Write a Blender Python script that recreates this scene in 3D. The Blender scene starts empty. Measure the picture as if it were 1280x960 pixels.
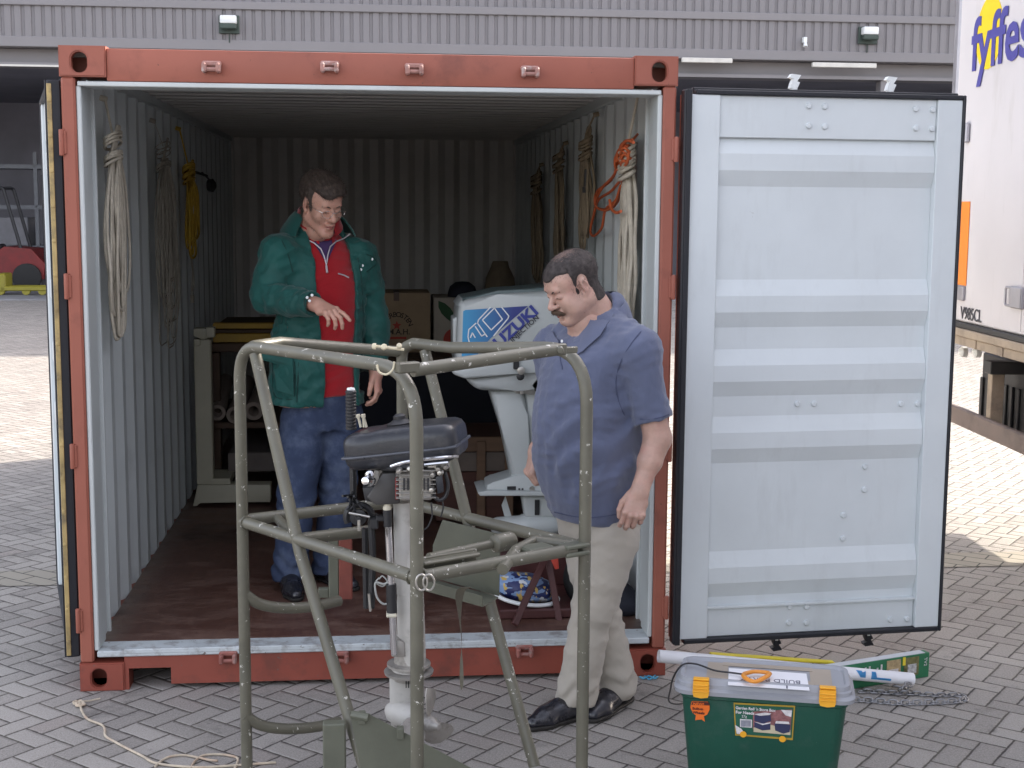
import bpy, bmesh, math, random
import numpy as np
from mathutils import Vector, Matrix, noise

C = bpy.context.scene.collection
S = bpy.context.scene
RAD = math.radians

# ------------------------------------------------------------------ camera
CAMP = Vector((1.21266, -5.52475, 1.97255))
YAW, PITCH, ROLL, FOC = 0.1006963, -0.1274649, 0.0068238, 1700.555
_f = Vector((math.sin(YAW)*math.cos(PITCH), math.cos(YAW)*math.cos(PITCH), math.sin(PITCH)))
_r = Vector((math.cos(YAW), -math.sin(YAW), 0)); _u = _r.cross(_f)
CR = _r*math.cos(ROLL)+_u*math.sin(ROLL); CU = -_r*math.sin(ROLL)+_u*math.cos(ROLL); CF = _f
cam = bpy.data.cameras.new('camera'); camo = bpy.data.objects.new('camera', cam); C.objects.link(camo)
cam.sensor_width = 36; cam.lens = 36*FOC/1280; cam.clip_end = 500; cam.clip_start = 0.05
m = Matrix((CR, CU, -CF)).transposed().to_4x4(); m.translation = CAMP
camo.matrix_world = m
S.camera = camo

# ------------------------------------------------------------------ light
SUN_EL = RAD(30.5); SX, SY = 0.885, 0.465
world = bpy.data.worlds.new('World'); S.world = world; world.use_nodes = True
wn = world.node_tree; wn.nodes.clear()
sky = wn.nodes.new('ShaderNodeTexSky'); sky.sky_type = 'NISHITA'; sky.sun_disc = False
sky.sun_elevation = SUN_EL; sky.sun_rotation = math.atan2(SX, SY)
sky.air_density = 1.0; sky.dust_density = 2.5; sky.ozone_density = 1.0
hs = wn.nodes.new('ShaderNodeHueSaturation'); hs.inputs['Saturation'].default_value = 0.42
tint = wn.nodes.new('ShaderNodeMix'); tint.data_type = 'RGBA'; tint.blend_type = 'MULTIPLY'
tint.inputs[0].default_value = 1.0; tint.inputs[7].default_value = (1.0, 0.955, 0.965, 1)
bg = wn.nodes.new('ShaderNodeBackground'); bg.inputs['Strength'].default_value = 0.15
wo = wn.nodes.new('ShaderNodeOutputWorld')
wn.links.new(sky.outputs[0], hs.inputs['Color']); wn.links.new(hs.outputs[0], tint.inputs[6])
wn.links.new(tint.outputs[2], bg.inputs[0]); wn.links.new(bg.outputs[0], wo.inputs[0])
sl = bpy.data.lights.new('sun', 'SUN'); sl.energy = 2.1; sl.angle = RAD(0.55); sl.color = (1.0, 0.91, 0.78)
slo = bpy.data.objects.new('sun', sl); C.objects.link(slo)
sd = Vector((SX*math.cos(SUN_EL), SY*math.cos(SUN_EL), math.sin(SUN_EL)))
slo.rotation_euler = sd.to_track_quat('Z', 'Y').to_euler(); slo.location = (20, 10, 20)
S.view_settings.view_transform = 'Standard'; S.view_settings.look = 'None'
S.view_settings.exposure = 2.12; S.view_settings.gamma = 1.0; S.view_settings.use_curve_mapping = False
S.cycles.max_bounces = 8; S.cycles.diffuse_bounces = 5; S.cycles.use_denoising = True

# ------------------------------------------------------------------ small tools
def at(u, v, y=None, z=None, x=None):
    """world point seen at photo pixel (u,v) on the plane y=, z= or x="""
    d = CF + CR*((u-640)/FOC) - CU*((v-480)/FOC)
    if y is not None: t = (y-CAMP.y)/d.y
    elif z is not None: t = (z-CAMP.z)/d.z
    else: t = (x-CAMP.x)/d.x
    return CAMP + d*t
def V(*a): return Vector(a)
ROOT = {}
def tag(o, label, cat, group=None, kind=None):
    if label: o['label'] = label
    if cat: o['category'] = cat
    if group: o['group'] = group
    if kind: o['kind'] = kind
    return o
def thing(name, label, cat, loc, group=None):
    o = bpy.data.objects.new(name, None); C.objects.link(o); o.location = loc
    o.empty_display_size = 0.1
    ROOT[o.name] = Vector(loc)
    return tag(o, label, cat, group)
def link_mesh(name, me, mats, parent=None, label=None, smooth=None):
    """mesh in world coordinates -> object whose origin is the thing's origin"""
    if not isinstance(mats, (list, tuple)): mats = [mats]
    for mm in mats: me.materials.append(mm)
    o = bpy.data.objects.new(name, me); C.objects.link(o)
    n = len(me.vertices); co = np.empty(n*3, np.float32); me.vertices.foreach_get('co', co); co = co.reshape(-1, 3)
    if parent is not None:
        org = ROOT[parent.name]; o.parent = parent
    else:
        org = Vector(((co[:, 0].min()+co[:, 0].max())/2, (co[:, 1].min()+co[:, 1].max())/2, co[:, 2].min()))
        o.location = org
    co -= np.array(org, np.float32); me.vertices.foreach_set('co', co.ravel()); me.update()
    ROOT[o.name] = Vector(org)
    if smooth: shade(me, smooth)
    if label: o['label'] = label
    return o
def shade(me, ang):
    me.polygons.foreach_set('use_smooth', [True]*len(me.polygons))
    if ang < 179: 
        try: me.set_sharp_from_angle(angle=RAD(ang))
        except Exception: pass
def obj(name, bm, mats, parent=None, label=None, smooth=35):
    me = bpy.data.meshes.new(name)
    if not getattr(bm, 'keepn', False): bmesh.ops.recalc_face_normals(bm, faces=bm.faces)
    bm.to_mesh(me); bm.free()
    return link_mesh(name, me, mats, parent, label, smooth)
def BM(): return bmesh.new()
def box(bm, a, b, bev=0.0, rot=None, piv=None, seg=1, mi=0):
    """box from corner a to corner b"""
    a, b = Vector(a), Vector(b); c = (a+b)/2; s = b-a
    g = bmesh.ops.create_cube(bm, size=1.0)
    vs = g['verts']
    for v in vs: v.co = Vector((v.co.x*s.x, v.co.y*s.y, v.co.z*s.z))
    fs = {f for v in vs for f in v.link_faces}
    if bev > 0:
        es = {e for v in vs for e in v.link_edges}
        r = bmesh.ops.bevel(bm, geom=list(es), offset=bev, segments=seg, affect='EDGES', profile=0.5)
        vs = list({v for f in r['faces'] for v in f.verts} | {v for v in vs if v.is_valid})
    for v in vs:
        v.co = (rot @ v.co if rot is not None else v.co) + c
    if mi:
        for f in {f for v in vs for f in v.link_faces}: f.material_index = mi
    return vs
def frame_from(d, up=None):
    d = Vector(d).normalized()
    up = Vector(up) if up is not None else (Vector((0, 0, 1)) if abs(d.z) < .95 else Vector((0, 1, 0)))
    x = up.cross(d)
    if x.length < 1e-6: x = Vector((1, 0, 0)).cross(d)
    x.normalize(); y = d.cross(x)
    return x, y, d
def obox(bm, c, ax, ay, az, size, bev=0.0, seg=1, mi=0):
    R = Matrix((Vector(ax).normalized(), Vector(ay).normalized(), Vector(az).normalized())).transposed()
    s = Vector(size)/2
    return box(bm, Vector(c)-s, Vector(c)+s, bev, R, seg=seg, mi=mi)
def smooth_path(pts, n=6):
    pts = [Vector(p) for p in pts]
    if len(pts) < 3: return pts
    out = []
    P = [pts[0]*2-pts[1]]+pts+[pts[-1]*2-pts[-2]]
    for i in range(1, len(P)-2):
        for k in range(n):
            t = k/n
            a, b, c, d = P[i-1], P[i], P[i+1], P[i+2]
            out.append(0.5*((2*b)+(c-a)*t+(2*a-5*b+4*c-d)*t*t+(3*b-3*c+d-a)*t**3))
    out.append(pts[-1]); return out
def fillet(pts, r, n=7):
    """polyline with rounded corners of radius r (a number or one per inner point)"""
    pts = [Vector(p) for p in pts]; out = [pts[0]]
    for i in range(1, len(pts)-1):
        rr = r[i-1] if isinstance(r, (list, tuple)) else r
        a = pts[i-1]-pts[i]; b = pts[i+1]-pts[i]
        if rr <= 0: out.append(pts[i]); continue
        ang = a.angle(b)
        if ang > 3.1: out.append(pts[i]); continue
        L = min(rr/math.tan(ang/2), a.length*.49 if i > 1 else a.length*.9, b.length*.49 if i < len(pts)-2 else b.length*.9)
        p0 = pts[i]+a.normalized()*L; p1 = pts[i]+b.normalized()*L
        for k in range(n+1):
            t = k/n; out.append(p0*(1-t)**2+pts[i]*2*t*(1-t)+p1*t*t)
    out.append(pts[-1]); return out
def tube(bm, pts, r, n=12, caps=True, flat=None, mi=0, twist=0.0, closed=False):
    """tube along a polyline; r number or list; flat=(sx,sy) squashes the ring"""
    pts = [Vector(p) for p in pts]; rings = []
    N = len(pts)
    if closed: T = [(pts[(i+1) % N]-pts[i-1]).normalized() for i in range(N)]
    else: T = [(pts[min(i+1, N-1)]-pts[max(i-1, 0)]).normalized() for i in range(N)]
    x, y, _ = frame_from(T[0])
    for i, p in enumerate(pts):
        if i:
            x = x-T[i]*x.dot(T[i]); x.normalize(); y = T[i].cross(x)
        rr = r[i] if isinstance(r, (list, tuple)) else r
        fx, fy = flat if flat else (1, 1)
        ring = []
        for k in range(n):
            a = 2*math.pi*k/n+twist
            ring.append(bm.verts.new(p+x*math.cos(a)*rr*fx+y*math.sin(a)*rr*fy))
        rings.append(ring)
    for i in range(N if closed else N-1):
        A, B = rings[i], rings[(i+1) % N]
        for k in range(n):
            f = bm.faces.new((A[k], A[(k+1) % n], B[(k+1) % n], B[k])); f.material_index = mi
    if caps and not closed:
        f = bm.faces.new(list(reversed(rings[0]))); f.material_index = mi
        f = bm.faces.new(rings[-1]); f.material_index = mi
    return rings
def lathe(bm, prof, c, axis=(0, 0, 1), n=24, mi=0, up=None):
    """profile [(radius, along)] spun about an axis through c"""
    x, y, d = frame_from(axis, up); c = Vector(c); rings = []
    for r, h in prof:
        if r < 1e-5: rings.append([bm.verts.new(c+d*h)]); continue
        rings.append([bm.verts.new(c+d*h+(x*math.cos(2*math.pi*k/n)+y*math.sin(2*math.pi*k/n))*r) for k in range(n)])
    for A, B in zip(rings, rings[1:]):
        for k in range(n):
            a = [A[k % len(A)]] if len(A) == 1 else [A[k], A[(k+1) % n]]
            b = [B[0]] if len(B) == 1 else [B[(k+1) % n], B[k]]
            if len(a)+len(b) >= 3:
                f = bm.faces.new(a+b); f.material_index = mi
    for R in (rings[0], rings[-1]):
        if len(R) > 1:
            f = bm.faces.new(R); f.material_index = mi
def prism(bm, poly, o, ax, ay, az, h, mi=0, holes=None):
    """2-D polygon (in ax, ay) at o, extruded by h along az"""
    o, ax, ay, az = Vector(o), Vector(ax), Vector(ay), Vector(az)
    A = [bm.verts.new(o+ax*p[0]+ay*p[1]) for p in poly]
    B = [bm.verts.new(o+ax*p[0]+ay*p[1]+az*h) for p in poly]
    n = len(poly)
    fs = [bm.faces.new(list(reversed(A))), bm.faces.new(B)]
    for i in range(n): fs.append(bm.faces.new((A[i], A[(i+1) % n], B[(i+1) % n], B[i])))
    for f in fs: f.material_index = mi
    return A+B
def sheet(bm, prof, o, ax, ay, az, L, th, mi=0):
    """open profile [(a,b)] given thickness th, extruded L along az"""
    n = len(prof); off = []
    P = [Vector((p[0], p[1])) for p in prof]
    for i in range(n):
        d = (P[min(i+1, n-1)]-P[max(i-1, 0)]).normalized(); nn = Vector((-d.y, d.x))
        off.append(P[i]+nn*th)
    o, ax, ay, az = Vector(o), Vector(ax), Vector(ay), Vector(az)
    def mk(q, e): return bm.verts.new(o+ax*q.x+ay*q.y+az*e)
    A = [mk(q, 0) for q in P]; B = [mk(q, L) for q in P]; A2 = [mk(q, 0) for q in off]; B2 = [mk(q, L) for q in off]
    for i in range(n-1):
        for q in ((A[i], A[i+1], B[i+1], B[i]), (A2[i+1], A2[i], B2[i], B2[i+1]),
                  (A[i+1], A[i], A2[i], A2[i+1]), (B[i], B[i+1], B2[i+1], B2[i])):
            f = bm.faces.new(q); f.material_index = mi
    for q in ((A[0], B[0], B2[0], A2[0]), (B[-1], A[-1], A2[-1], B2[-1])): bm.faces.new(q).material_index = mi
def rrect(w, h, r, n=5, cx=0, cy=0):
    out = []
    for (sx, sy, a0) in ((1, 1, 0), (-1, 1, 90), (-1, -1, 180), (1, -1, 270)):
        for k in range(n+1):
            a = RAD(a0+90*k/n); out.append((cx+sx*(w/2-r)+r*math.cos(a), cy+sy*(h/2-r)+r*math.sin(a)))
    return out
def bolt_head(bm, p, nrm, r=.012, h=.008, mi=0):
    lathe(bm, [(r, 0), (r, h*.5), (r*.75, h*.9), (0, h)], p, nrm, n=10, mi=mi)
def text_mesh(txt, size, o, ax, ay, depth=0.002, shear=0.0, bold=0.0, space=1.0, align='LEFT', ysc=1.0, xsc=1.0):
    """lettering as a real mesh lying in the plane (ax, ay)"""
    cu = bpy.data.curves.new('lettering', 'FONT'); cu.body = txt; cu.size = size; cu.extrude = depth/2
    cu.shear = shear; cu.offset = bold; cu.space_character = space; cu.align_x = align; cu.resolution_u = 3
    to = bpy.data.objects.new('lettering', cu); C.objects.link(to)
    dg = bpy.context.evaluated_depsgraph_get(); me = bpy.data.meshes.new_from_object(to.evaluated_get(dg))
    bpy.data.objects.remove(to); bpy.data.curves.remove(cu)
    o, ax, ay = Vector(o), Vector(ax).normalized(), Vector(ay).normalized(); az = ax.cross(ay)
    for v in me.vertices: v.co = o+ax*v.co.x*xsc+ay*v.co.y*ysc+az*v.co.z
    return me
def add_me(bm, me, mi=0):
    n = len(bm.faces); bm.from_mesh(me); bm.faces.ensure_lookup_table()
    for i in range(n, len(bm.faces)): bm.faces[i].material_index = mi
    bpy.data.meshes.remove(me)
def rr(a, b): return random.uniform(a, b)
random.seed(7)

# ------------------------------------------------------------------ materials
def srgb(r, g, b):
    f = lambda c: c/12.92 if c <= .04045 else ((c+.055)/1.055)**2.4
    return (f(r/255), f(g/255), f(b/255), 1)
class NT:
    def __init__(s, m): s.t = m.node_tree; s.n = s.t.nodes; s.l = s.t.links
    def new(s, t, **k):
        n = s.n.new(t)
        for a, b in k.items(): setattr(n, a, b)
        return n
    def link(s, a, b): s.l.new(a, b)
    def math(s, op, a, b=None, c=None, clamp=False):
        n = s.new('ShaderNodeMath', operation=op, use_clamp=clamp)
        for i, q in enumerate((a, b, c)):
            if q is None: continue
            if isinstance(q, (int, float)): n.inputs[i].default_value = q
            else: s.link(q, n.inputs[i])
        return n.outputs[0]
    def noise(s, vec, scale, detail=4, rough=.55, stretch=None):
        n = s.new('ShaderNodeTexNoise'); n.inputs['Scale'].default_value = scale
        n.inputs['Detail'].default_value = detail; n.inputs['Roughness'].default_value = rough
        if stretch:
            mp = s.new('ShaderNodeMapping'); mp.inputs['Scale'].default_value = stretch
            s.link(vec, mp.inputs['Vector']); vec = mp.outputs[0]
        s.link(vec, n.inputs['Vector']); return n.outputs[0]
    def ramp(s, fac, a, b):
        n = s.new('ShaderNodeMapRange'); n.inputs['From Min'].default_value = a; n.inputs['From Max'].default_value = b
        s.link(fac, n.inputs['Value']); return n.outputs[0]
    def mix(s, fac, a, b, blend='MIX'):
        n = s.new('ShaderNodeMix', data_type='RGBA', blend_type=blend)
        for i, q in ((0, fac), (6, a), (7, b)):
            if isinstance(q, (int, float)): n.inputs[i].default_value = q
            elif isinstance(q, tuple): n.inputs[i].default_value = q
            else: s.link(q, n.inputs[i])
        return n.outputs[2]
MATS = {}
def mat(name, col, rough=.55, metal=0.0, var=.12, vscale=6, bump=.15, bscale=120, chips=None, grime=None,
        spec=.5, sheen=0.0, coat=0.0, stretch=None, gstretch=None, chipamt=.66, grain=0.0, sss=0.0, trans=0.0, chipscale=22):
    """paint/cloth/plastic with colour variation, fine bump, chips of another colour and grime patches"""
    if name in MATS: return MATS[name]
    m = bpy.data.materials.new(name); m.use_nodes = True; t = NT(m)
    b = t.n['Principled BSDF']; tc = t.new('ShaderNodeTexCoord'); vec = tc.outputs['Object']
    if len(col) == 3: col = (*col, 1)
    n1 = t.noise(vec, vscale, 5, .6, stretch); f1 = t.ramp(n1, .3, .7)
    dark = tuple(c*(1-var) for c in col[:3])+(1,); lite = tuple(min(1, c*(1+var)) for c in col[:3])+(1,)
    c = t.mix(f1, dark, lite)
    if grain:
        g = t.noise(vec, bscale*1.7, 2, .7); c = t.mix(t.math('MULTIPLY', t.ramp(g, .35, .65), grain, clamp=True), c, tuple(x*.35 for x in col[:3])+(1,))
    r = t.math('ADD', t.math('MULTIPLY', f1, .12), rough-.06)
    if grime:
        g = t.noise(vec, grime[1], 6, .65, gstretch); gf = t.math('MULTIPLY', t.ramp(g, grime[2], grime[2]+.16), grime[3], clamp=True)
        c = t.mix(gf, c, grime[0])
    if chips:
        g = t.noise(vec, chipscale, 6, .72); gf = t.math('MULTIPLY', t.ramp(g, chipamt, chipamt+.02), 1.0, clamp=True)
        c = t.mix(gf, c, chips); r = t.math('ADD', r, t.math('MULTIPLY', gf, .15), clamp=True)
    t.link(c, b.inputs['Base Color']); t.link(r, b.inputs['Roughness'])
    b.inputs['Metallic'].default_value = metal; b.inputs['Specular IOR Level'].default_value = spec
    if sheen: b.inputs['Sheen Weight'].default_value = sheen
    if coat: b.inputs['Coat Weight'].default_value = coat; b.inputs['Coat Roughness'].default_value = .15
    if sss:
        b.inputs['Subsurface Weight'].default_value = sss; b.inputs['Subsurface Radius'].default_value = (1, .35, .2)
        b.inputs['Subsurface Scale'].default_value = .006
    if trans: b.inputs['Transmission Weight'].default_value = trans
    if bump:
        bn = t.new('ShaderNodeBump'); bn.inputs['Strength'].default_value = bump; bn.inputs['Distance'].default_value = .004
        t.link(t.noise(vec, bscale, 4, .6), bn.inputs['Height']); t.link(bn.outputs[0], b.inputs['Normal'])
    MATS[name] = m; return m
# ================================================================== ground
def paving_material():
    m = bpy.data.materials.new('block_paving'); m.use_nodes = True; t = NT(m); b = t.n['Principled BSDF']
    tc = t.new('ShaderNodeTexCoord'); mp = t.new('ShaderNodeMapping')
    mp.inputs['Rotation'].default_value = (0, 0, RAD(41)); mp.inputs['Scale'].default_value = (1/.0965,)*3
    mp.inputs['Location'].default_value = (.3, .1, 0)
    t.link(tc.outputs['Object'], mp.inputs[0])
    warp = t.new('ShaderNodeTexNoise'); warp.inputs['Scale'].default_value = .6; t.link(mp.outputs[0], warp.inputs['Vector'])
    wm = t.new('ShaderNodeVectorMath', operation='MULTIPLY_ADD'); t.link(warp.outputs['Color'], wm.inputs[0])
    wm.inputs[1].default_value = (.10, .10, 0); t.link(mp.outputs[0], wm.inputs[2])
    sp = t.new('ShaderNodeSeparateXYZ'); t.link(wm.outputs[0], sp.inputs[0]); X, Y = sp.outputs[0], sp.outputs[1]
    M = t.math
    i, j = M('FLOOR', X), M('FLOOR', Y); fx, fy = M('SUBTRACT', X, i), M('SUBTRACT', Y, j)
    k = M('FLOORED_MODULO', M('SUBTRACT', i, j), 4.0)
    k = M('ROUND', k)
    hor = M('LESS_THAN', k, 1.5)
    def sel(a, b_): return M('ADD', M('MULTIPLY', hor, a), M('MULTIPLY', M('SUBTRACT', 1.0, hor), b_))
    u = sel(M('ADD', fx, k), M('ADD', fy, M('SUBTRACT', 3.0, k))); v = sel(fy, fx)
    oi = sel(M('SUBTRACT', i, k), i); oj = sel(j, M('SUBTRACT', j, M('SUBTRACT', 3.0, k)))
    d = M('MINIMUM', M('MINIMUM', u, M('SUBTRACT', 2.0, u)), M('MINIMUM', v, M('SUBTRACT', 1.0, v)))
    en = t.noise(tc.outputs['Object'], 45, 4, .65)
    d2 = M('ADD', d, M('MULTIPLY', M('SUBTRACT', en, .5), .10))
    joint = t.ramp(d2, .022, .062)          # 0 in the joint, 1 on the block
    cx = t.new('ShaderNodeCombineXYZ'); t.link(oi, cx.inputs[0]); t.link(oj, cx.inputs[1]); t.link(hor, cx.inputs[2])
    wn_ = t.new('ShaderNodeTexWhiteNoise', noise_dimensions='3D'); t.link(cx.outputs[0], wn_.inputs['Vector'])
    rnd = wn_.outputs['Value']
    tone = t.mix(rnd, (.225, .203, .178, 1), (.355, .326, .290, 1))
    tone = t.mix(M('GREATER_THAN', wn_.outputs['Color'], .86), tone, (.275, .235, .205, 1))
    big = t.ramp(t.noise(tc.outputs['Object'], .55, 5, .6), .35, .68)
    tone = t.mix(M('MULTIPLY', big, .38), tone, (.12, .115, .112, 1))
    gr = t.ramp(t.noise(tc.outputs['Object'], 120, 4, .85), .35, .68)
    tone = t.mix(M('MULTIPLY', gr, .6), tone, (.50, .47, .44, 1))
    gr2 = t.ramp(t.noise(tc.outputs['Object'], 260, 3, .85), .56, .63)
    tone = t.mix(M('MULTIPLY', gr2, .65), tone, (.06, .058, .055, 1))
    st = t.ramp(t.noise(tc.outputs['Object'], 3.2, 6, .75), .56, .68)
    tone = t.mix(M('MULTIPLY', st, .5), tone, (.07, .066, .062, 1))
    jc = t.mix(t.ramp(t.noise(tc.outputs['Object'], 2.5, 3), .4, .6), (.055, .048, .045, 1), (.095, .085, .07, 1))
    col = t.mix(joint, jc, tone); t.link(col, b.inputs['Base Color'])
    b.inputs['Roughness'].default_value = .85; b.inputs['Specular IOR Level'].default_value = .3
    h = M('ADD', M('MULTIPLY', t.ramp(d2, .02, .14), 1.0), M('ADD', M('MULTIPLY', t.noise(tc.outputs['Object'], 260, 4, .7), .18), M('MULTIPLY', rnd, .35)))
    bn = t.new('ShaderNodeBump'); bn.inputs['Strength'].default_value = .7; bn.inputs['Distance'].default_value = .006
    t.link(h, bn.inputs['Height']); t.link(bn.outputs[0], b.inputs['Normal'])
    return m
bm = BM(); 
g = bmesh.ops.create_grid(bm, x_segments=20, y_segments=20, size=150)
for v in bm.verts: v.co.y += 60
tag(obj('ground', bm, paving_material(), smooth=None), None, None, kind='structure')

def band_material():
    m = bpy.data.materials.new('band_paving'); m.use_nodes = True; t = NT(m); b = t.n['Principled BSDF']; tc = t.new('ShaderNodeTexCoord'); mp = t.new('ShaderNodeMapping'); mp.inputs['Rotation'].default_value = (0, 0, RAD(38))
    t.link(tc.outputs['Object'], mp.inputs[0]); br = t.new('ShaderNodeTexBrick'); t.link(mp.outputs[0], br.inputs['Vector'])
    br.inputs['Scale'].default_value = 1.0; br.inputs['Brick Width'].default_value = .21; br.inputs['Row Height'].default_value = .105; br.inputs['Mortar Size'].default_value = .005; br.inputs['Mortar Smooth'].default_value = .3
    br.inputs['Color1'].default_value = (.30, .275, .225, 1); br.inputs['Color2'].default_value = (.38, .345, .28, 1); br.inputs['Mortar'].default_value = (.05, .047, .04, 1)
    g = t.ramp(t.noise(tc.outputs['Object'], 210, 3, .8), .3, .72); t.link(t.mix(t.math('MULTIPLY', g, .35), br.outputs['Color'], (.18, .16, .14, 1)), b.inputs['Base Color']); b.inputs['Roughness'].default_value = .85
    bn = t.new('ShaderNodeBump'); bn.inputs['Strength'].default_value = .6; bn.inputs['Distance'].default_value = .005; t.link(t.math('SUBTRACT', 1.0, br.outputs['Fac']), bn.inputs['Height']); t.link(bn.outputs[0], b.inputs['Normal']); return m
BM_ = band_material()
for xa, xb in ((-26, -.05), (2.55, 30)):
    bm = BM(); vs = [bm.verts.new(p) for p in ((xa, 1.62, .004), (xb, 1.62, .004), (xb, 1.93, .004), (xa, 1.93, .004))]; bm.faces.new(vs)
    tag(obj('path', bm, BM_, smooth=None), None, None, kind='structure')

# ================================================================== warehouse
clad = mat('grey_cladding', (.205, .194, .200), .5, var=.05, vscale=.5, bump=.03, bscale=8)
cladd = mat('grey_cladding_flat', (.22, .209, .214), .5, var=.05, vscale=.8, bump=.03, bscale=8)
dark_in = mat('dark_interior', (.17, .17, .20), .8, var=.2, vscale=.6, bump=0)
conc = mat('concrete_floor', (.22, .22, .23), .8, var=.2, vscale=1.2, bump=.1, bscale=30, grime=((.05, .05, .05, 1), 1.5, .5, .5))
offw = mat('offwhite_trim', (.62, .60, .55), .6, var=.08)
FY = 24.2
wh = thing('warehouse', 'grey ribbed warehouse with a wide dark open front across the yard', 'building', (8, FY, 0))
WX0, WX1 = -26, 34
def ribbed(z0, z1, y, name, pitch=.203):
    bm = BM(); prof = []; x = WX0
    while x < WX1:
        prof += [(x, 0), (x+pitch*.60, 0), (x+pitch*.68, .030), (x+pitch*.92, .030)]; x += pitch
    sheet(bm, prof, (0, y, z0), (1, 0, 0), (0, 1, 0), (0, 0, 1), z1-z0, .004)
    return obj(name, bm, clad, wh, smooth=None)
zb0, zb1 = 5.27, 5.93      # ribbed band
ribbed(5.44, 6.06, FY-.25, 'cladding'); ribbed(6.22, 14.0, FY-.20, 'cladding')
bm = BM()
box(bm, (WX0, FY-.30, 6.06), (WX1, FY-.10, 6.22), .01); box(bm, (WX0, FY-.27, 5.23), (WX1, FY+.1, 5.44), .01)
obj('flashing', bm, cladd, wh)
bm = BM(); box(bm, (WX0, FY+.12, 4.93), (WX1, FY+.55, 5.23), .01); box(bm, (WX0, FY-.1, 4.86), (WX1, FY+.5, 4.93)); obj('lintel', bm, cladd, wh)
bm = BM()
box(bm, (WX0, FY-.15, 4.84), (3.0, FY-.1, 4.88)); 
obj('door_track', bm, offw, wh)
bm = BM()
box(bm, (WX0, FY+.2, 13.8), (WX1, FY+34, 14), 0); obj('roof', bm, clad, wh)
bm = BM(); box(bm, (WX0, FY+11, 0), (WX1, FY+11.2, 13.8)); box(bm, (WX0-.2, FY, 0), (WX0, FY+34, 14)); box(bm, (WX1, FY, 0), (WX1+.2, FY+34, 14))
obj('wall', bm, dark_in, wh, smooth=None)
bm = BM(); box(bm, (WX0, FY+.6, 4.9), (WX1, FY+33.9, 5.0)); obj('ceiling', bm, dark_in, wh, smooth=None)
bm = BM(); box(bm, (WX0, FY-.1, 0), (WX1, FY+34, .03)); obj('floor_slab', bm, conc, wh, smooth=None)
for x in (-24, -12, 12.5, 24): 
    bm = BM(); box(bm, (x-.15, FY-.05, .03), (x+.15, FY+.25, 4.86), .01); obj('column', bm, cladd, wh)
# light beige gutter lengths seen above the open door
for (u0, u1, v) in ((852, 915, 75), (1015, 1095, 81)):
    a = at(u0, v, y=FY-.4); c = at(u1, v, y=FY-.4)
    bm = BM(); box(bm, (a.x, FY-.45, a.z-.05), (c.x, FY-.36, a.z+.05), .01); obj('light_housing', bm, offw, wh)
# flood lights on the cladding
wmet = mat('white_enamel', (.75, .77, .76), .35, var=.04); dkg = mat('dark_green_plastic', (.04, .06, .05), .5)
for k, (u, v, lab) in enumerate(((285, 28, 'white topped floodlight on the cladding above the container roof'), (1089, 42, 'white topped floodlight on the cladding above the open grey door'))):
    p = at(u, v, y=FY-.5); t_ = thing('floodlight', lab, 'floodlight', p, 'floodlights on the warehouse cladding')
    bm = BM(); box(bm, (p.x-.17, p.y-.02, p.z-.02), (p.x+.17, p.y+.18, p.z+.15), .03, seg=2); obj('lamp_hood', bm, wmet, t_)
    bm = BM(); box(bm, (p.x-.17, p.y-.03, p.z-.13), (p.x+.17, p.y+.12, p.z-.022), .02); obj('lens', bm, dkg, t_)
    bm = BM(); box(bm, (p.x-.21, p.y+.183, p.z-.2), (p.x+.21, p.y+.248, p.z+.17), .01); tube(bm, [(p.x, p.y+.22, p.z-.1), (p.x, p.y+.22, p.z-.38)], .012, 6); obj('bracket', bm, dkg, t_)
p = at(1006, 50, y=FY-.35); bm = BM(); box(bm, (p.x-.04, FY-.40, p.z-.06), (p.x+.04, FY-.26, p.z+.06), .01); lathe(bm, [(.03, 0), (.05, .1), (0, .11)], (p.x, FY-.38, p.z-.05), (0, -.3, -1), 10)
tag(obj('security_camera', bm, wmet), 'small pale fitting on the cladding left of the right floodlight', 'security camera')

# ---- fork lift and pallet truck inside the warehouse
fred = mat('forklift_red', (.16, .012, .012), .5, var=.2); fblk = mat('machine_black', (.02, .02, .024), .5); fyel = mat('pallet_yellow', (.24, .21, .02), .5)
rub = mat('rubber', (.018, .018, .018), .8, bump=.2)
fl = thing('forklift', 'red forklift with black cage parked inside the dark warehouse', 'forklift', (-7.6, 27.5, .03))
X0 = at(2, 335, y=27).x
bm = BM(); prism(bm, [(-1.3, .25), (.95, .25), (1.0, .6), (.7, .95), (.1, 1.0), (-.2, .8), (-1.3, .9)], (X0, 26.9, .05), (1, 0, 0), (0, 0, 1), (0, 1, 0), 1.2); obj('body', bm, fred, fl)
for x in (-.8, .6):
    bm = BM(); lathe(bm, [(.12, -.02), (.3, 0), (.32, .05), (.32, .2), (.28, .22), (0, .22)], (X0+x, 27.0, .35), (0, -1, 0), 20); obj('wheel', bm, rub, fl)
bm = BM()
for y in (27.0, 27.9):
    tube(bm, fillet([(X0-.9, y, .9), (X0-.8, y, 2.35), (X0+.1, y, 2.4), (X0+.45, y, 1.0)], .1), .04, 8)
for x in (-.8, -.5, -.2, .1): tube(bm, [(X0+x, 27.0, 2.38), (X0+x, 27.9, 2.38)], .02, 6)
obj('cage', bm, fblk, fl)
bm = BM(); 
for y in (27.1, 27.8): box(bm, (X0+.95, y-.06, .1), (X0+1.07, y+.06, 2.7), .01)
for z in (.5, 1.3, 2.6): box(bm, (X0+.96, 27.16, z), (X0+1.05, 27.74, z+.1))
obj('mast', bm, fblk, fl)
bm = BM(); box(bm, (X0-.6, 27.2, .9), (X0-.05, 27.7, 1.1), .04); box(bm, (X0-.65, 27.2, 1.1), (X0-.5, 27.7, 1.6), .04); obj('seat', bm, fblk, fl)
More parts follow.
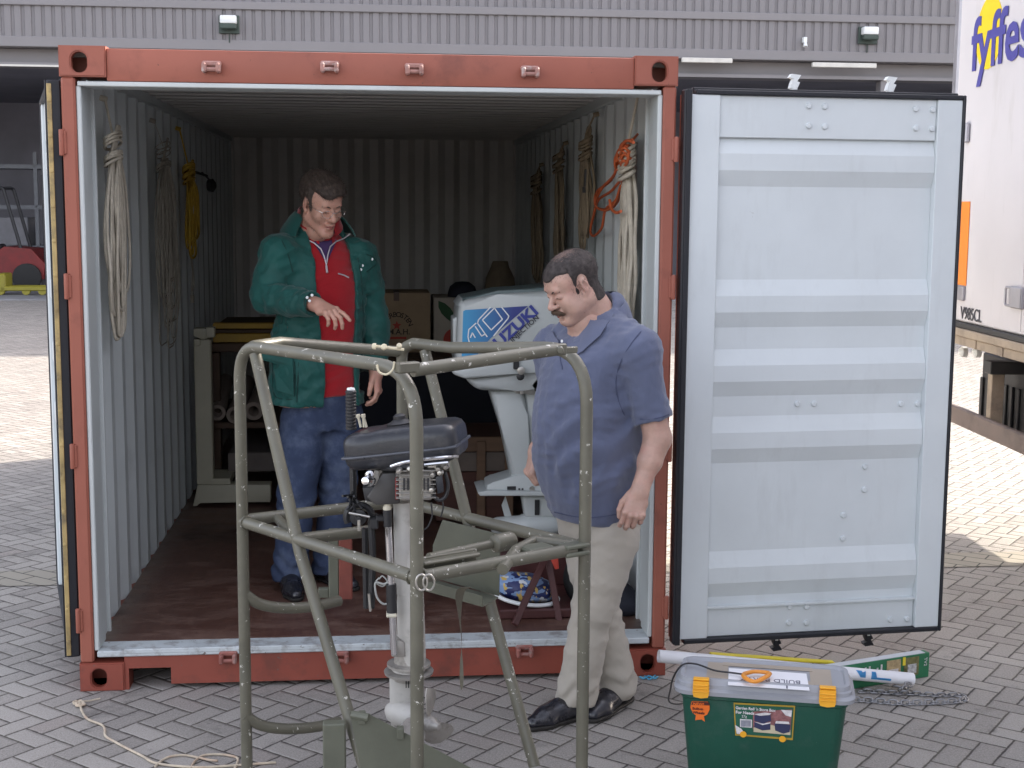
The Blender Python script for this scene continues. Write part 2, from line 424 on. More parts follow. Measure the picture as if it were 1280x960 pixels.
pt = thing('pallet_truck', 'low yellow pallet truck in front of the red forklift', 'pallet truck', (-7.3, 26, .03))
a = at(2, 338, y=25.6); b_ = at(54, 336, y=25.6)
bm = BM(); box(bm, (a.x, 25.4, .12), (b_.x+.15, 25.56, .22), .02); box(bm, (a.x, 25.86, .12), (b_.x+.15, 26.02, .22), .02); box(bm, (a.x-.1, 25.4, .1), (a.x+.12, 26.02, .5), .03); obj('fork', bm, fyel, pt)
for x in (a.x, (a.x+b_.x)/2+.1, b_.x): 
    bm = BM(); lathe(bm, [(.09, 0), (.09, .1), (0, .1)], (x, 25.52, .12), (0, -1, 0), 12); obj('wheel', bm, fyel, pt)
bm = BM(); tube(bm, fillet([(a.x-.05, 25.7, .4), (a.x-.35, 25.7, 1.25)], .1), .025, 8); tube(bm, [(a.x-.35, 25.55, 1.25), (a.x-.35, 25.85, 1.25)], .025, 8); obj('handle', bm, fblk, pt)
rk = thing('storage_rack', 'dim grey shelf rack standing behind the forklift', 'rack', (-6.4, 30, .03))
bm = BM()
for x in (-8.6, -7.2, -5.8):
    for y in (29.6, 30.6): box(bm, (x, y, .03), (x+.09, y+.09, 3.3))
obj('upright', bm, mat('rack_grey', (.16, .17, .19), .6), rk)
bm = BM()
for z in (.9, 1.9, 2.9): box(bm, (-8.6, 29.6, z), (-5.7, 30.7, z+.1))
obj('shelf', bm, MATS['rack_grey'], rk)
bm = BM(); box(bm, (-8.2, 29.7, 1.0), (-7.4, 30.5, 1.7), .02)
tag(obj('crate', bm, mat('crate_grey', (.2, .2, .22), .7)), 'dim grey crate, taller one on the rack behind the forklift', 'crate', 'crates on the dim rack')
bm = BM(); box(bm, (-6.9, 29.7, 1.0), (-6.1, 30.5, 1.5), .02)
tag(obj('crate', bm, MATS['crate_grey']), 'dim grey crate, lower one on the rack behind the forklift', 'crate', 'crates on the dim rack')
# ================================================================== container
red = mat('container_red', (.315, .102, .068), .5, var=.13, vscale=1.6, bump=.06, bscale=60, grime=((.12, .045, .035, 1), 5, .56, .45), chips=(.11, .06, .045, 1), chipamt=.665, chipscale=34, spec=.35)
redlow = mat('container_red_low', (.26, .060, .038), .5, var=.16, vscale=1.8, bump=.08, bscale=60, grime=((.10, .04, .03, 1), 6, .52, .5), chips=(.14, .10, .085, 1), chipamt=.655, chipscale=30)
wht = mat('container_white', (.53, .56, .55), .42, var=.06, vscale=2, bump=.03, bscale=50, grime=((.32, .33, .31, 1), 3.5, .60, .35), chips=(.2, .15, .11, 1), chipamt=.735, chipscale=14)
back_m = mat('container_back_paint', (.53, .51, .48), .5, var=.08, vscale=1.5, bump=.03, bscale=50, grime=((.32, .30, .28, 1), 2.5, .55, .35))
gas = mat('gasket_rubber', (.012, .013, .018), .55, bump=.08)
cont = thing('shipping_container', 'open red shipping container with white inside and both doors swung back', 'shipping container', (1.219, 0, 0))
CW, CH, CL = 2.438, 2.591, 6.058
def casting(x0, x1, z0, z1, y0, sx):
    """hollow corner casting with an oval hole in its front and side"""
    bm = BM(); y1 = y0+.162*(1 if y0 < 1 else -1)
    w, h = x1-x0, z1-z0; cx, cz = (x0+x1)/2-sx*.012, (z0+z1)/2-.004
    ov = []
    for k in range(24):
        a = 2*math.pi*k/24; ox, oz = math.cos(a)*.031, math.sin(a)*.031
        ov.append((cx+ox, cz+oz+(.009 if oz > 0 else -.009)))
    rc = []
    base = [(x0, z0), (x1, z0), (x1, z1), (x0, z1)]
    # outer rounded rectangle sampled by angle to bridge with the oval
    for k in range(24):
        a = 2*math.pi*k/24; dx, dz = math.cos(a), math.sin(a)
        t = min(((x1 if dx > 0 else x0)-cx)/dx if abs(dx) > 1e-6 else 9, ((z1 if dz > 0 else z0)-cz)/dz if abs(dz) > 1e-6 else 9)
        rc.append((cx+dx*t, cz+dz*t))
    for c0 in base:
        i = min(range(24), key=lambda q: (rc[q][0]-c0[0])**2+(rc[q][1]-c0[1])**2); rc[i] = c0
    mk = lambda P, y: [bm.verts.new((p[0], y, p[1])) for p in P]
    O1, O2, H1, H2 = mk(rc, y0), mk(rc, y1), mk(ov, y0), mk(ov, y0+(y1-y0)*.22)
    for i in range(24):
        j = (i+1) % 24
        bm.faces.new((O1[i], O1[j], H1[j], H1[i])); bm.faces.new((O1[j], O1[i], O2[i], O2[j])); bm.faces.new((H1[i], H1[j], H2[j], H2[i]))
    bm.faces.new(O2)
    # inner chamber
    c = [(x0+.012, z0+.012), (x1-.012, z0+.012), (x1-.012, z1-.012), (x0+.012, z1-.012)]
    C1 = mk(c, y0+(y1-y0)*.9); bm.faces.new(C1)
    bmesh.ops.recalc_face_normals(bm, faces=bm.faces)
    es = [e for e in bm.edges if e.calc_face_angle(0) > 1.2 and all(abs(v.co.y-y0) < 1e-5 for v in e.verts)]
    bmesh.ops.bevel(bm, geom=es, offset=.005, segments=2, affect='EDGES')
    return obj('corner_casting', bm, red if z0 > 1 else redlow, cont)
for (x0, sx) in ((0, 1), (CW-.178, -1)):
    casting(x0, x0+.178, CH-.118, CH, -.006, sx); casting(x0, x0+.178, 0, .118, -.006, sx)
# header, with a lighter painted lower edge
bm = BM(); box(bm, (.178, .006, 2.458), (CW-.178, .10, CH-.008), .006, seg=2); obj('door_header', bm, red, cont)
bm = BM(); box(bm, (.066, .004, 2.438), (CW-.066, .16, 2.4565), .003); obj('header_lip', bm, wht, cont)
# sill: red face with fork pocket and worn plate on top
bm = BM()
prism(bm, [(.178, .0), (.195, .0), (.195, .09), (.365, .09), (.365, .02), (CW-.178, .02), (CW-.178, .142), (.178, .142)], (0, .006, 0), (1, 0, 0), (0, 0, 1), (0, 1, 0), .10)
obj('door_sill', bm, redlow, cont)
worn = mat('worn_threshold', (.52, .56, .57), .5, var=.12, vscale=9, bump=.12, bscale=60, grime=((.22, .20, .19, 1), 14, .5, .75), chips=(.14, .11, .09, 1), chipamt=.64, chipscale=24)
bm = BM(); box(bm, (.072, -.004, .1425), (CW-.072, .13, .168), .004); box(bm, (.178, -.006, .155), (CW-.178, .004, .175), .003); obj('threshold', bm, worn, cont)
# corner posts: red outer channel, white inner face
for s in (0, 1):
    fx = (lambda x: x) if s == 0 else (lambda x: CW-x)
    def bx(bm, x0, x1, *r, **k): 
        a, b = sorted((fx(x0), fx(x1))); box(bm, (a, r[0], r[1]), (b, r[2], r[3]), **k)
    bm = BM(); bx(bm, .004, .058, .0, .118, .13, CH-.118, bev=.008); bx(bm, .004, .05, .13, .118, .17, CH-.118)
    obj('corner_post', bm, red, cont)
    bm = BM(); bx(bm, .0585, .078, .012, .166, .16, 2.44, bev=.004); bx(bm, .05, .064, .161, .166, .26, 2.45, bev=.003); bx(bm, .046, .078, .261, .166, .285, 2.45, bev=.003)
    obj('post_liner', bm, wht, cont)
    for z in (2.22, 1.66, .98, .30):
        bm = BM()
        lathe(bm, [(.0, -.002), (.009, 0), (.010, .004), (.010, .096), (.009, .10), (0, .102)], (fx(.002), -.006, z-.05), (0, 0, 1), 14)
        bx(bm, -.003, .020, -.007, z-.045, .006, z+.045, bev=.003)
        obj('hinge', bm, red, cont)
# side walls: trapezoid corrugation
def trap(y0, y1, pitch=.278, depth=.034, flat=.072, a=.068):
    p = []; y = y0
    while y < y1-.01:
        p += [(y, 0), (y+flat, 0), (y+flat+a, depth), (y+flat*2+a, depth)]; y += pitch
    p.append((y1, 0)); return [q for q in p if q[0] <= y1+1e-6]
prof = trap(.29, 5.95)
bm = BM(); sheet(bm, prof, (.052, 0, .15), (0, 1, 0), (-1, 0, 0), (0, 0, 1), 2.37, .004); obj('side_wall', bm, wht, cont, smooth=None)
bm = BM(); sheet(bm, prof, (CW-.052, 0, .15), (0, 1, 0), (1, 0, 0), (0, 0, 1), 2.37, .004); obj('side_wall', bm, wht, cont, smooth=None)
bm = BM(); sheet(bm, trap(.05, 2.39, .25, .045, .07, .055), (0, 5.96, .15), (1, 0, 0), (0, 1, 0), (0, 0, 1), 2.4, .004); obj('back_wall', bm, back_m, cont, smooth=None)
# roof
pr = []; y = .165
while y < 5.9: pr += [(y, 0), (y+.09, 0), (y+.105, -.02), (y+.195, -.02)]; y += .21
pr.append((6.0, 0))
bm = BM(); sheet(bm, pr, (.02, 0, 2.565), (0, 1, 0), (0, 0, 1), (1, 0, 0), 2.398, .004); box(bm, (.02, .1005, 2.5575), (2.418, .165, 2.575)); obj('roof', bm, back_m, cont, smooth=None)
for x0, x1 in ((.004, .064), (CW-.064, CW-.004)):
    bm = BM(); box(bm, (x0, .16, 2.50), (x1, 6.0, 2.562), .006); obj('top_rail', bm, wht, cont)
    bm = BM(); box(bm, (x0-.003, .16, .03), (x1, 6.0, .152), .006); obj('bottom_rail', bm, red, cont)
# rear corner boards, added to seal gaps leaking sunlight, and a red end frame
for xx in ((.004, .07), (CW-.07, CW-.004)):
    bm = BM(); box(bm, (xx[0], 5.90, .1), (xx[1], 6.015, 2.56), .004); obj('rear_corner', bm, back_m, cont)
bm = BM(); box(bm, (-.0, 6.02, .03), (CW, 6.06, 2.57)); obj('end_frame', bm, red, cont)
# plywood floor
def floor_mat():
    m = bpy.data.materials.new('plywood_floor'); m.use_nodes = True; t = NT(m); b = t.n['Principled BSDF']
    tc = t.new('ShaderNodeTexCoord'); v = tc.outputs['Object']; M = t.math
    grain = t.ramp(t.noise(v, 7, 7, .7, (6, .9, 6)), .3, .7); blot = t.ramp(t.noise(v, 2.2, 6, .65), .35, .65)
    c = t.mix(grain, (.085, .036, .026, 1), (.145, .072, .050, 1)); c = t.mix(M('MULTIPLY', blot, .55), c, (.055, .02, .016, 1))
    dust = t.ramp(t.noise(v, 4.5, 8, .78, (1, 2.0, 1)), .46, .68); c = t.mix(M('MULTIPLY', dust, .6), c, (.24, .155, .12, 1))
    sp = t.new('ShaderNodeSeparateXYZ'); t.link(v, sp.inputs[0]); edge = t.ramp(M('ABSOLUTE', sp.outputs[0]), 1.05, 1.19); c = t.mix(M('MULTIPLY', edge, t.ramp(t.noise(v, 12, 5, .7), .3, .6)), c, (.17, .14, .11, 1))
    dark = t.ramp(t.noise(v, 1.3, 3, .5), .62, .66); c = t.mix(M('MULTIPLY', dark, .6), c, (.03, .012, .01, 1))
    t.link(c, b.inputs['Base Color']); t.link(M('ADD', M('MULTIPLY', dust, .3), .42), b.inputs['Roughness'])
    bn = t.new('ShaderNodeBump'); bn.inputs['Strength'].default_value = .3; bn.inputs['Distance'].default_value = .004
    t.link(t.noise(v, 40, 5, .7, (6, 1, 6)), bn.inputs['Height']); t.link(bn.outputs[0], b.inputs['Normal']); return m
FLZ = .170
bm = BM(); box(bm, (.052, .131, .12), (CW-.052, 5.99, FLZ)); obj('plywood_floor', bm, floor_mat(), cont, smooth=None)
# little lugs on header and sill
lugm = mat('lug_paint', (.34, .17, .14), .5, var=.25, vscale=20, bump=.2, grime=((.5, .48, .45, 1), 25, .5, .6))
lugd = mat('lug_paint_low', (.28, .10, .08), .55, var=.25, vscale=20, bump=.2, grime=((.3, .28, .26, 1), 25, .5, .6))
for k, (u, v) in enumerate(((264, 84), (412, 84), (518, 87), (663, 90), (285, 823), (425, 823), (656, 815))):
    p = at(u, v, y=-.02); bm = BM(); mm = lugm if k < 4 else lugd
    if k == 5 or True:
        box(bm, (p.x-.038, -.012, p.z+.004), (p.x+.038, .0065, p.z+.026), .006)
        box(bm, (p.x-.036, -.04, p.z-.022), (p.x-.018, .0065, p.z+.018), .006); box(bm, (p.x+.018, -.04, p.z-.022), (p.x+.036, .0065, p.z+.018), .006)
        tube(bm, [(p.x-.03, -.026, p.z-.008), (p.x+.03, -.026, p.z-.008)], .008, 8)
    obj('lug', bm, mm, cont)

# ---------------------------------------------------------------- doors
dwh = mat('door_white', (.625, .665, .675), .42, var=.05, vscale=2, bump=.05, bscale=30, grime=((.40, .41, .40, 1), 5, .55, .16), gstretch=(2.2, 2.2, .45), chips=(.24, .18, .13, 1), chipamt=.715, chipscale=11)
def door(O, U, N, Wd, label, cams=True, full=True):
    """O bottom hinge corner, U along the door, N out of its inner (white) face"""
    O, U, N = Vector(O), Vector(U).normalized(), Vector(N).normalized(); Z = Vector((0, 0, 1)); Hd = 2.325
    B = lambda bm, u0, u1, n0, n1, z0, z1, bev=0.003: obox(bm, O+U*(u0+u1)/2+N*(n0+n1)/2+Z*(z0+z1)/2, U, N, Z, (u1-u0, n1-n0, z1-z0), bev)
    gm = .014
    # stiles and rails = the door object itself
    bm = BM(); B(bm, .026, .155, -.05, .0, .02, Hd-.02); B(bm, Wd-.125, Wd-gm, -.05, .0, .02, Hd-.02)
    B(bm, .156, Wd-.126, -.05, -.012, Hd-.19, Hd-.02); B(bm, .156, Wd-.126, -.05, -.022, .02, .155)
    if full: B(bm, .156, Wd-.126, -.022, -.006, .146, .156, .001)
    d = obj('door', bm, dwh, cont, label)
    # corrugated panel; ribs stand towards the white side
    zs = [0.155]; pr = [(.155, -.034)]
    for zr in RIBS: pr += [(zr-.095, -.034), (zr-.030, -.009), (zr+.038, -.009), (zr+.105, -.034)]
    pr.append((Hd-.19, -.034)); bm = BM(); sheet(bm, pr, O+U*.156, Z, N, U, Wd-.282, -.0035); obj('corrugated_panel', bm, dwh, d, smooth=None)
    # rubber gasket all round
    bm = BM(); B(bm, .0, .026, -.045, .010, 0, Hd, .006); B(bm, .008, .030, .0105, .016, 0, Hd, .002)
    B(bm, Wd-gm, Wd, -.04, .006, .0, Hd, .004); B(bm, .05, Wd-gm, -.04, .006, Hd-.02, Hd, .004); B(bm, .05, Wd-gm, -.04, .006, 0, .02, .004)
    B(bm, .05, Wd-gm, -.075, -.041, Hd-.012, Hd+.012, .004)
    obj('gasket', bm, gas, d)
    bm = BM(); B(bm, 0.0, Wd, -.056, -.0505, .02, Hd-.02, .001); obj('outer_skin', bm, red, d)
    if full:
        for (u, z) in BOLTS:
            bm = BM(); bolt_head(bm, O+U*u+Z*z+N*(-.012 if z > Hd-.19 else (-.022 if z < .15 else -.034)), N, .013, .012)
            obj('bolt', bm, dwh, d)
    for u in (.50, .93):
        bm = BM()
        tube(bm, [O+U*u+N*-.085+Z*-.03, O+U*u+N*-.085+Z*(Hd+.03)], .017, 10)
        for z in (.4, 1.1, 1.9): B(bm, u-.05, u+.05, -.075, -.056, z, z+.04)
        obj('locking_bar', bm, wmet if full else red, d)
        for s, z in ((1, Hd+.03), (-1, -.03)):
            bm = BM(); prism(bm, [(-.020, 0), (.010, -.003), (.022, .024*s), (.010, .028*s), (.026, .054*s), (-.014, .058*s), (-.024, .044*s), (-.006, .038*s), (-.014, .022*s)], O+U*u+N*-.10+Z*(z-.01*s), U, Z, -N, -.03)
            obj('locking_cam', bm, wmet if (full and s > 0) else gas, d)
    return d
# measured rib heights and bolt places on the right door (door bottom at z .137)
DO = V(2.463, -.01, .137); DANG = RAD(-4.0)
p1 = at(1207, 116, y=.09)
DU = V(p1.x-DO.x, .10, 0).normalized(); DN = V(DU.y, -DU.x, 0)
if DN.y > 0: DN = -DN
DW = 1.236
def on_door(u, v):
    """photo pixel -> (along, height) on the door plane"""
    d = CF+CR*((u-640)/FOC)-CU*((v-480)/FOC); t = (DO-CAMP).dot(DN)/d.dot(DN); p = CAMP+d*t-DO
    return p.dot(DU), p.z
RIBS = sorted(on_door(1030, v)[1] for v in (205, 381, 467, 550, 716))
BOLTS = [on_door(u, v) for u, v in ((1012, 132), (1032, 133), (1012, 157), (1032, 158), (1146, 136), (1167, 137), (1146, 160), (1166, 161),
    (1000, 506), (1021, 506), (1130, 506), (1151, 506), (1085, 585), (1084, 614), (1058, 646), (1057, 675), (989, 760), (1010, 760), (988, 780), (1010, 780), (1115, 776), (1136, 775))]
door(DO, DU, DN, DW, 'white inside face of the door standing open to the right')
# left door folded back along the container side
LO = V(-.045, .02, .137); LU = V(-.262, 1, 0).normalized(); LN = V(-1, -.262, 0).normalized()
ld = door(LO, LU, LN, 1.2, 'door folded back along the left side, seen edge on', full=False)
# yellowed retaining strip with rivets on the left door edge
ystrip = mat('yellowed_strip', (.42, .31, .13), .6, var=.3, vscale=9, bump=.2, grime=((.14, .11, .07, 1), 12, .5, .7))
bm = BM(); obox(bm, LO+LU*-.004+LN*.0-V(0, 0, -1.16), LU, LN, V(0, 0, 1), (.006, .018, 2.3), .002)
obj('retaining_strip', bm, ystrip, ld)
for k in range(17): bm = BM(); bolt_head(bm, LO+LU*-.007+V(0, 0, .07+k*.136), -LU, .008, .005); obj('rivet', bm, ystrip, ld)
# ================================================================== trailer
tw = mat('trailer_white', (.62, .59, .60), .4, var=.04, vscale=1.5, bump=.02, bscale=20, grime=((.42, .39, .36, 1), 3, .56, .30), gstretch=(2, 2, .5))
T0 = at(1197, 405, z=1.288); T1 = at(1280, 425, z=1.288)
TD = (T1-T0); TD.z = 0; TD.normalize(); TN = V(TD.y, -TD.x, 0)
if TN.x > 0: TN = -TN
TO = V(T0.x, T0.y, 0)
def on_tr(u, v, n=0.0):
    d = CF+CR*((u-640)/FOC)-CU*((v-480)/FOC); t = (TO+TN*n-CAMP).dot(TN)/d.dot(TN); p = CAMP+d*t-TO
    return p.dot(TD), p.z
def tb(bm, s0, s1, n0, n1, z0, z1, bev=.004): obox(bm, TO+TD*(s0+s1)/2+TN*(n0+n1)/2+V(0, 0, (z0+z1)/2), TD, TN, V(0, 0, 1), (s1-s0, n1-n0, z1-z0), bev)
s0 = on_tr(1187.5, 200)[0]; zb = on_tr(1240, 411)[1]; LEN = 13.4
trl = thing('trailer', 'tall white lorry trailer with a yellow circle and blue lettering at the right edge', 'trailer', (TO.x, TO.y, 0))
bm = BM(); tb(bm, s0+.07, LEN, -2.5, 0, zb, 4.05, .01); obj('box_body', bm, tw, trl)
for k in range(10):
    bm = BM(); tb(bm, s0+1.25+k*1.22, s0+1.27+k*1.22, .0005, .003, zb+.02, 4.0, 0); obj('panel_seam', bm, tw, trl)
alu = mat('aluminium', (.36, .35, .38), .45, .55, var=.1, bump=.03)
bm = BM(); tb(bm, s0, s0+.085, -2.5, .012, zb-.03, 4.08, .012); obj('corner_trim', bm, alu, trl)
beige = mat('beige_rail', (.34, .27, .20), .6, var=.2, vscale=3, grime=((.14, .11, .09, 1), 4, .5, .6))
brown = mat('brown_chassis', (.16, .12, .105), .6, var=.2, vscale=3, grime=((.08, .06, .05, 1), 4, .5, .6))
blkp = mat('black_plastic', (.018, .018, .02), .5, var=.2)
bm = BM(); tb(bm, s0, LEN, -.1, .02, zb-.035, zb-.002); obj('bottom_seal', bm, blkp, trl)
z1 = on_tr(1280, 440)[1]; z2 = on_tr(1280, 453)[1]
bm = BM(); tb(bm, s0+.01, LEN, -.06, .03, z1, zb-.037, .006); tb(bm, s0+.01, LEN, -.06, .012, z2, z1-.002, .004)
for k in range(30): tb(bm, s0+.2+k*.42, s0+.23+k*.42, .012, .018, z2, z1-.004, .001)
obj('side_rail', bm, beige, trl)
zc1 = on_tr(1280, 466, -.35)[1]; zc2 = on_tr(1280, 497, -.35)[1]
for n_ in (-.75, -1.95): bm = BM(); tb(bm, s0-.2, LEN, n_, n_+.2, zc2, zc1, .01); obj('chassis_beam', bm, brown, trl)
for k in range(9): bm = BM(); tb(bm, s0+.5+k*1.4, s0+.6+k*1.4, -2.4, -.1, zc1+.002, zc1+.08, .004); obj('cross_member', bm, blkp, trl)
# side marker lamps under the rail
for u in (1204, 1221):
    s, z = on_tr(u, 440, -.1); bm = BM(); lathe(bm, [(.035, 0), (.035, .03), (.02, .045), (0, .05)], TO+TD*s+TN*-.12+V(0, 0, z), TN, 14); obj('marker_lamp', bm, wmet, trl)
# spare box / landing leg in front of the wheels
sa = on_tr(1223, 500, -.3)[0]; sb = on_tr(1275, 500, -.3)[0]
zt, zl = on_tr(1250, 478, -.3)[1], on_tr(1250, 549, -.3)[1]
bm = BM(); tb(bm, sa, sb+.25, -.9, -.3, zl, zt+.2, .05)
for k in range(7): tb(bm, sa+.05+k*.1, sa+.09+k*.1, -.299, -.285, zl+.05, zt, .004)
obj('tool_box', bm, blkp, trl)
# side guard
g1, g2 = on_tr(1280, 553)[1], on_tr(1280, 580)[1]
bm = BM(); tb(bm, s0-.1, LEN, -.14, -.1, g2, g1, .01); obj('side_guard', bm, brown, trl)
for s in (sb-.12, sb+1.8, sb+4): bm = BM(); tb(bm, s, s+.07, -.22, -.142, g2, zc1, .004); obj('guard_post', bm, beige, trl)
for s in (6.8, 8.1, 9.4):
    for n in (-.35, -2.2):
        bm = BM(); lathe(bm, [(.2, 0), (.3, .03), (.48, .03), (.5, .06), (.5, .27), (.46, .3), (.2, .3)], TO+TD*s+TN*(n-.15)+V(0, 0, .5), TN, 30); obj('wheel', bm, rub, trl)
for n_ in (-.08, -2.48): bm = BM(); tb(bm, sb+2.2, LEN, n_, n_+.05, .18, zb-.2, .01); obj('sun_block_panel', bm, tw, trl)  # unseen panels added to block sunlight passing under the trailer
# orange marker panel and reflector strip
orm = mat('orange_panel', (.85, .24, .02), .5, var=.04)
sa = on_tr(1201, 300)[0]; sb2 = on_tr(1211, 300)[0]; za, zz = on_tr(1206, 252)[1], on_tr(1206, 357)[1]
bm = BM(); tb(bm, s0+.087, sb2, .001, .006, zz, za, .001); obj('orange_strip', bm, orm, trl)
bm = BM(); tb(bm, s0+.087, sb2-.01, .001, .02, on_tr(1206, 376)[1], zz-.004, .004); obj('reflector', bm, alu, trl)
s, z = on_tr(1211, 166); bm = BM(); tb(bm, s-.03, s+.03, .001, .03, z-.06, z+.06, .008); obj('latch_bracket', bm, alu, trl)
s, z = on_tr(1268, 371)
bm = BM(); tb(bm, s-.0, s+.16, .001, .03, z-.06, z+.06, .008); tube(bm, fillet([TO+TD*(s)+TN*.02+V(0, 0, z+.05), TO+TD*(s-.08)+TN*.02+V(0, 0, z+.05), TO+TD*(s-.08)+TN*.02+V(0, 0, z-.05), TO+TD*s+TN*.02+V(0, 0, z-.05)], .02), .008, 6); obj('door_latch', bm, alu, trl)
# lettering
yel = mat('logo_yellow', (.82, .60, .02), .45, var=.03); nav = mat('logo_blue', (.075, .07, .30), .45, var=.04)
cs, cz = on_tr(1237, 41); rad = (on_tr(1237, -3)[1]-on_tr(1237, 87)[1])/2
bm = BM(); lathe(bm, [(rad, 0), (rad, .003)], TO+TD*(cs)+TN*.001+V(0, 0, cz), TN, 48); obj('yellow_disc', bm, yel, trl)
sa = on_tr(1215, 80)[0]; zb2 = on_tr(1219, 76)[1]
zx = on_tr(1262, 76)[1]
bm = BM()
me = text_mesh('fyffes', .432, TO+TD*sa+TN*.006+V(0, 0, zx+.005), TD, V(0, 0, 1), .004, bold=.008, xsc=1.02)
add_me(bm, me); obj('lettering', bm, nav, trl, smooth=None)
me = text_mesh('V985CL', .108, TO+TD*on_tr(1201, 398)[0]+TN*.004+V(0, 0, on_tr(1203, 398)[1]), TD, V(0, 0, 1), .003)
bm = BM(); add_me(bm, me); obj('number', bm, mat('ink', (.05, .05, .06), .6), trl, smooth=None)
# ================================================================== tube cage
olive = mat('olive_tube_paint', (.118, .112, .082), .42, var=.16, vscale=7, bump=.12, bscale=70, chips=(.60, .58, .52, 1), chipamt=.625, chipscale=34, grime=((.10, .095, .075, 1), 9, .56, .5), spec=.55)
olivep = mat('olive_plate_paint', (.115, .12, .088), .5, var=.12, vscale=8, bump=.12, bscale=60, chips=(.25, .2, .15, 1), chipamt=.71, chipscale=25)
ZM, ZT, TR = .93, 1.526, .0195
L_, N_, R_, K_ = (at(u, v, z=ZM) for u, v in ((303, 652), (521, 722), (731, 684), (503, 627)))
cg = thing('tube_cage', 'olive green tubular frame on the paving holding a small black topped outboard', 'tube frame', ((L_.x+R_.x)/2, (L_.y+R_.y)/2, 0))
def up(p, z): return V(p.x, p.y, z)
def lerp(a, b, t): return a*(1-t)+b*t
def ln(fr, z): p = lerp(L_, N_, fr); return up(p, z)
def kr(fr, z): p = lerp(K_, R_, fr); return up(p, z)
def lk(fr, z): p = lerp(L_, K_, fr); return up(p, z)
def nr(fr, z): p = lerp(N_, R_, fr); return up(p, z)
def tubeo(pts, name='rail', r=TR, par=cg, mt=None, n=14):
    bm = BM(); tube(bm, pts, r, n); return obj(name, bm, mt or olive, par, smooth=60)
tubeo(fillet([up(L_, 0.02), up(L_, ZT), up(N_, ZT), up(N_, 0.02)], [.12, .17], 10), 'hoop')
tubeo(fillet([up(K_, 0.02), kr(.0, ZT-.045), kr(.07, ZT-.02), kr(.3, ZT-.02), up(R_, ZT+.03), up(R_, 0.02)], [.08, .05, .1, .17], 8), 'hoop')
tubeo([ln(.09, ZT)+V(0, 0, .0), lerp(up(L_, ZT), up(K_, ZT), .25)+V(-.005, 0, .0), lk(.99, ZT-.055)])
tubeo([nr(-.02, ZT-.0), nr(.80, ZT+.03)], r=.019)
# mid level ring
tubeo([up(L_, ZM), up(N_, ZM)]); tubeo([up(L_, ZM+.005), up(K_, ZM)]); tubeo([up(K_, ZM), up(R_, ZM)])
tubeo([nr(.03, ZM), nr(.93, ZM)])
# weld beads round the joints
def weld(p, d, r=TR, mt=None):
    x, y, _ = frame_from(d); bm = BM()
    tube(bm, [p+(x*math.cos(a)+y*math.sin(a))*(r+.001+.0012*math.sin(a*7+p.x*50)) for a in [k*math.pi/12 for k in range(24)]], .0045, 6, closed=True); obj('weld', bm, olive, cg, smooth=60)
for A_, B_ in ((L_, N_), (N_, L_), (L_, K_), (K_, L_), (K_, R_), (R_, K_), (N_, R_)):
    d = (B_-A_).normalized(); weld(up(A_, ZM)+d*(TR+.003), d)
# diagonals
def on_plane(u, v, A, B):
    n = (B-A).cross(V(0, 0, 1)).normalized(); d = CF+CR*((u-640)/FOC)-CU*((v-480)/FOC); return CAMP+d*((A-CAMP).dot(n)/d.dot(n))
tubeo([on_plane(319, 442, L_, N_), on_plane(375, 690, L_, N_), on_plane(458, 968, L_, N_)], 'brace')
tubeo([on_plane(531, 438, K_, R_), on_plane(583, 645, K_, R_), on_plane(668, 958, K_, R_)], 'brace')
# inner stretcher from the front side to the motor bracket
a = on_plane(372, 676, L_, N_); b_ = a+(up(K_, ZM)-up(L_, ZM))*.42
tubeo([a, a+V(.02, .03, 0), b_], 'stretcher')
tubeo([lk(.2, ZM), lerp(a, lk(.2, ZM), .0)+V(.0, .02, 0)], 'stretcher', .016)
# curved bars low on the left leg
def low_bar(v, name='curved_bar'):
    p0 = on_plane(305, v, L_, K_); q = lambda u, vv, k: at(u, vv, y=p0.y+k)
    return tubeo(smooth_path([p0, q(325, v+13, .02), q(355, v+18, .06), q(392, v+16, .12), q(424, v+9, .2)], 6), name, .019)
low_bar(742); low_bar(893)
# transom board with green metal backing
TY = L_.y+.34
def q3(u, v, y): return at(u, v, y=y)
tb_red = mat('board_red', (.20, .05, .035), .6, var=.2, vscale=12, chips=(.3, .2, .15, 1), chipamt=.7)
def pxbox(bm, u0, u1, v0, v1, y0, th, bev=.003, mi=0):
    a = at(u0, v1, y=y0); b = at(u1, v0, y=y0); return box(bm, (a.x, y0, a.z), (b.x, y0+th, b.z), bev, mi=mi)
def pxprism(bm, pts, y, th, mi=0, bev=0, seg=2):
    """outline given in photo pixels, put at depth y and made th thick"""
    P = [at(u, v, y=y) for u, v in pts]
    n0 = set(bm.faces); vs = prism(bm, [(p.x, p.z) for p in P], (0, y, 0), (1, 0, 0), (0, 0, 1), (0, 1, 0), th, mi=mi)
    if bev:
        es = {e for v in vs for e in v.link_edges}
        r = bmesh.ops.bevel(bm, geom=list(es), offset=bev, segments=seg, affect='EDGES', profile=.5)
        for f in r['faces']: f.material_index = mi
bm = BM(); pxbox(bm, 424, 440, 668, 750, TY-.02, .05, .004); obj('transom_board', bm, tb_red, cg)
bm = BM(); pxbox(bm, 411, 423, 664, 748, TY-.015, .05, .003); pxbox(bm, 398, 411, 736, 748, TY-.01, .03, .003); obj('mounting_plate', bm, olivep, cg)
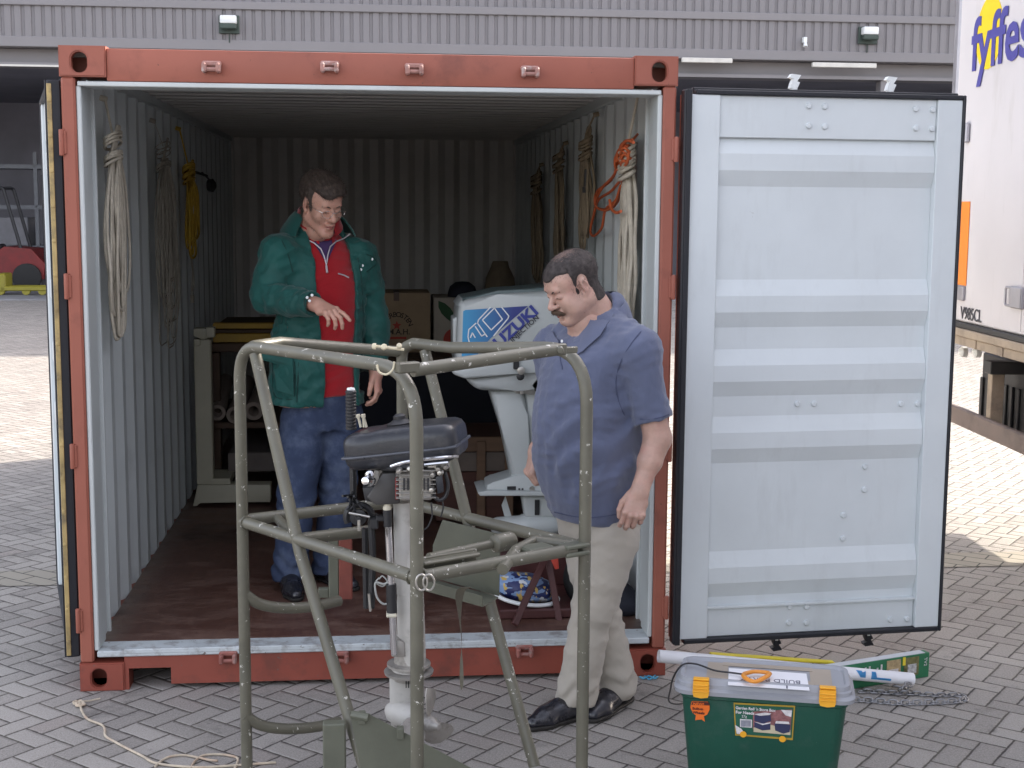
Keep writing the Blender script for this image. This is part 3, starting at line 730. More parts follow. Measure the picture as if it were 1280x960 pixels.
# panel and tray on the far right side
def quad_plate(name, P, th=.004, mt=olivep, par=cg):
    P = [Vector(p) for p in P]; n = (P[1]-P[0]).cross(P[2]-P[0]).normalized(); bm = BM()
    A = [bm.verts.new(p) for p in P]; B = [bm.verts.new(p+n*th) for p in P]; k = len(P)
    bm.faces.new(A); bm.faces.new(list(reversed(B)))
    for i in range(k): bm.faces.new((A[i], B[i], B[(i+1) % k], A[(i+1) % k]))
    return obj(name, bm, mt, par)
KY = lerp(K_, R_, .35)
f = lambda u, v, o=0.0: on_plane(u, v, K_+V(-.02, -.03+o, 0), R_+V(-.02, -.03+o, 0))
quad_plate('guard_panel', [f(553, 650), f(625, 668), f(623, 745), f(541, 722), f(541, 682)])
quad_plate('tray_floor', [f(541, 724), f(623, 746), f(623, 746)+V(-.06, -.10, -.0), f(541, 724)+V(-.06, -.10, 0)])
a, b_ = f(541, 724)+V(-.06, -.105, 0), f(623, 746)+V(-.06, -.105, 0)
quad_plate('tray_lip', [a, b_, b_+V(0, 0, .035), a+V(0, 0, .035)])
# motor bracket tubes and plates on the middle level
bp = lambda u, v, z: at(u, v, z=z)
tubeo([bp(536, 697, ZM+.01), bp(632, 676, ZM+.01)], 'bracket_tube', .014)
bm = BM(); a = bp(617, 680, ZM+.012); d = (bp(640, 675, ZM+.012)-a).normalized(); lathe(bm, [(.0, 0), (.02, .0), (.027, .004), (.029, .01), (.029, .07), (.024, .08), (0, .081)], a, d, 20); obj('bracket_cap', bm, olive, cg)
tubeo([bp(628, 712, ZM-.01), bp(645, 688, ZM+.01), bp(668, 676, ZM+.01), bp(725, 684, ZM+.0)], 'bracket_arm', .018)
bm = BM(); a = bp(545, 694, ZM+.035); ax, ay, az = frame_from(lerp(N_, R_, 1)-N_)[0], V(0, 0, 1), None
dd = (R_-N_).normalized(); pp = V(-dd.y, dd.x, 0)
obox(bm, bp(560, 697, ZM+.03), dd, pp, V(0, 0, 1), (.20, .055, .012), .004); obox(bm, bp(560, 700, ZM+.02), dd, pp, V(0, 0, 1), (.20, .012, .045), .003); obj('bracket_plate', bm, olive, cg)
bm = BM(); obox(bm, bp(552, 712, ZM+.0), dd, pp, V(0, 0, 1), (.22, .10, .008), .003); obj('bracket_plate', bm, olivep, cg)
bm = BM(); obox(bm, bp(670, 690, ZM+.0), dd, pp, V(0, 0, 1), (.10, .07, .04), .006); obj('corner_socket', bm, olivep, cg)
bm = BM(); obox(bm, nr(.93, ZM+.012), dd, pp, V(0, 0, 1), (.09, .05, .014), .004); obox(bm, nr(.93, ZM-.012), dd, pp, V(0, 0, 1), (.09, .05, .014), .004); obj('corner_clamp', bm, olivep, cg)
# hinged clamps and split pins of the loose top bar
steel = mat('steel', (.52, .50, .46), .35, .9, var=.12, vscale=30, bump=.05)
cord = mat('cream_cord', (.62, .56, .40), .8, var=.15, vscale=60, bump=.3, bscale=300)
bm = BM()
p = nr(.82, ZT+.03); obox(bm, p, dd, pp, V(0, 0, 1), (.05, .02, .035), .004); bolt_head(bm, p+V(0, -.02, .0), V(0, -1, 0), .012, .012); obox(bm, p+dd*.04+V(0, 0, -.004), dd, pp, V(0, 0, 1), (.06, .012, .02), .003); obj('bar_clamp', bm, olive, cg)
bm = BM()
p = nr(-.03, ZT-.0); obox(bm, p+V(-.01, -.01, .01), dd, pp, V(0, 0, 1), (.07, .03, .03), .004); obj('bar_clamp', bm, olive, cg)
bm = BM(); a = at(470, 433, y=N_.y+.02); 
tube(bm, [a, at(505, 437, y=N_.y)], .004, 8); bolt_head(bm, a, V(-1, 0, .1), .009, .012); bolt_head(bm, at(480, 434, y=N_.y-.005), V(0, -1, .3), .009, .012); bolt_head(bm, at(499, 433, y=N_.y-.01), V(0, -1, .5), .008, .012); obj('split_pin', bm, cord, cg)
bm = BM(); tube(bm, smooth_path([at(u, v, y=N_.y-.03) for u, v in ((471, 456), (474, 465), (483, 468), (491, 462), (493, 452))], 5), .003, 6); obj('wire_ring', bm, cord, cg)
for u, v in ((527, 728), (536, 726)):
    bm = BM(); pts = [at(u+7*math.cos(a), v+10*math.sin(a)+(2 if u > 530 else 0), y=N_.y-.035) for a in [k*math.pi/8 for k in range(16)]]; tube(bm, pts, .003, 6, closed=True); obj('pin_ring', bm, steel, cg)
# webbing strap
web = mat('olive_webbing', (.10, .09, .065), .85, var=.15, vscale=30, bump=.35, bscale=250)
bm = BM(); y = N_.y+.22
ctr = [at(u, v, y=y) for u, v in ((583, 734), (577, 737), (574, 748), (575, 775), (577, 800), (577, 825), (577, 850), (577, 862))]
wd = [.03, .032, .032, .012, .010, .034, .022, .004]; rings = []
ctr2 = smooth_path(ctr, 5); w2 = [np.interp(i/5, range(8), wd) for i in range(len(ctr2))]
for i, (c, w) in enumerate(zip(ctr2, w2)):
    tw_ = i*.07; ax = V(math.cos(tw_), math.sin(tw_)*.8, 0); ny = V(0, .003, 0)
    rings.append([bm.verts.new(c-ax*w/2-ny), bm.verts.new(c+ax*w/2-ny), bm.verts.new(c+ax*w/2+ny), bm.verts.new(c-ax*w/2+ny)])
for A, B in zip(rings, rings[1:]):
    for k in range(4): bm.faces.new((A[k], A[(k+1) % 4], B[(k+1) % 4], B[k]))
bm.faces.new(rings[0]); bm.faces.new(rings[-1]); obj('strap', bm, web, cg)
# splash plate low down
PY = N_.y+.18
bm = BM(); pxprism(bm, [(437, 889), (446, 890), (462, 893), (592, 962), (592, 1000), (458, 1000)], PY, .004); obj('splash_plate', bm, olivep, cg)
for u, v in ((448, 892), (496, 911)): bm = BM(); pxbox(bm, u, u+9, v, v+14, PY-.012, .03, .002); obj('clip', bm, olivep, cg)
bm = BM(); a = at(440, 893, y=PY); tube(bm, [a, at(461, 897, y=PY-.02)], .012, 10); pxbox(bm, 404, 432, 905, 975, PY+.02, .04, .004); obj('foot_bracket', bm, olivep, cg)

# ================================================================== small outboard
om = thing('outboard_motor', 'small outboard with a black fuel tank hung upright inside the tube frame', 'outboard motor', (0, 0, 0))
OY = lerp(K_, N_, .5).y; oc = at(508, 800, y=OY); om.location = (oc.x, oc.y, .2); ROOT[om.name] = Vector(om.location)
tank = mat('black_tank', (.020, .022, .028), .34, var=.2, vscale=12, bump=.2, bscale=160, coat=.05, grime=((.09, .085, .08, 1), 16, .55, .5))
castw = mat('cast_grey_white', (.47, .455, .42), .5, var=.1, vscale=10, bump=.08, grime=((.25, .23, .2, 1), 16, .55, .5))
casta = mat('cast_alloy', (.36, .34, .31), .45, .4, var=.12, vscale=14, bump=.12, grime=((.12, .11, .10, 1), 18, .52, .6))
blkm = mat('black_metal', (.02, .02, .022), .45, var=.2, bump=.1, chips=(.16, .15, .14, 1), chipamt=.66, chipscale=60)
chrome = mat('chrome', (.75, .75, .76), .15, 1.0, var=.05, bump=0)
cream = mat('cream_paint', (.60, .56, .44), .5, var=.1, grime=((.3, .26, .18, 1), 20, .5, .4))
# tank: rounded section swept along its length, tilted up to the right
a = at(440, 562, y=OY-.02); b_ = at(577, 547, y=OY-.12); d = (b_-a); Lk = d.length; d.normalize(); sx = V(0, 0, 1).cross(d).normalized(); uz = d.cross(sx)
if uz.z < 0: uz = -uz
bm = BM(); rings = []
for t, sc, hs_ in ((0, .72, .7), (.012, .86, .86), (.035, .96, .95), (.06, 1, .97), (.09, 1, .97), (.125, 1.0, 1.06), (.2, 1.0, 1.06), (Lk-.06, 1, 1), (Lk-.03, .97, .97), (Lk-.01, .87, .86), (Lk, .72, .7)):
    c = a+d*t; ring = []
    for (px, pz) in rrect(.22*sc, .120*hs_, .037*sc, 5): ring.append(bm.verts.new(c+sx*px+uz*pz))
    rings.append(ring)
for A, B in zip(rings, rings[1:]):
    for k in range(len(A)): bm.faces.new((A[k], A[(k+1) % len(A)], B[(k+1) % len(A)], B[k]))
bm.faces.new(rings[0]); bm.faces.new(rings[-1]); tk = obj('fuel_tank', bm, tank, om, smooth=70)
bm = BM(); rings = []
for t, sc in ((-.004, .9), (.03, 1.0), (Lk-.03, 1), (Lk+.004, .9)):
    c = a+d*t; rings.append([bm.verts.new(c+sx*px+uz*(pz-.012)) for px, pz in rrect(.230*sc, .008, .0035, 2)])
for A, B in zip(rings, rings[1:]):
    for k in range(len(A)): bm.faces.new((A[k], A[(k+1) % len(A)], B[(k+1) % len(A)], B[k]))
bm.faces.new(rings[0]); bm.faces.new(rings[-1]); obj('seam', bm, mat('seam_black', (.07, .075, .09), .3), tk)
bm = BM(); lathe(bm, [(.042, 0), (.044, .006), (.03, .012), (.02, .018), (.02, .028), (.012, .034), (0, .035)], a+d*.17+uz*.062, uz, 20); obj('filler_cap', bm, blkm, tk)
# starter shroud rim, engine block, crankcase
bm = BM(); c = at(520, 580, y=OY-.07); lathe(bm, [(.0, .0), (.115, .0), (.125, .006), (.127, .012), (.12, .02), (.06, .026), (0, .026)], c, uz, 32); obj('flywheel_shroud', bm, blkm, om)
bm = BM(); tube(bm, smooth_path([at(u, v, y=y) for u, v, y in ((489, 583, OY-.19), (505, 578, OY-.22), (530, 574, OY-.235), (555, 571.5, OY-.23), (572, 570.5, OY-.2))], 6), .0055, 8); tube(bm, [at(530, 581, y=OY-.22), at(560, 578, y=OY-.22)], .006, 8); obj('chrome_rim', bm, chrome, om)
bm = BM(); pxbox(bm, 499, 541, 590, 626, OY-.19, .12, .006)
for k in range(7): pxbox(bm, 495, 545, 588+k*5.6, 590+k*5.6, OY-.20, .14, .001)
obj('cylinder_block', bm, casta, om)
for u in (504, 509, 513, 529, 534): bm = BM(); pxbox(bm, u, u+2.2, 598, 613, OY-.203, .004, 0); obj('cooling_slot', bm, blkm, om)
bm = BM(); pxprism(bm, [(478, 592), (500, 590), (500, 630), (470, 632), (458, 622), (470, 606)], OY-.14, .12, bev=.006); obj('crankcase', bm, mat('dark_case', (.05, .047, .045), .5, var=.2), om)
bm = BM(); pxbox(bm, 494, 498, 597, 625, OY-.17, .01); obj('red_gasket', bm, fred, om)
bm = BM(); pxprism(bm, [(544, 596), (553, 594), (555, 615), (547, 618)], OY-.2, .05, bev=.003); obj('ignition_coil', bm, tank, om)
bm = BM()
tube(bm, smooth_path([at(u, v, y=OY-.18) for u, v in ((540, 604), (541, 618), (549, 625), (557, 620), (560, 606), (556, 590))], 5), .006, 8)
tube(bm, smooth_path([at(u, v, y=OY-.17) for u, v in ((539, 628), (540, 645), (535, 658), (530, 662))], 5), .0025, 6)
tube(bm, smooth_path([at(u, v, y=OY-.17) for u, v in ((552, 622), (554, 634), (551, 646))], 5), .0025, 6)
obj('ignition_lead', bm, blkm, om)
for u, v in ((548, 584), (556, 581), (540, 592), (551, 590), (541, 611), (500, 587), (512, 586)): bm = BM(); lathe(bm, [(.0, 0), (.010, 0), (.011, .012), (.007, .022), (0, .024)], at(u, v, y=OY-.19), (rr(-.3, .3), -1, rr(-.3, .3)), 8); obj('fastener', bm, steel, om)
bm = BM(); pxbox(bm, 534, 562, 577, 586, OY-.19, .05, .004); obj('fuel_tap', bm, steel, om)
bm = BM(); pxbox(bm, 447, 471, 580, 588, OY-.12, .05, .004); pxbox(bm, 468, 474, 588, 612, OY-.12, .02, .002); pxbox(bm, 474, 484, 584, 610, OY-.1, .015, .002); obj('intake_bracket', bm, casta, om)
bm = BM(); lathe(bm, [(0, 0), (.016, 0), (.018, .02), (.012, .03), (.012, .05), (.006, .052), (0, .053)], at(464, 601, y=OY-.15), (-.4, -1, .2), 14); tube(bm, smooth_path([at(u, v, y=OY-.15) for u, v in ((466, 594), (464, 590), (459, 592), (459, 604))], 4), .006, 8); obj('carburettor', bm, chrome, om)
bm = BM(); pxprism(bm, [(453, 610), (476, 606), (484, 620), (480, 632), (456, 626)], OY-.13, .08, bev=.006); obj('air_box', bm, blkm, om)
bm = BM(); tube(bm, [at(441, 576, y=OY-.03), at(442, 630, y=OY-.03)], .011, 8); obj('tank_support', bm, blkm, om)
bm = BM(); 
for k in range(10): lathe(bm, [(.0, 0), (.004, 0), (.004, .05), (0, .05)], at(441, 622, y=OY-.06)+V(rr(-.012, .012), 0, rr(-.012, .012)), (rr(-1, 1), -1, rr(-1, 1)), 6)
obj('throttle_cable', bm, blkm, om)
# shaft column, steering rod
wcol = at(504, 630, y=OY-.06)
bm = BM(); tube(bm, [at(504, 626, y=OY-.06), at(506, 740, y=OY-.06)], .032, 18, flat=(1, 1.3)); obj('shaft_housing', bm, castw, om, smooth=60)
bm = BM(); tube(bm, [at(514, 690, y=OY-.055), at(513, 760, y=OY-.055), at(515, 822, y=OY-.055), at(516, 832, y=OY-.055)], [.036, .044, .045, .040], 20, flat=(1, 1.3)); obj('exhaust_housing', bm, castw, om, smooth=60)
bm = BM(); tube(bm, [at(485, 652, y=OY-.12), at(493, 818, y=OY-.12)], .011, 12); obj('steering_rod', bm, chrome, om, smooth=60)
bm = BM(); tube(bm, [at(484, 637, y=OY-.12), at(485, 658, y=OY-.12)], [.014, .013], 12); obj('rod_sleeve', bm, blkm, om, smooth=60)
bm = BM(); tube(bm, [at(489, 730, y=OY-.12), at(490, 768, y=OY-.12)], .0165, 12); obj('rod_sleeve', bm, blkm, om, smooth=60)
bm = BM(); lathe(bm, [(0, 0), (.012, 0), (.014, .01), (.01, .02), (.013, .03), (.009, .045), (0, .046)], at(484, 639, y=OY-.12), (0, 0, 1), 14); obj('rod_fitting', bm, cream, om)
bm = BM(); pxbox(bm, 483, 496, 768, 772.5, OY-.145, .05, .003); obj('rod_fitting', bm, cream, om)
# lower leg
bm = BM(); c = at(511, 838, y=OY-.06)
lathe(bm, [(0, -.03), (.05, -.028), (.055, -.012), (.078, -.008), (.08, 0), (.055, .004), (.05, .014), (.07, .018), (.07, .026), (.048, .03), (.045, .06), (0, .062)], c, (0, 0, 1), 28); obj('cavitation_plate', bm, casta, om, smooth=50)
bm = BM(); pxprism(bm, [(489, 806), (497, 800), (506, 803), (507, 822), (489, 822)], OY-.11, .05, bev=.006); obj('mount_lug', bm, casta, om)
bm = BM(); tube(bm, [at(506, 842, y=OY-.06), at(505, 885, y=OY-.06)], [.05, .045], 20, flat=(1, .62)); obj('gear_leg', bm, castw, om, smooth=60)
for u in (507, 510, 513): bm = BM(); pxbox(bm, u, u+1.3, 845, 860, OY-.115, .004, 0); obj('water_inlet', bm, blkm, om)
AX = V(.64, -.76, .02).normalized()
gc = at(497, 890, y=OY-.06)
bm = BM(); lathe(bm, [(0, -.05), (.02, -.042), (.036, -.018), (.042, .01), (.042, .06), (.036, .1), (.03, .115), (0, .116)], gc, AX, 22); obj('gearcase', bm, castw, om, smooth=60)
bm = BM(); tube(bm, [gc+V(.02, 0, -.03), gc+V(.01, 0, -.10)], [.045, .02], 12, flat=(1, .2)); obj('skeg', bm, castw, om, smooth=60)
hub = gc+AX*.118
bm = BM(); lathe(bm, [(0, 0), (.024, 0), (.026, .02), (.024, .05), (.014, .066), (.010, .08), (0, .082)], hub, AX, 18)
x_, y_, _ = frame_from(AX, (0, 0, 1))
for k in range(3):
    a0 = RAD(-50+120*k); ra = x_*math.cos(a0)+y_*math.sin(a0); ta = AX.cross(ra)
    nr_, nt = 9, 8; G = []
    for i in range(nr_):
        s = i/(nr_-1); r_ = .016+s*.092; w = .046*math.sqrt(max(.03, 1-((s-.55)/.56)**2)); pitch = RAD(36-16*s); cd = ta*math.cos(pitch)+AX*math.sin(pitch)
        row = []
        for j in range(nt):
            q = (j/(nt-1)-.5)*2
            row.append(hub+AX*(.025-.005*q*q)+ra*r_+cd*(q*w)+ta*(.02*s*s))
        G.append(row)
    n_ = [[None]*nt for _ in range(nr_)]
    F1 = [[bm.verts.new(p) for p in r] for r in G]; F2 = [[bm.verts.new(p+AX*.004) for p in r] for r in G]
    for i in range(nr_-1):
        for j in range(nt-1):
            bm.faces.new((F1[i][j], F1[i][j+1], F1[i+1][j+1], F1[i+1][j])); bm.faces.new((F2[i][j+1], F2[i][j], F2[i+1][j], F2[i+1][j+1]))
    bd = [(i, 0) for i in range(nr_)]+[(nr_-1, j) for j in range(1, nt)]+[(i, nt-1) for i in range(nr_-2, -1, -1)]
    for (i, j), (p, q) in zip(bd, bd[1:]): bm.faces.new((F1[i][j], F1[p][q], F2[p][q], F2[i][j]))
obj('propeller', bm, casta, om, smooth=50)
# black clamp bracket, tiller grip
bm = BM(); c = at(449, 645, y=OY-.04)
pts = [at(449+17*math.cos(a)*(.95), 646+15*math.sin(a), y=OY-.05) for a in [RAD(x) for x in range(150, 400, 18)]]
tube(bm, pts+[at(466, 690, y=OY-.05), at(464, 760, y=OY-.05)], .011, 8)
tube(bm, [at(456, 660, y=OY-.02), at(458, 760, y=OY-.02)], .010, 8)
pxbox(bm, 462, 473, 648, 662, OY-.1, .08, .004); pxbox(bm, 470, 486, 645, 652, OY-.11, .03, .004)
lathe(bm, [(0, 0), (.026, 0), (.026, .012), (.01, .014), (.01, .04), (0, .04)], at(448, 646, y=OY-.07), (0, -1, 0), 20)
obj('clamp_bracket', bm, blkm, om)
bm = BM(); pxbox(bm, 447, 450.5, 650, 664, OY-.12, .004, .001); tube(bm, [at(436, 641, y=OY-.1), at(462, 646, y=OY-.1)], .004, 8); obj('clamp_screw', bm, steel, om)
bm = BM(); tube(bm, smooth_path([at(u, v, y=OY-.12) for u, v in ((487, 726), (480, 730), (470, 728), (469, 736), (472, 748), (480, 755), (490, 752))], 5), .0035, 6); tube(bm, smooth_path([at(u, v, y=OY-.11) for u, v in ((474, 722), (470, 728), (478, 733), (484, 727), (478, 720), (474, 724))], 4), .0025, 6); obj('fuel_line', bm, mat('clear_hose', (.35, .36, .34), .4), om)
bm = BM(); tube(bm, [at(461, 742, y=OY-.07), at(463, 764, y=OY-.07)], .004, 6); obj('hanging_pin', bm, steel, om)
bm = BM()
n = 12; prof = []
for k in range(n): prof += [(.0155, k*.0105), (.0175, k*.0105+.002), (.0175, k*.0105+.008), (.0155, k*.0105+.0100)]
lathe(bm, [(0, -.001)]+prof+[(.012, n*.0105+.003), (0, n*.0105+.004)], at(439, 537, y=OY+.02), (0, 0, 1), 16); tg = obj('tiller_grip', bm, blkm, om)
bm = BM(); lathe(bm, [(0, 0), (.0135, 0), (.012, .006), (0, .008)], at(439, 537, y=OY+.02)+V(0, 0, n*.0105+.002), (0, 0, 1), 14); obj('grip_end', bm, wmet, tg)
for u in (451, 455, 458): bm = BM(); lathe(bm, [(0, 0), (.004, 0), (.0045, .03), (.007, .034), (.007, .042), (0, .043)], at(u, 534, y=OY+.0), (rr(-.3, .2), 0, 1), 8); obj('choke_knob', bm, cream, om)
# ================================================================== big outboard
bmw = mat('motor_silver_white', (.53, .56, .55), .35, var=.05, vscale=3, bump=.03, coat=.2, grime=((.4, .42, .40, 1), 6, .6, .3))
bmg = mat('motor_grey_cap', (.11, .15, .15), .4, var=.1)
BY = 1.15
bo = thing('outboard_motor', 'large white outboard with a blue decal standing inside the container behind the moustached man', 'outboard motor', at(650, 660, y=BY+.2))
def cowl(pts, y, th, bev, name, m, par=bo, seg=4, lab=None):
    bm = BM(); pxprism(bm, pts, y, th, bev=bev, seg=seg); return obj(name, bm, m, par, lab, smooth=40)
cow = cowl([(573, 381), (577, 376), (622, 368), (684, 364), (735, 372), (742, 430), (668, 446), (569, 460)], BY-.02, .40, .035, 'cowl', bmw)
cowl([(577, 373), (622, 363.5), (680, 359), (738, 366), (738, 374), (684, 366.5), (620, 372), (576, 378)], BY+.02, .32, .012, 'cowl_top', bmg)
cowl([(566, 398), (572, 396), (572, 440), (566, 440)], BY+.06, .2, .006, 'rear_latch', bmw)
cowl([(563, 461), (668, 443), (742, 432), (742, 462), (664, 466), (582, 474), (566, 468)], BY-.04, .44, .015, 'lower_pan', bmw)
bm = BM(); pxprism(bm, [(562, 459.5), (668, 442), (742, 430.5), (742, 431.8), (668, 443.5), (562, 461)], BY-.043, .446); obj('pan_seal', bm, blkm, bo)
cowl([(580, 473), (664, 465), (742, 458), (730, 486), (649, 489), (597, 488.5)], BY+.0, .36, .03, 'lower_pan', mat('motor_grey', (.42, .44, .43), .4, var=.06))
cowl([(612, 489), (655, 486), (660, 520), (668, 600), (641, 604), (628, 540)], BY+.07, .2, .03, 'midsection', bmw)
cowl([(655, 488), (700, 486), (700, 602), (668, 602)], BY+.1, .14, .02, 'swivel_bracket', bmw)
cowl([(609, 606), (616, 603), (645, 594), (700, 594), (700, 616), (607, 617)], BY+.06, .2, .008, 'gear_housing', bmw)
cowl([(597, 616), (607, 613.5), (702, 615.5), (702, 620), (600, 620)], BY+.02, .28, .004, 'cavitation_plate', bmw)
cowl([(652, 620), (700, 620), (700, 648), (656, 648)], BY+.1, .1, .02, 'gear_leg', bmw)
cowl([(632, 620.5), (641, 650), (632, 650), (627, 632)], BY+.14, .012, .002, 'trim_tab', bmw)
bm = BM(); p = at(614, 657, y=BY+.14); q = at(715, 657, y=BY+.14); Lq = (q-p).length
lathe(bm, [(.030, 0), (.035, .004), (.044, .03), (.05, .12), (.052, .15), (.058, .155), (.06, .2), (.058, .3), (.04, .38), (.0, .42)], p, (1, 0, 0), 28); obj('torpedo', bm, bmw, bo, smooth=50)
bm = BM(); lathe(bm, [(0, -.01), (.012, -.01), (.013, .02), (.028, .02)], p, (1, 0, 0), 16); obj('prop_shaft', bm, steel, bo)
bm = BM(); pxbox(bm, 668.5, 674.5, 625, 644, BY+.09, .02, .001); obj('water_grille', bm, blkm, bo)
for u, w in ((634, 11), (648, 2.4), (652, 2.4)): bm = BM(); pxbox(bm, u, u+w, 608+(w < 5)*2.5, 613.5-(w < 5), BY+.055, .01, .001); obj('vent', bm, blkm, bo)
bm = BM(); bolt_head(bm, at(665, 611, y=BY+.06), V(0, -1, 0), .014, .01); obj('bolt', bm, steel, bo)
bm = BM(); pxprism(bm, [(648, 478), (640, 486), (645, 492), (668, 494), (672, 480)], BY+.03, .05, bev=.006); obj('steering_arm', bm, steel, bo)
for u, v in ((645, 486), (652, 490), (660, 487), (656, 482)): bm = BM(); bolt_head(bm, at(u, v, y=BY+.03), V(0, -1, 0), .013, .012); obj('bolt', bm, steel, bo)
bm = BM(); pxbox(bm, 642, 649, 448, 462, BY-.06, .02, .004); lathe(bm, [(0, 0), (.018, 0), (.02, .02), (0, .03)], at(650, 470, y=BY-.045), (0, -1, 0), 12); obj('cowl_latch', bm, blkm, bo)
bm = BM(); lathe(bm, [(0, 0), (.02, 0), (.02, .02), (0, .025)], at(651, 463, y=BY-.05), (0, -1, 0), 12); obj('latch_knob', bm, steel, bo)
bm = BM(); pxprism(bm, [(664, 482), (676, 466), (682, 470), (670, 490)], BY-.0, .03, bev=.004); obj('rubber_mount', bm, rub, bo)
bm = BM(); pxbox(bm, 661, 672, 578, 600, BY+.05, .04, .004); obj('anode', bm, wmet, bo)
# decal: printed blue field, white outlines, lettering, all lying on the cowl side
def decal_mat():
    m = bpy.data.materials.new('decal_blue_print'); m.use_nodes = True; t = NT(m); b = t.n['Principled BSDF']
    tc = t.new('ShaderNodeTexCoord'); sp = t.new('ShaderNodeSeparateXYZ'); t.link(tc.outputs['Object'], sp.inputs[0])
    o = ROOT[bo.name]; x0 = at(578, 400, y=BY).x-o.x; x1 = at(640, 400, y=BY).x-o.x
    f = t.ramp(sp.outputs[0], x0, x1); c = t.mix(f, (.06, .34, .62, 1), (.045, .06, .25, 1)); t.link(c, b.inputs['Base Color']); b.inputs['Roughness'].default_value = .35; return m
DY = BY-.024
bm = BM(); pxprism(bm, [(579, 389), (582, 387.5), (660, 382.5), (612, 424), (590, 452), (577, 454)], DY, .003); obj('decal', bm, decal_mat(), cow)
bm = BM()
def pline(pts, w=1.5, y=DY-.0035, closed=False):
    P = [at(u, v, y=y) for u, v in pts]
    if closed: P.append(P[0])
    for a, b in zip(P, P[1:]):
        d = (b-a).normalized(); obox(bm, (a+b)/2, d, V(0, 1, 0), d.cross(V(0, 1, 0)), ((b-a).length+.002, .003, w/255), 0)
pline([(613, 384), (598, 400), (597, 404), (609, 421)]); pline([(627, 384), (636, 395), (635, 398), (617, 420)])
pline([(618, 385), (603, 400), (614, 412.5), (628, 399)], closed=True)
pline([(595, 404), (586, 412), (585, 421), (587, 430)]); pline([(594, 408), (602, 420), (606, 418)]); pline([(588, 422), (590.5, 416), (594, 422)])
obj('decal_outline', bm, mat('decal_white', (.85, .87, .88), .4, var=.02), cow)
dxy = lambda u, v: at(u, v, y=DY-.003)
a, b_ = dxy(616, 443), dxy(673, 391); ax = (b_-a); wl = ax.length; ax.normalize(); ay = V(-ax.z, 0, ax.x)
me = text_mesh('SUZUKI', .076, a+ax*.0, ax, ay, .002, bold=.0028)
w0 = max((v.co-a).dot(ax) for v in me.vertices); 
for v in me.vertices: q = (v.co-a).dot(ax); v.co += ax*(q*(wl/w0)-q)
bm = BM(); add_me(bm, me); obj('decal_lettering', bm, mat('decal_navy', (.045, .06, .30), .4), cow, smooth=None)
a = dxy(640.5, 428); b_ = dxy(674, 398); ax = (b_-a); wl = ax.length; ax.normalize(); ay = V(-ax.z, 0, ax.x)
me = text_mesh('INJECTION', .034, a, ax, ay, .002, bold=.0006); w0 = max((v.co-a).dot(ax) for v in me.vertices)
for v in me.vertices: q = (v.co-a).dot(ax); v.co += ax*(q*(wl/w0)-q)
bm = BM(); add_me(bm, me); obj('decal_lettering', bm, MATS['ink'], cow, smooth=None)
# ================================================================== soft-surface modelling
def surface_nets(F, lo, h):
    """mesh of the zero level of a scalar field sampled on a regular grid"""
    s = F < 0
    n0, n1, n2 = F.shape
    cs = np.zeros((n0-1, n1-1, n2-1), np.int8)
    for a in (0, 1):
        for b in (0, 1):
            for c in (0, 1): cs += s[a:n0-1+a, b:n1-1+b, c:n2-1+c]
    act = (cs > 0) & (cs < 8); I = np.argwhere(act); idx = np.full(act.shape, -1, np.int32); idx[act] = np.arange(len(I))
    acc = np.zeros((len(I), 3)); cnt = np.zeros(len(I))
    cor = [(a, b, c) for a in (0, 1) for b in (0, 1) for c in (0, 1)]
    val = {c: F[I[:, 0]+c[0], I[:, 1]+c[1], I[:, 2]+c[2]] for c in cor}
    for c in cor:
        for ax in range(3):
            if c[ax]: continue
            d = list(c); d[ax] = 1; d = tuple(d); a, b = val[c], val[d]; mk = (a < 0) != (b < 0)
            t = np.where(mk, a/np.where(mk, a-b, 1), 0)
            for k in range(3): acc[:, k] += np.where(mk, c[k]+(t if k == ax else 0), 0)
            cnt += mk
    P = (I+acc/cnt[:, None])*h+np.array(lo)
    quads = []
    for ax in range(3):
        o1, o2 = [(1, 2), (2, 0), (0, 1)][ax]
        sl0 = [slice(None)]*3; sl1 = [slice(None)]*3; sl0[ax] = slice(0, -1); sl1[ax] = slice(1, None)
        a, b = s[tuple(sl0)], s[tuple(sl1)]; ch = a != b; E = np.argwhere(ch); fl = a[ch]
        ok = (E[:, o1] > 0) & (E[:, o2] > 0) & (E[:, o1] < F.shape[o1]-1) & (E[:, o2] < F.shape[o2]-1); E = E[ok]; fl = fl[ok]
        def cell(d1, d2):
            Q = E.copy(); Q[:, o1] -= d1; Q[:, o2] -= d2; return idx[Q[:, 0], Q[:, 1], Q[:, 2]]
        q = np.stack([cell(1, 1), cell(0, 1), cell(0, 0), cell(1, 0)], 1); q[~fl] = q[~fl][:, ::-1]; quads.append(q)
    return P, np.concatenate(quads)
def smin(a, b, k):
    h = np.clip(.5+.5*(b-a)/k, 0, 1); return b*(1-h)+a*h-k*h*(1-h)
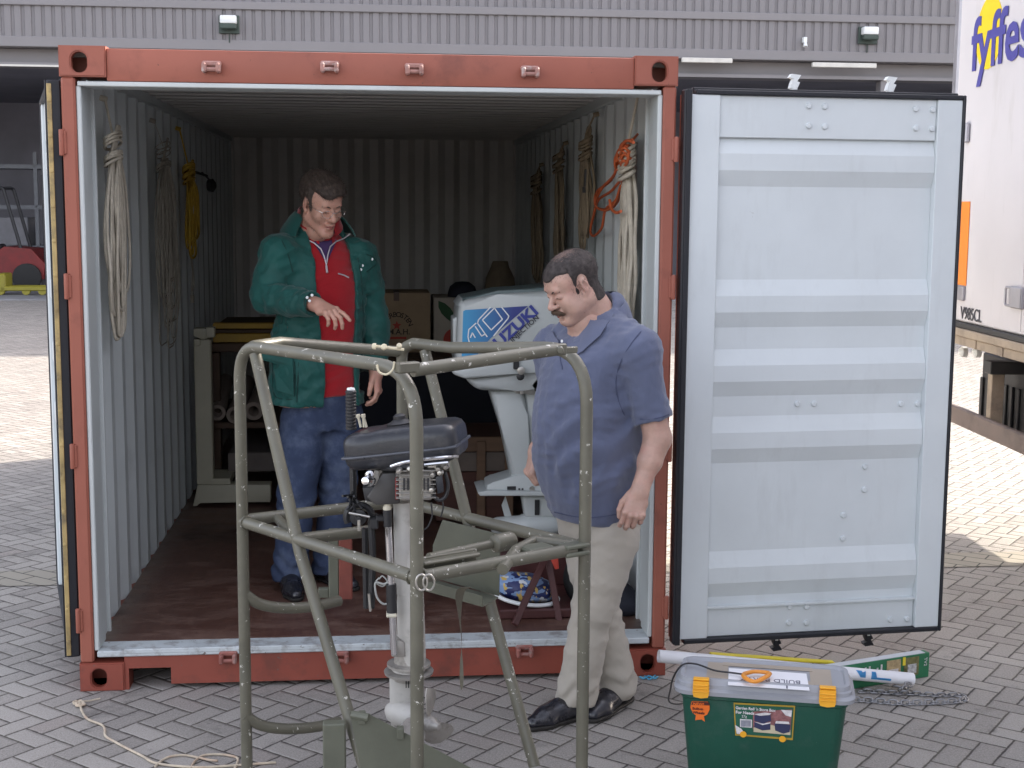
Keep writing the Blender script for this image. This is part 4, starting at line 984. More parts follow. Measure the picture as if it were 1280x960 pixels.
class Clay:
    def __init__(s, lo, hi, h):
        s.lo = np.array(lo, float); s.h = h; n = np.ceil((np.array(hi)-s.lo)/h).astype(int)+1; s.n = n
        s.F = np.full(n, .5, np.float32)
        s.ax = [s.lo[i]+h*np.arange(n[i]) for i in range(3)]
    def reg(s, lo, hi):
        a = np.clip(((np.array(lo)-s.lo)/s.h).astype(int), 0, s.n-1); b = np.clip(((np.array(hi)-s.lo)/s.h).astype(int)+2, 1, s.n)
        sl = tuple(slice(a[i], max(b[i], a[i]+1)) for i in range(3)); return sl, s.ax[0][sl[0]][:, None, None], s.ax[1][sl[1]][None, :, None], s.ax[2][sl[2]][None, None, :]
    def put(s, fn, lo, hi, k=.02, op='u', pad=.06):
        sl, X, Y, Z = s.reg(np.array(lo)-pad, np.array(hi)+pad); d = fn(X, Y, Z)
        if op == 'u': s.F[sl] = smin(s.F[sl], d, k)
        elif op == 's': s.F[sl] = -smin(-s.F[sl], d, k)
        elif op == 'i': s.F[sl] = -smin(-s.F[sl], -d, k)
    def cone(s, a, b, ra, rb, k=.02, op='u'):
        a, b = np.array(a, float), np.array(b, float); ba = b-a; L2 = max(ba@ba, 1e-9)
        def fn(X, Y, Z):
            px, py, pz = X-a[0], Y-a[1], Z-a[2]; t = np.clip((px*ba[0]+py*ba[1]+pz*ba[2])/L2, 0, 1)
            return np.sqrt((px-ba[0]*t)**2+(py-ba[1]*t)**2+(pz-ba[2]*t)**2)-(ra+(rb-ra)*t)
        r = max(ra, rb); s.put(fn, np.minimum(a, b)-r, np.maximum(a, b)+r, k, op)
    def limb(s, pts, rs, k=.02, op='u'):
        for i in range(len(pts)-1): s.cone(pts[i], pts[i+1], rs[i], rs[i+1], k if i == 0 else min(k, .012), op)
    def ell(s, c, r, k=.02, op='u', R=None):
        c = np.array(c, float); r = np.array(r, float)
        def fn(X, Y, Z):
            x, y, z = X-c[0], Y-c[1], Z-c[2]
            if R is not None: x, y, z = (R[0][0]*x+R[0][1]*y+R[0][2]*z, R[1][0]*x+R[1][1]*y+R[1][2]*z, R[2][0]*x+R[2][1]*y+R[2][2]*z)
            k0 = np.sqrt((x/r[0])**2+(y/r[1])**2+(z/r[2])**2); k1 = np.sqrt((x/r[0]**2)**2+(y/r[1]**2)**2+(z/r[2]**2)**2)+1e-9
            return k0*(k0-1)/k1
        m_ = r.max() if R is not None else r; s.put(fn, c-m_, c+m_, k, op)
    def loft(s, lev, k=.02, op='u', e=2.0, yaw=0.0):
        """stack of ellipses: levels (z, cx, cy, rx, ry)"""
        L = sorted(lev); z = [l[0] for l in L]; A = np.array(L)
        cy_, sy_ = math.cos(yaw), math.sin(yaw)
        def fn(X, Y, Z):
            zz = np.clip(Z, z[0], z[-1]); t = zz.ravel()
            def ip(i):
                # smooth (Catmull-like) interpolation through cosine easing of slopes
                return _pchip(z, A[:, i], t).reshape(zz.shape)
            cx, cy, rx, ry = ip(1), ip(2), ip(3), ip(4)
            x0, y0 = X-cx, Y-cy; x, y = np.abs(cy_*x0+sy_*y0), np.abs(-sy_*x0+cy_*y0)
            q = ((x/rx)**e+(y/ry)**e)**(1/e); d = (q-1)*np.minimum(rx, ry)*.96
            dz = np.maximum(z[0]-Z, Z-z[-1]); return np.where(dz > 0, np.sqrt(np.maximum(d, 0)**2+dz**2)+np.minimum(d, 0)*0, np.maximum(d, dz))
        rm = A[:, 3:].max(); s.put(fn, (A[:, 1].min()-rm, A[:, 2].min()-rm, z[0]), (A[:, 1].max()+rm, A[:, 2].max()+rm, z[-1]), k, op)
    def plane(s, p, n, k=.004, lo=None, hi=None):
        """keep the side the normal points away from"""
        p = np.array(p, float); n = np.array(n, float)/np.linalg.norm(n)
        fn = lambda X, Y, Z: (X-p[0])*n[0]+(Y-p[1])*n[1]+(Z-p[2])*n[2]
        s.put(fn, s.lo if lo is None else lo, s.ax_hi() if hi is None else hi, k, 'i', 0)
    def ax_hi(s): return [a[-1] for a in s.ax]
    def warp(s, fn):
        X, Y, Z = s.ax[0][:, None, None], s.ax[1][None, :, None], s.ax[2][None, None, :]
        near = np.abs(s.F) < .05; d = fn(X, Y, Z); s.F += np.where(near, d, 0).astype(np.float32)
    def mesh(s, M=None, relax=1):
        P, Q = surface_nets(s.F, s.lo, s.h)
        for _ in range(relax):
            acc = np.zeros_like(P); cnt = np.zeros(len(P))
            for i in range(4):
                for j in ((i+1) % 4,):
                    a, b = Q[:, i], Q[:, j]; np.add.at(acc, a, P[b]); np.add.at(acc, b, P[a]); np.add.at(cnt, a, 1); np.add.at(cnt, b, 1)
            P = P*.5+.5*acc/np.maximum(cnt, 1)[:, None]
        if M is not None: P = P@np.array(M)[:3, :3].T+np.array(M)[:3, 3]
        return P, Q
def _pchip(x, y, t):
    x, y = np.array(x, float), np.array(y, float); h = np.diff(x); d = np.diff(y)/h; m_ = np.zeros(len(x)); m_[1:-1] = (d[:-1]+d[1:])/2; m_[0], m_[-1] = d[0], d[-1]
    i = np.clip(np.searchsorted(x, t)-1, 0, len(x)-2); u = (t-x[i])/h[i]
    return (2*u**3-3*u**2+1)*y[i]+(u**3-2*u**2+u)*h[i]*m_[i]+(-2*u**3+3*u**2)*y[i+1]+(u**3-u**2)*h[i]*m_[i+1]
def surf_hit(fig, K, u, v, y0, y1, off=.0):
    """first point of a modelled garment under a photo pixel"""
    for yy in np.arange(y0, y1, .003):
        p = at(u, v, y=yy); q = fig.loc(p); i = np.round((q-K.lo)/K.h).astype(int)
        if (i >= 0).all() and (i < K.n).all() and K.F[tuple(i)] < .001: return at(u, v, y=yy-off)
    return None
def seam(fig, K, pts, y0, y1, name, m, r=.0022):
    P = [q for q in (surf_hit(fig, K, p.x, p.y, y0, y1, .0005) for p in smooth_path([(u, v, 0) for u, v in pts], 6)) if q is not None]
    if len(P) > 2:
        Q = [P[0]]+[(P[i-1]+P[i]*2+P[i+1])/4 for i in range(1, len(P)-1)]+[P[-1]]; bm = BM(); tube(bm, Q, r, 6); return obj(name, bm, m, fig.root, smooth=60)
def crease(seed, freq, amp, n=5, sharp=1.0):
    """wandering cloth folds; freq = per-axis frequency of the ridges"""
    rg = np.random.RandomState(seed); W = rg.normal(size=(n, 3))*np.array(freq); ph = rg.uniform(0, 6.28, n); U = rg.normal(size=(n, 3))*13; pu = rg.uniform(0, 6.28, n)
    def fn(X, Y, Z):
        d = 0
        for i in range(n):
            w = W[i][0]*X+W[i][1]*Y+W[i][2]*Z+ph[i]+1.3*np.sin(U[i][0]*X+U[i][1]*Y+U[i][2]*Z+pu[i])
            g = .5+.5*np.sin(U[i][2]*X*1.3+U[i][0]*Y+U[i][1]*Z*1.1+pu[i]*2)
            d = d+np.abs(np.sin(w))**sharp*g
        return amp*(d/n*2-.6)
    return fn
def mk_mesh(name, parts, mats, parent, midx=None, label=None):
    P = np.concatenate([p for p, q in parts]); off = np.cumsum([0]+[len(p) for p, q in parts[:-1]]); Q = np.concatenate([q+o for (p, q), o in zip(parts, off)])
    me = bpy.data.meshes.new(name); me.vertices.add(len(P)); me.vertices.foreach_set('co', P.astype(np.float32).ravel())
    me.loops.add(len(Q)*4); me.loops.foreach_set('vertex_index', Q.astype(np.int32).ravel())
    me.polygons.add(len(Q)); me.polygons.foreach_set('loop_start', np.arange(0, len(Q)*4, 4, dtype=np.int32)); me.polygons.foreach_set('loop_total', np.full(len(Q), 4, np.int32))
    me.update(calc_edges=True); me.validate()
    if midx is not None: me.polygons.foreach_set('material_index', midx.astype(np.int32))
    o = link_mesh(name, me, mats, parent, label, smooth=180); return o
def rotm(ax, deg): return np.array(Matrix.Rotation(RAD(deg), 3, ax))

class Figure:
    def __init__(s, root, O, F):
        s.root = root; s.O = Vector(O); F = Vector((F[0], F[1], 0)).normalized(); s.F = F; s.R = Vector((F.y, -F.x, 0))
        s.M = Matrix((( s.R.x, F.x, 0, O[0]), (s.R.y, F.y, 0, O[1]), (0, 0, 1, O[2]), (0, 0, 0, 1)))
        s.MI = s.M.inverted()
    def loc(s, p): return np.array(s.MI @ Vector(p))
    def px(s, u, v, y): return s.loc(at(u, v, y=y))
    def wv(s, p): return s.M @ Vector([float(a) for a in p])

def make_head(fig, c, yaw, pitch, sc, kind, roll=0):
    """head in its own frame (x right, y forward, z up; origin between the ears)"""
    H = Clay((-.105, -.125, -.215), (.105, .145, .15), .0030)
    full = kind == 'heavy'
    H.ell((0, -.018, .042), (.075, .098, .080)); H.ell((0, .028, .038), (.066, .066, .062), .03)
    H.ell((0, .022, -.035), (.0615 if not full else .065, .070, .078), .03)
    jw = .050 if not full else .054
    for s in (-1, 1):
        H.cone((s*jw, -.004, -.062 if not full else -.055), (s*.014, .072, -.108 if not full else -.100), .022 if not full else .026, .019, .025)
        H.ell((s*.042, .060, -.030), (.024, .024, .026), .02)
        if full: H.ell((s*.048, .045, -.062), (.028, .032, .03), .025)
    H.ell((0, .080, -.108 if not full else -.100), (.021, .017, .018), .018)
    if full: H.ell((0, .035, -.104), (.048, .045, .028), .03)
    H.cone((-.034, .083, .024), (.034, .083, .024), .0115, .0115, .014)
    H.cone((0, .086, .010), (0, .114, -.030), .0075, .0115, .010)
    H.ell((0, .113, -.034), (.0125, .012, .0105), .006)
    for s in (-1, 1): H.ell((s*.0125, .101, -.037), (.0085, .011, .0085), .006)
    for s in (-1, 1):
        H.ell((s*.032, .101, .002), (.019, .017, .0125), .012, 's'); H.ell((s*.032, .079, .001), (.0165, .0135, .0125), .006)
        H.cone((s*.020, .0925, -.004), (s*.045, .083, -.004), .0035, .003, .006)
        H.cone((s*.017, .108, -.046), (s*.031, .088, -.070), .0035, .003, .010, 's')
    H.cone((-.017, .093, -.061), (.017, .093, -.061), .0075, .0075, .010); H.ell((0, .098, -.061), (.016, .0075, .0065), .006)
    H.ell((0, .095, -.078), (.019, .0085, .0065), .008); H.cone((-.024, .098, -.0695), (.024, .098, -.0695), .0022, .0022, .004, 's')
    H.ell((0, .095, -.090), (.018, .008, .004), .008, 's')
    for s in (-1, 1):
        R = rotm('Z', -s*22)@rotm('X', -8)
        H.ell((s*.077, -.008, .0), (.0085, .018, .029), .008, R=R.T.tolist()); H.ell((s*.085, -.004, .003), (.005, .009, .016), .005, 's', R=R.T.tolist())
        H.ell((s*.074, .002, -.030), (.007, .009, .011), .008)
    H.cone((0, -.028, -.050), (0, -.052, -.200), .056 if not full else .066, .060 if not full else .072, .03)
    F0 = H.F.copy()
    # hair thickness field
    X, Y, Z = H.ax[0][:, None, None], H.ax[1][None, :, None], H.ax[2][None, None, :]
    sg = lambda a, w: 1/(1+np.exp(-np.clip(a/w, -30, 30)))
    Rm = rotm('Z', yaw)@rotm('X', pitch)@rotm('Y', roll)
    M = np.eye(4); M[:3, :3] = Rm*sc; M[:3, 3] = c; MW = np.array(fig.M)@M
    skin = H.mesh(MW, 1)
    nz = crease(5 if full else 11, (90, 60, 60), .0035 if not full else .0016, 6)
    side = sg(.032-Y, .004)*sg(Z-(-.028), .004)              # sides, down to the sideburn
    backz = sg(-.030-Y, .006)*sg(Z-(-.085), .006)
    line = .070+.008*np.cos(X*60+1.2)
    frontz = sg(Z-line+np.maximum(0, (Y-.06))*.25, .004)
    if not full:
        cover = np.maximum(np.maximum(side*sg(Z-.0+.04*sg(Y, .02), .01), backz), frontz)
        thick = cover*(.012+.014*sg(Z-.05, .02)+.006*sg(Y-.03, .02))-.007+nz(X, Y, Z)*cover*1.6
    else:
        rec = .066+.010*np.exp(-((np.abs(X)-.045)/.016)**2)
        frontz = sg(Z-rec+np.maximum(0, (Y-.05))*.2, .003)
        cover = np.maximum(np.maximum(side, backz), frontz)
        bald = np.exp(-((X/.040)**2+((Y+.025)/.048)**2)**1.5)*sg(Z-.06, .01)
        thick = cover*(.0085)-.005+nz(X, Y, Z)*cover-.0018*bald
    ear = np.exp(-((np.abs(X)-.082)/.014)**2-((Y+.006)/.022)**2-((Z+.004)/.034)**2)
    Cv = (cover*(1-.35*bald) if full else cover)-ear; Tk = thick-ear*.03; H.F = F0-Tk
    hair = H.mesh(MW, 1); H.F = F0
    sp = (np.linalg.inv(MW)@np.c_[skin[0], np.ones(len(skin[0]))].T).T[:, :3]; ii = np.clip(np.round((sp-H.lo)/H.h).astype(int), 0, H.n-1)
    if full:
        hq = hair[0][hair[1]].mean(1); hl = (np.linalg.inv(MW)@np.c_[hq, np.ones(len(hq))].T).T[:, :3]; rg = np.random.RandomState(3)
        bw = np.exp(-((hl[:, 0]/.040)**2+((hl[:, 1]+.015)/.050)**2)**1.1)*(hl[:, 2] > .05); fig.thin = (bw+rg.normal(size=len(bw))*.16 > .48)
    fig.hair_p = np.clip(Cv[ii[:, 0], ii[:, 1], ii[:, 2]], 0, 1)*(sp[:, 2] > -.08)
    return skin, hair, MW

def head_bits(fig, MW, brow_m, lip_m, kind, sc):
    """brows, lids, lips: thin shaped pieces that sit on the face"""
    MWm = Matrix(MW.tolist())
    def strip(name, pts, rad, m, n=8):
        bm = BM(); P = [MWm @ Vector(p) for p in smooth_path(pts, 4)]
        r = [np.interp(i/(len(P)-1), np.linspace(0, 1, len(rad)), rad)*sc for i in range(len(P))]
        tube(bm, P, r, n); return obj(name, bm, m, fig.root, smooth=60)
    for s in (-1, 1):
        strip('eyebrow', [(s*.013, .0945, .0165), (s*.030, .0935, .023), (s*.048, .080, .018)], [.0022, .0034, .0016], brow_m)
        strip('eyelash', [(s*.018, .0905, -.001), (s*.032, .0925, -.0035), (s*.045, .0855, -.002)], [.0010, .0017, .0010], brow_m)
    strip('lip', [(-.022, .090, -.071), (-.008, .1025, -.0655), (0, .103, -.067), (.008, .1025, -.0655), (.022, .090, -.071)], [.0012, .0035, .003, .0035, .0012], lip_m)
    strip('lip', [(-.020, .091, -.072), (0, .1015, -.0765), (.020, .091, -.072)], [.0012, .0042, .0012], lip_m)

def hand_pts(sc, curls, spread, thumb):
    """finger joints in the hand frame: y to the fingertips, x towards the thumb, z out of the back"""
    out = []
    base = [(.030, .088), (.010, .093), (-.010, .089), (-.029, .080)]; ln = [.074, .082, .077, .060]; rad = [.0092, .0095, .0090, .0080]
    for (bx_, by_), L, r, cu, sp_ in zip(base, ln, rad, curls, spread):
        p = np.array([bx_, by_, .002]); d = 0; pts = [p.copy()]
        for seg, c in zip((.46, .30, .24), cu):
            d += c; a = RAD(d); v = np.array([math.sin(RAD(sp_))*math.cos(a), math.cos(RAD(sp_))*math.cos(a), -math.sin(a)]); p = p+v*L*seg; pts.append(p.copy())
        out.append(([q*sc for q in pts], [r*1.08*sc, r*1.0*sc, r*.92*sc, r*.80*sc]))
    tp = [np.array(q)*sc for q in thumb]; out.append((tp, [.0165*sc, .0125*sc, .0115*sc, .0092*sc])); return out
def make_hand(fig, wrist, ydir, zdir, sc, curls, spread, thumb, mirror, forearm=None, h=.0026):
    """wrist etc. in the figure frame; forearm = [(point, radius)...] continuing up the arm"""
    y = np.array(ydir, float); y /= np.linalg.norm(y); z = np.array(zdir, float); z -= y*(z@y); z /= np.linalg.norm(z); x = np.cross(y, z)
    if mirror: x = -x
    B = np.stack([x, y, z], 1); w = np.array(wrist, float); g = lambda p: w+B@np.array(p, float)
    fp = hand_pts(sc, curls, spread, thumb); allp = [g(p) for pts, _ in fp for p in pts]+[w]+([np.array(p) for p, _ in forearm] if forearm else [])
    rm = max([r for _, r in forearm]) if forearm else .03
    lo, hi = np.min(allp, 0)-.03-(rm-.02), np.max(allp, 0)+.03+(rm-.02)
    K = Clay(lo, hi, h)
    K.limb([g((0, -.015*sc, 0)), g((0, .012*sc, 0))], [.027*sc, .027*sc], .01)
    for bx0, bx1, r0, r1 in ((.014, .028, .021, .0135), (.004, .010, .021, .0135), (-.006, -.010, .020, .0130), (-.014, -.027, .019, .0120)):
        K.cone(g((bx0*sc, .015*sc, 0)), g((bx1*sc, .084*sc, .001*sc)), r0*sc*.85, r1*sc, .014)
    K.ell(g((.020*sc, .030*sc, -.010*sc)), (.021*sc,)*3, .015)
    K.ell(g((-.022*sc, .040*sc, -.008*sc)), (.017*sc,)*3, .015)
    for n_, (pts, rs) in enumerate(fp):
        P = [g(p) for p in pts]
        if n_ < 4:
            K.cone(P[0]*.6+g((0, .06*sc, 0))*.4, P[0], rs[0], rs[0], .008)
        for i in range(3): K.cone(P[i], P[i+1], rs[i], rs[i+1], .003 if i else .005)
    for n_ in range(4): K.ell(g(np.array(fp[n_][0][0])+np.array([0, -.002, .007])*sc), (.0085*sc,)*3, .006)
    if forearm:
        pts = [w]+[np.array(p, float) for p, _ in forearm]; rs = [.027*sc]+[r for _, r in forearm]; K.limb(pts, rs, .02)
    return K.mesh(np.array(fig.M), 1)
skin_m = mat('skin', (.52, .29, .215), .5, var=.10, vscale=14, bump=.1, bscale=260, sss=.12, grime=((.56, .22, .17, 1), 9, .5, .45))
skin_p = mat('skin_pink', (.47, .295, .232), .5, var=.14, vscale=22, bump=.2, bscale=200, sss=.1, grime=((.46, .21, .17, 1), 13, .52, .4))
lipm = mat('lip_pink', (.36, .13, .11), .45, var=.1)
def hair_mat(name, c, c2):
    m = mat(name, c, .6, var=.3, vscale=60, bump=.9, bscale=230, spec=.3, stretch=(1, .4, .5), grime=(c2, 45, .45, .7)); return m
hair_g = hair_mat('hair_brown', (.055, .041, .034), (.11, .082, .066, 1)); hair_b = hair_mat('hair_dark', (.035, .028, .026), (.075, .062, .058, 1))
def strands(fig, hair, name, m, n, L, w, parent, seed=1, up=.6, wt=None):
    """short fine hairs rooted on the hair surface, leaning along the head"""
    P, Q = hair; rg = np.random.RandomState(seed); A, B_, C_ = P[Q[:, 0]], P[Q[:, 1]], P[Q[:, 2]]
    nrm = np.cross(B_-A, C_-A); ar = np.linalg.norm(nrm, axis=1); nrm /= ar[:, None]+1e-12
    if wt is not None: ar = ar*wt[Q].mean(1)
    pick = rg.choice(len(Q), n, p=ar/ar.sum()); c = P[Q[pick]].mean(1)+rg.normal(size=(n, 3))*.001; nn = nrm[pick]
    dn = np.array([0, 0, -1.0])+np.array(fig.F)*-.2; t = dn-nn*(nn@dn)[:, None]; t += rg.normal(size=(n, 3))*.35; t /= np.linalg.norm(t, axis=1)[:, None]
    d = t*(1-up*.5)+nn*up*.45; d /= np.linalg.norm(d, axis=1)[:, None]; s = np.cross(d, nn+rg.normal(size=(n, 3))*.3); s /= np.linalg.norm(s, axis=1)[:, None]
    Ls = L*rg.uniform(.5, 1.2, (n, 1)); root = c-nn*.002; V_ = np.stack([root-s*w, root+s*w, root+d*Ls+s*w*.3, root+d*Ls-s*w*.3], 1).reshape(-1, 3)
    Qs = np.arange(n*4).reshape(n, 4); return mk_mesh(name, [(V_, Qs)], m, parent)
# ================================================================== man in the blue polo shirt
blu = thing('person', 'balding man with a moustache in blue polo shirt and beige trousers beside the tube frame', 'person', (2.03, -.43, 0))
fb = Figure(blu, (2.03, -.43, 0), (-.87, -.5)); bf = fb
polo = mat('polo_blue', (.108, .124, .192), .85, var=.08, vscale=5, bump=.3, bscale=420, sheen=.3, spec=.2)
chino = mat('chino_beige', (.42, .385, .33), .85, var=.06, vscale=6, bump=.3, bscale=380, sheen=.15, spec=.2)
shoe = mat('shoe_black', (.018, .018, .024), .28, var=.2, bump=.05, coat=.3)
sole = mat('shoe_sole', (.02, .018, .016), .7)
zat = lambda v, y=-.42: at(735, v, y=y).z
LS = fb.px(797, 432, -.60); LE = fb.px(822, 548, -.615); LW = fb.px(800, 613, -.66)
RS = fb.px(692, 430, -.24); RE = fb.px(700, 545, -.18); RW = fb.px(671, 563, -.33)
torso = [(zat(652), .01, -.045, .175, .160), (zat(620), .005, -.02, .188, .178), (zat(575), 0, .008, .197, .205), (zat(530), 0, .012, .200, .212),
         (zat(480), 0, .0, .200, .198), (zat(445), 0, -.012, .205, .172), (zat(425), 0, -.028, .190, .135), (zat(410), 0, -.04, .135, .100), (zat(397), 0, -.045, .090, .085)]
Kp = Clay((-.36, -.32, .68), (.36, .34, 1.66), .0072)
Kp.loft(torso, e=2.3)
for S_, E_, W_ in ((LS, LE, LW), (RS, RE, RW)):
    Ks = Clay(Kp.lo, Kp.ax_hi(), Kp.h)
    S2 = S_+np.array([0, 0, -.012])
    Ks.ell(S2, (.080, .088, .078), .05); Ks.cone(S2, S_*.28+E_*.72, .080, .070, .035); Ks.cone(S_*.35+E_*.65, S_*.1+E_*.9, .069, .074, .01)
    p = S_*.20+E_*.80; Ks.plane(p, (E_-S_), .003); Kp.F = smin(Kp.F, Ks.F[:Kp.F.shape[0], :Kp.F.shape[1], :Kp.F.shape[2]], .045)
for S_ in (LS, RS): Kp.cone((0, -.045, zat(402)), S_*.62+np.array([0, -.045, zat(410)])*.38+np.array([0, 0, .022]), .062, .058, .06)
# neck opening
Kp.cone((0, -.07, zat(415)), (0, -.085, zat(386)), .085, .070, .05)
Kp.cone((0, .02, zat(398)), (0, .15, zat(420)), .045, .012, .01, 's'); Kp.cone((0, -.035, zat(395)), (0, .02, zat(372)), .066, .085, .01, 's')
Kp.warp(crease(3, (26, 26, 50), .011, 6, .9)); Kp.warp(crease(8, (60, 60, 30), .0045, 5))
# drag folds from the left armpit over the belly
def drag(X, Y, Z):
    u_ = (Z-1.12)*.8+(X+.05)*.9; return .010*np.sin(u_*62+np.sin(Y*22)*1.2)*np.exp(-((X+.13)/.10)**2-((Z-1.10)/.22)**2)
Kp.warp(drag)
Kp.plane((0, 0, zat(650)), (0, .10, -1), .006)
mk_mesh('polo_shirt', [Kp.mesh(fb.M, 1)], polo, blu)
polod = mat('polo_seam', (.06, .07, .125), .9)
for pts in (((806, 409), (790, 428), (776, 452), (770, 476), (773, 500), (781, 520)), ((800, 524), (815, 524), (828, 521), (836, 518)), ((693, 640), (715, 645), (740, 647), (770, 643)), ((699, 424), (700, 445), (703, 462))):
    seam(fb, Kp, pts, -1.0, .3, 'stitching', polod)
# trousers
G0 = fb.loc(V(1.97, -.47, 0)); G1 = fb.loc(V(2.17, -.34, 0))     # ankles on the ground
K2 = Clay((-.28, -.42, .02), (.28, .30, .95), .0066)
zz = lambda v: at(740, v, y=-.43).z
K2.loft([(.70, .0, -.06, .150, .125), (.78, .0, -.045, .168, .145), (.86, .0, -.04, .168, .150), (.93, 0, -.035, .165, .150)], e=2.2)
HL = np.array([-.085, -.04, .72]); HR = np.array([.085, -.06, .72])
# near (left) leg carries forward foot, far leg a little behind
A1 = G0+np.array([-.0, -.02, .09]); A2 = G1+np.array([0, .0, .09])
kn1 = (HL+A1)/2+np.array([-.01, .015, .03]); kn2 = (HR+A2)/2+np.array([0, .02, .03])
for H_, k_, A_ in ((HL, kn1, A1), (HR, kn2, A2)):
    K2.limb([H_, H_*.5+k_*.5, k_, k_*.5+A_*.5, A_+np.array([0, 0, .0])], [.108, .098, .082, .078, .080], .05)
K2.warp(crease(21, (26, 26, 34), .009, 7, .9)); K2.warp(crease(22, (60, 60, 75), .0035, 6))
def knees(X, Y, Z): return .005*np.sin(Z*60+X*45+Y*38+3*np.sin(Z*9+Y*19+X*14))*np.exp(-((Z-.42)/.10)**2)+.006*np.sin(Z*70+Y*45+2.5*np.sin(X*30+Y*12))*np.exp(-((Z-.13)/.06)**2)
K2.warp(knees)
K2.plane((0, 0, .055), (0, .12, -1), .004); K2.plane((0, 0, .915), (0, 0, 1), .004)
mk_mesh('trousers', [K2.mesh(fb.M, 1)], chino, blu)
def shoe_mesh(fig, A, tdir, name, L=.305):
    """leather shoe: A ankle on the ground, tdir pointing to the toes (figure frame)"""
    t = np.array([tdir[0], tdir[1], 0.]); t /= np.linalg.norm(t); sd_ = np.array([t[1], -t[0], 0]); z = np.array([0, 0, 1.])
    g = lambda f_, s_, h_: np.array([A[0], A[1], 0])+t*f_+sd_*s_+z*h_
    lo = np.min([g(-.1, -.08, 0), g(.24, .08, 0), g(.24, -.08, 0), g(-.1, .08, 0)], 0)-.02; hi = np.max([g(-.1, -.08, 0), g(.24, .08, 0), g(.24, -.08, 0), g(-.1, .08, 0)], 0)+.02; lo[2] = -.02; hi[2] = .16
    K = Clay(lo, hi, .0042)
    K.limb([g(-.055, 0, .045), g(.0, 0, .055), g(.07, .004, .048), g(.145, .0, .032), g(.20, -.004, .026)], [.040, .045, .046, .045, .030], .02)
    K.cone(g(-.035, 0, .05), g(-.025, 0, .11), .038, .040, .02); K.cone(g(.02, 0, .06), g(-.005, 0, .10), .036, .034, .02)
    K.cone(g(.135, -.026, .02), g(.135, .026, .02), .022, .022, .02)
    K.plane(g(0, 0, .018), -z, .003); K.plane(g(0, 0, .125), z, .003)
    up_ = mk_mesh(name, [K.mesh(fig.M, 1)], shoe, fig.root)
    K = Clay(lo, hi, .0042)
    K.limb([g(-.058, 0, .02), g(.0, 0, .02), g(.07, .004, .02), g(.145, .0, .02), g(.202, -.004, .02)], [.043, .042, .044, .050, .036], .01)
    K.plane(g(0, 0, .019), z, .002); K.plane(g(0, 0, .002), -z, .002); K.put(lambda X, Y, Z: -(.5*((X-g(.03, 0, 0)[0])*t[0]+(Y-g(.03, 0, 0)[1])*t[1])**2*0+.002)+0*X+0*Y+0*Z, lo, hi, .001, 's', 0) if False else None
    mk_mesh('shoe_sole', [K.mesh(fig.M, 1)], sole, up_)
shoe_mesh(fb, G0+np.array([0, -.01, 0]), (.02, 1), 'shoe'); shoe_mesh(fb, G1, (-.35, .9), 'shoe')
# head
hc = fb.loc(at(735, 358, y=-.545)+V(-.047, .079, 0))
skinH, hairH, MWb = make_head(fb, hc, -8, -27, 1.035, 'heavy')
# body: one figure under the clothes, arms and hands included
Kb = Clay((-.36, -.36, .04), (.36, .34, 1.72), .009)
Kb.loft([(a, b_, c_, d_*.88, e_*.88) for a, b_, c_, d_, e_ in torso if a > .93], e=2.3)
Kb.loft([(.70, .0, -.06, .13, .105), (.86, .0, -.04, .14, .12), (1.0, 0, -.01, .155, .15)])
for H_, k_, A_ in ((HL, kn1, A1), (HR, kn2, A2)): Kb.limb([H_, k_, A_], [.09, .06, .042], .04)
for S_, E_ in ((LS, LE), (RS, RE)): Kb.limb([S_, S_*.5+E_*.5, E_], [.062, .054, .046], .03)
Kb.limb([(0, -.03, zat(415)), hc+np.array([0, -.06, -.13])], [.085, .074], .04)
# left hand hangs relaxed with its back to the camera; right hand half closed in front of the belly
cl = [(28, 38, 26), (34, 42, 28), (38, 44, 28), (42, 44, 28)]
thb = [(.026, .022, -.008), (.044, .052, -.018), (.046, .078, -.026), (.040, .100, -.034)]
Hd = fb.loc(at(791, 648, y=-.69))-LW
camd = fb.loc(CAMP)-LW
lh = make_hand(fb, LW, Hd, camd*np.array([1, 1, .1])+np.array([-.0, -.5, 0]), 1.10, cl, (3, 0, -2, -5), thb, False,
               [(LW*.75+LE*.25, .033), (LW*.45+LE*.55, .046), (LE, .052), (LE*.65+LS*.35, .052)])
cr = [(50, 60, 40), (52, 62, 40), (55, 62, 40), (58, 60, 40)]
thr = [(.026, .022, -.008), (.040, .046, -.024), (.034, .066, -.040), (.020, .080, -.048)]
Hr = fb.loc(at(661, 598, y=-.36))-RW
rh = make_hand(fb, RW, Hr, np.array([.25, .75, .3]), 1.08, cr, (3, 0, -2, -4), thr, True,
               [(RW*.7+RE*.3, .033), (RW*.3+RE*.7, .045), (RE, .05)])
mk_mesh('body', [Kb.mesh(fb.M, 1), skinH, lh, rh], skin_p, blu)
thinm = hair_mat('hair_thinning', (.17, .115, .095), (.10, .08, .072, 1)); hb = mk_mesh('hair', [hairH], [hair_b, thinm], blu, fb.thin.astype(np.int32))
strands(fb, hairH, 'hair_strands', hair_b, 6500, .011, .0007, hb, 4, .4); strands(fb, skinH, 'hair_strands', hair_b, 9000, .011, .0006, hb, 5, .3, fb.hair_p)
head_bits(fb, MWb, hair_b, lipm, 'heavy', 1.035)
MWm = Matrix(MWb.tolist())
bm = BM(); P = [MWm@Vector(p) for p in smooth_path([(-.034, .088, -.070), (-.020, .103, -.058), (0, .110, -.053), (.020, .103, -.058), (.034, .088, -.070)], 5)]
r = [np.interp(i/(len(P)-1), [0, .2, .5, .8, 1], [.003, .0085, .0085, .0085, .003])*1.04 for i in range(len(P))]
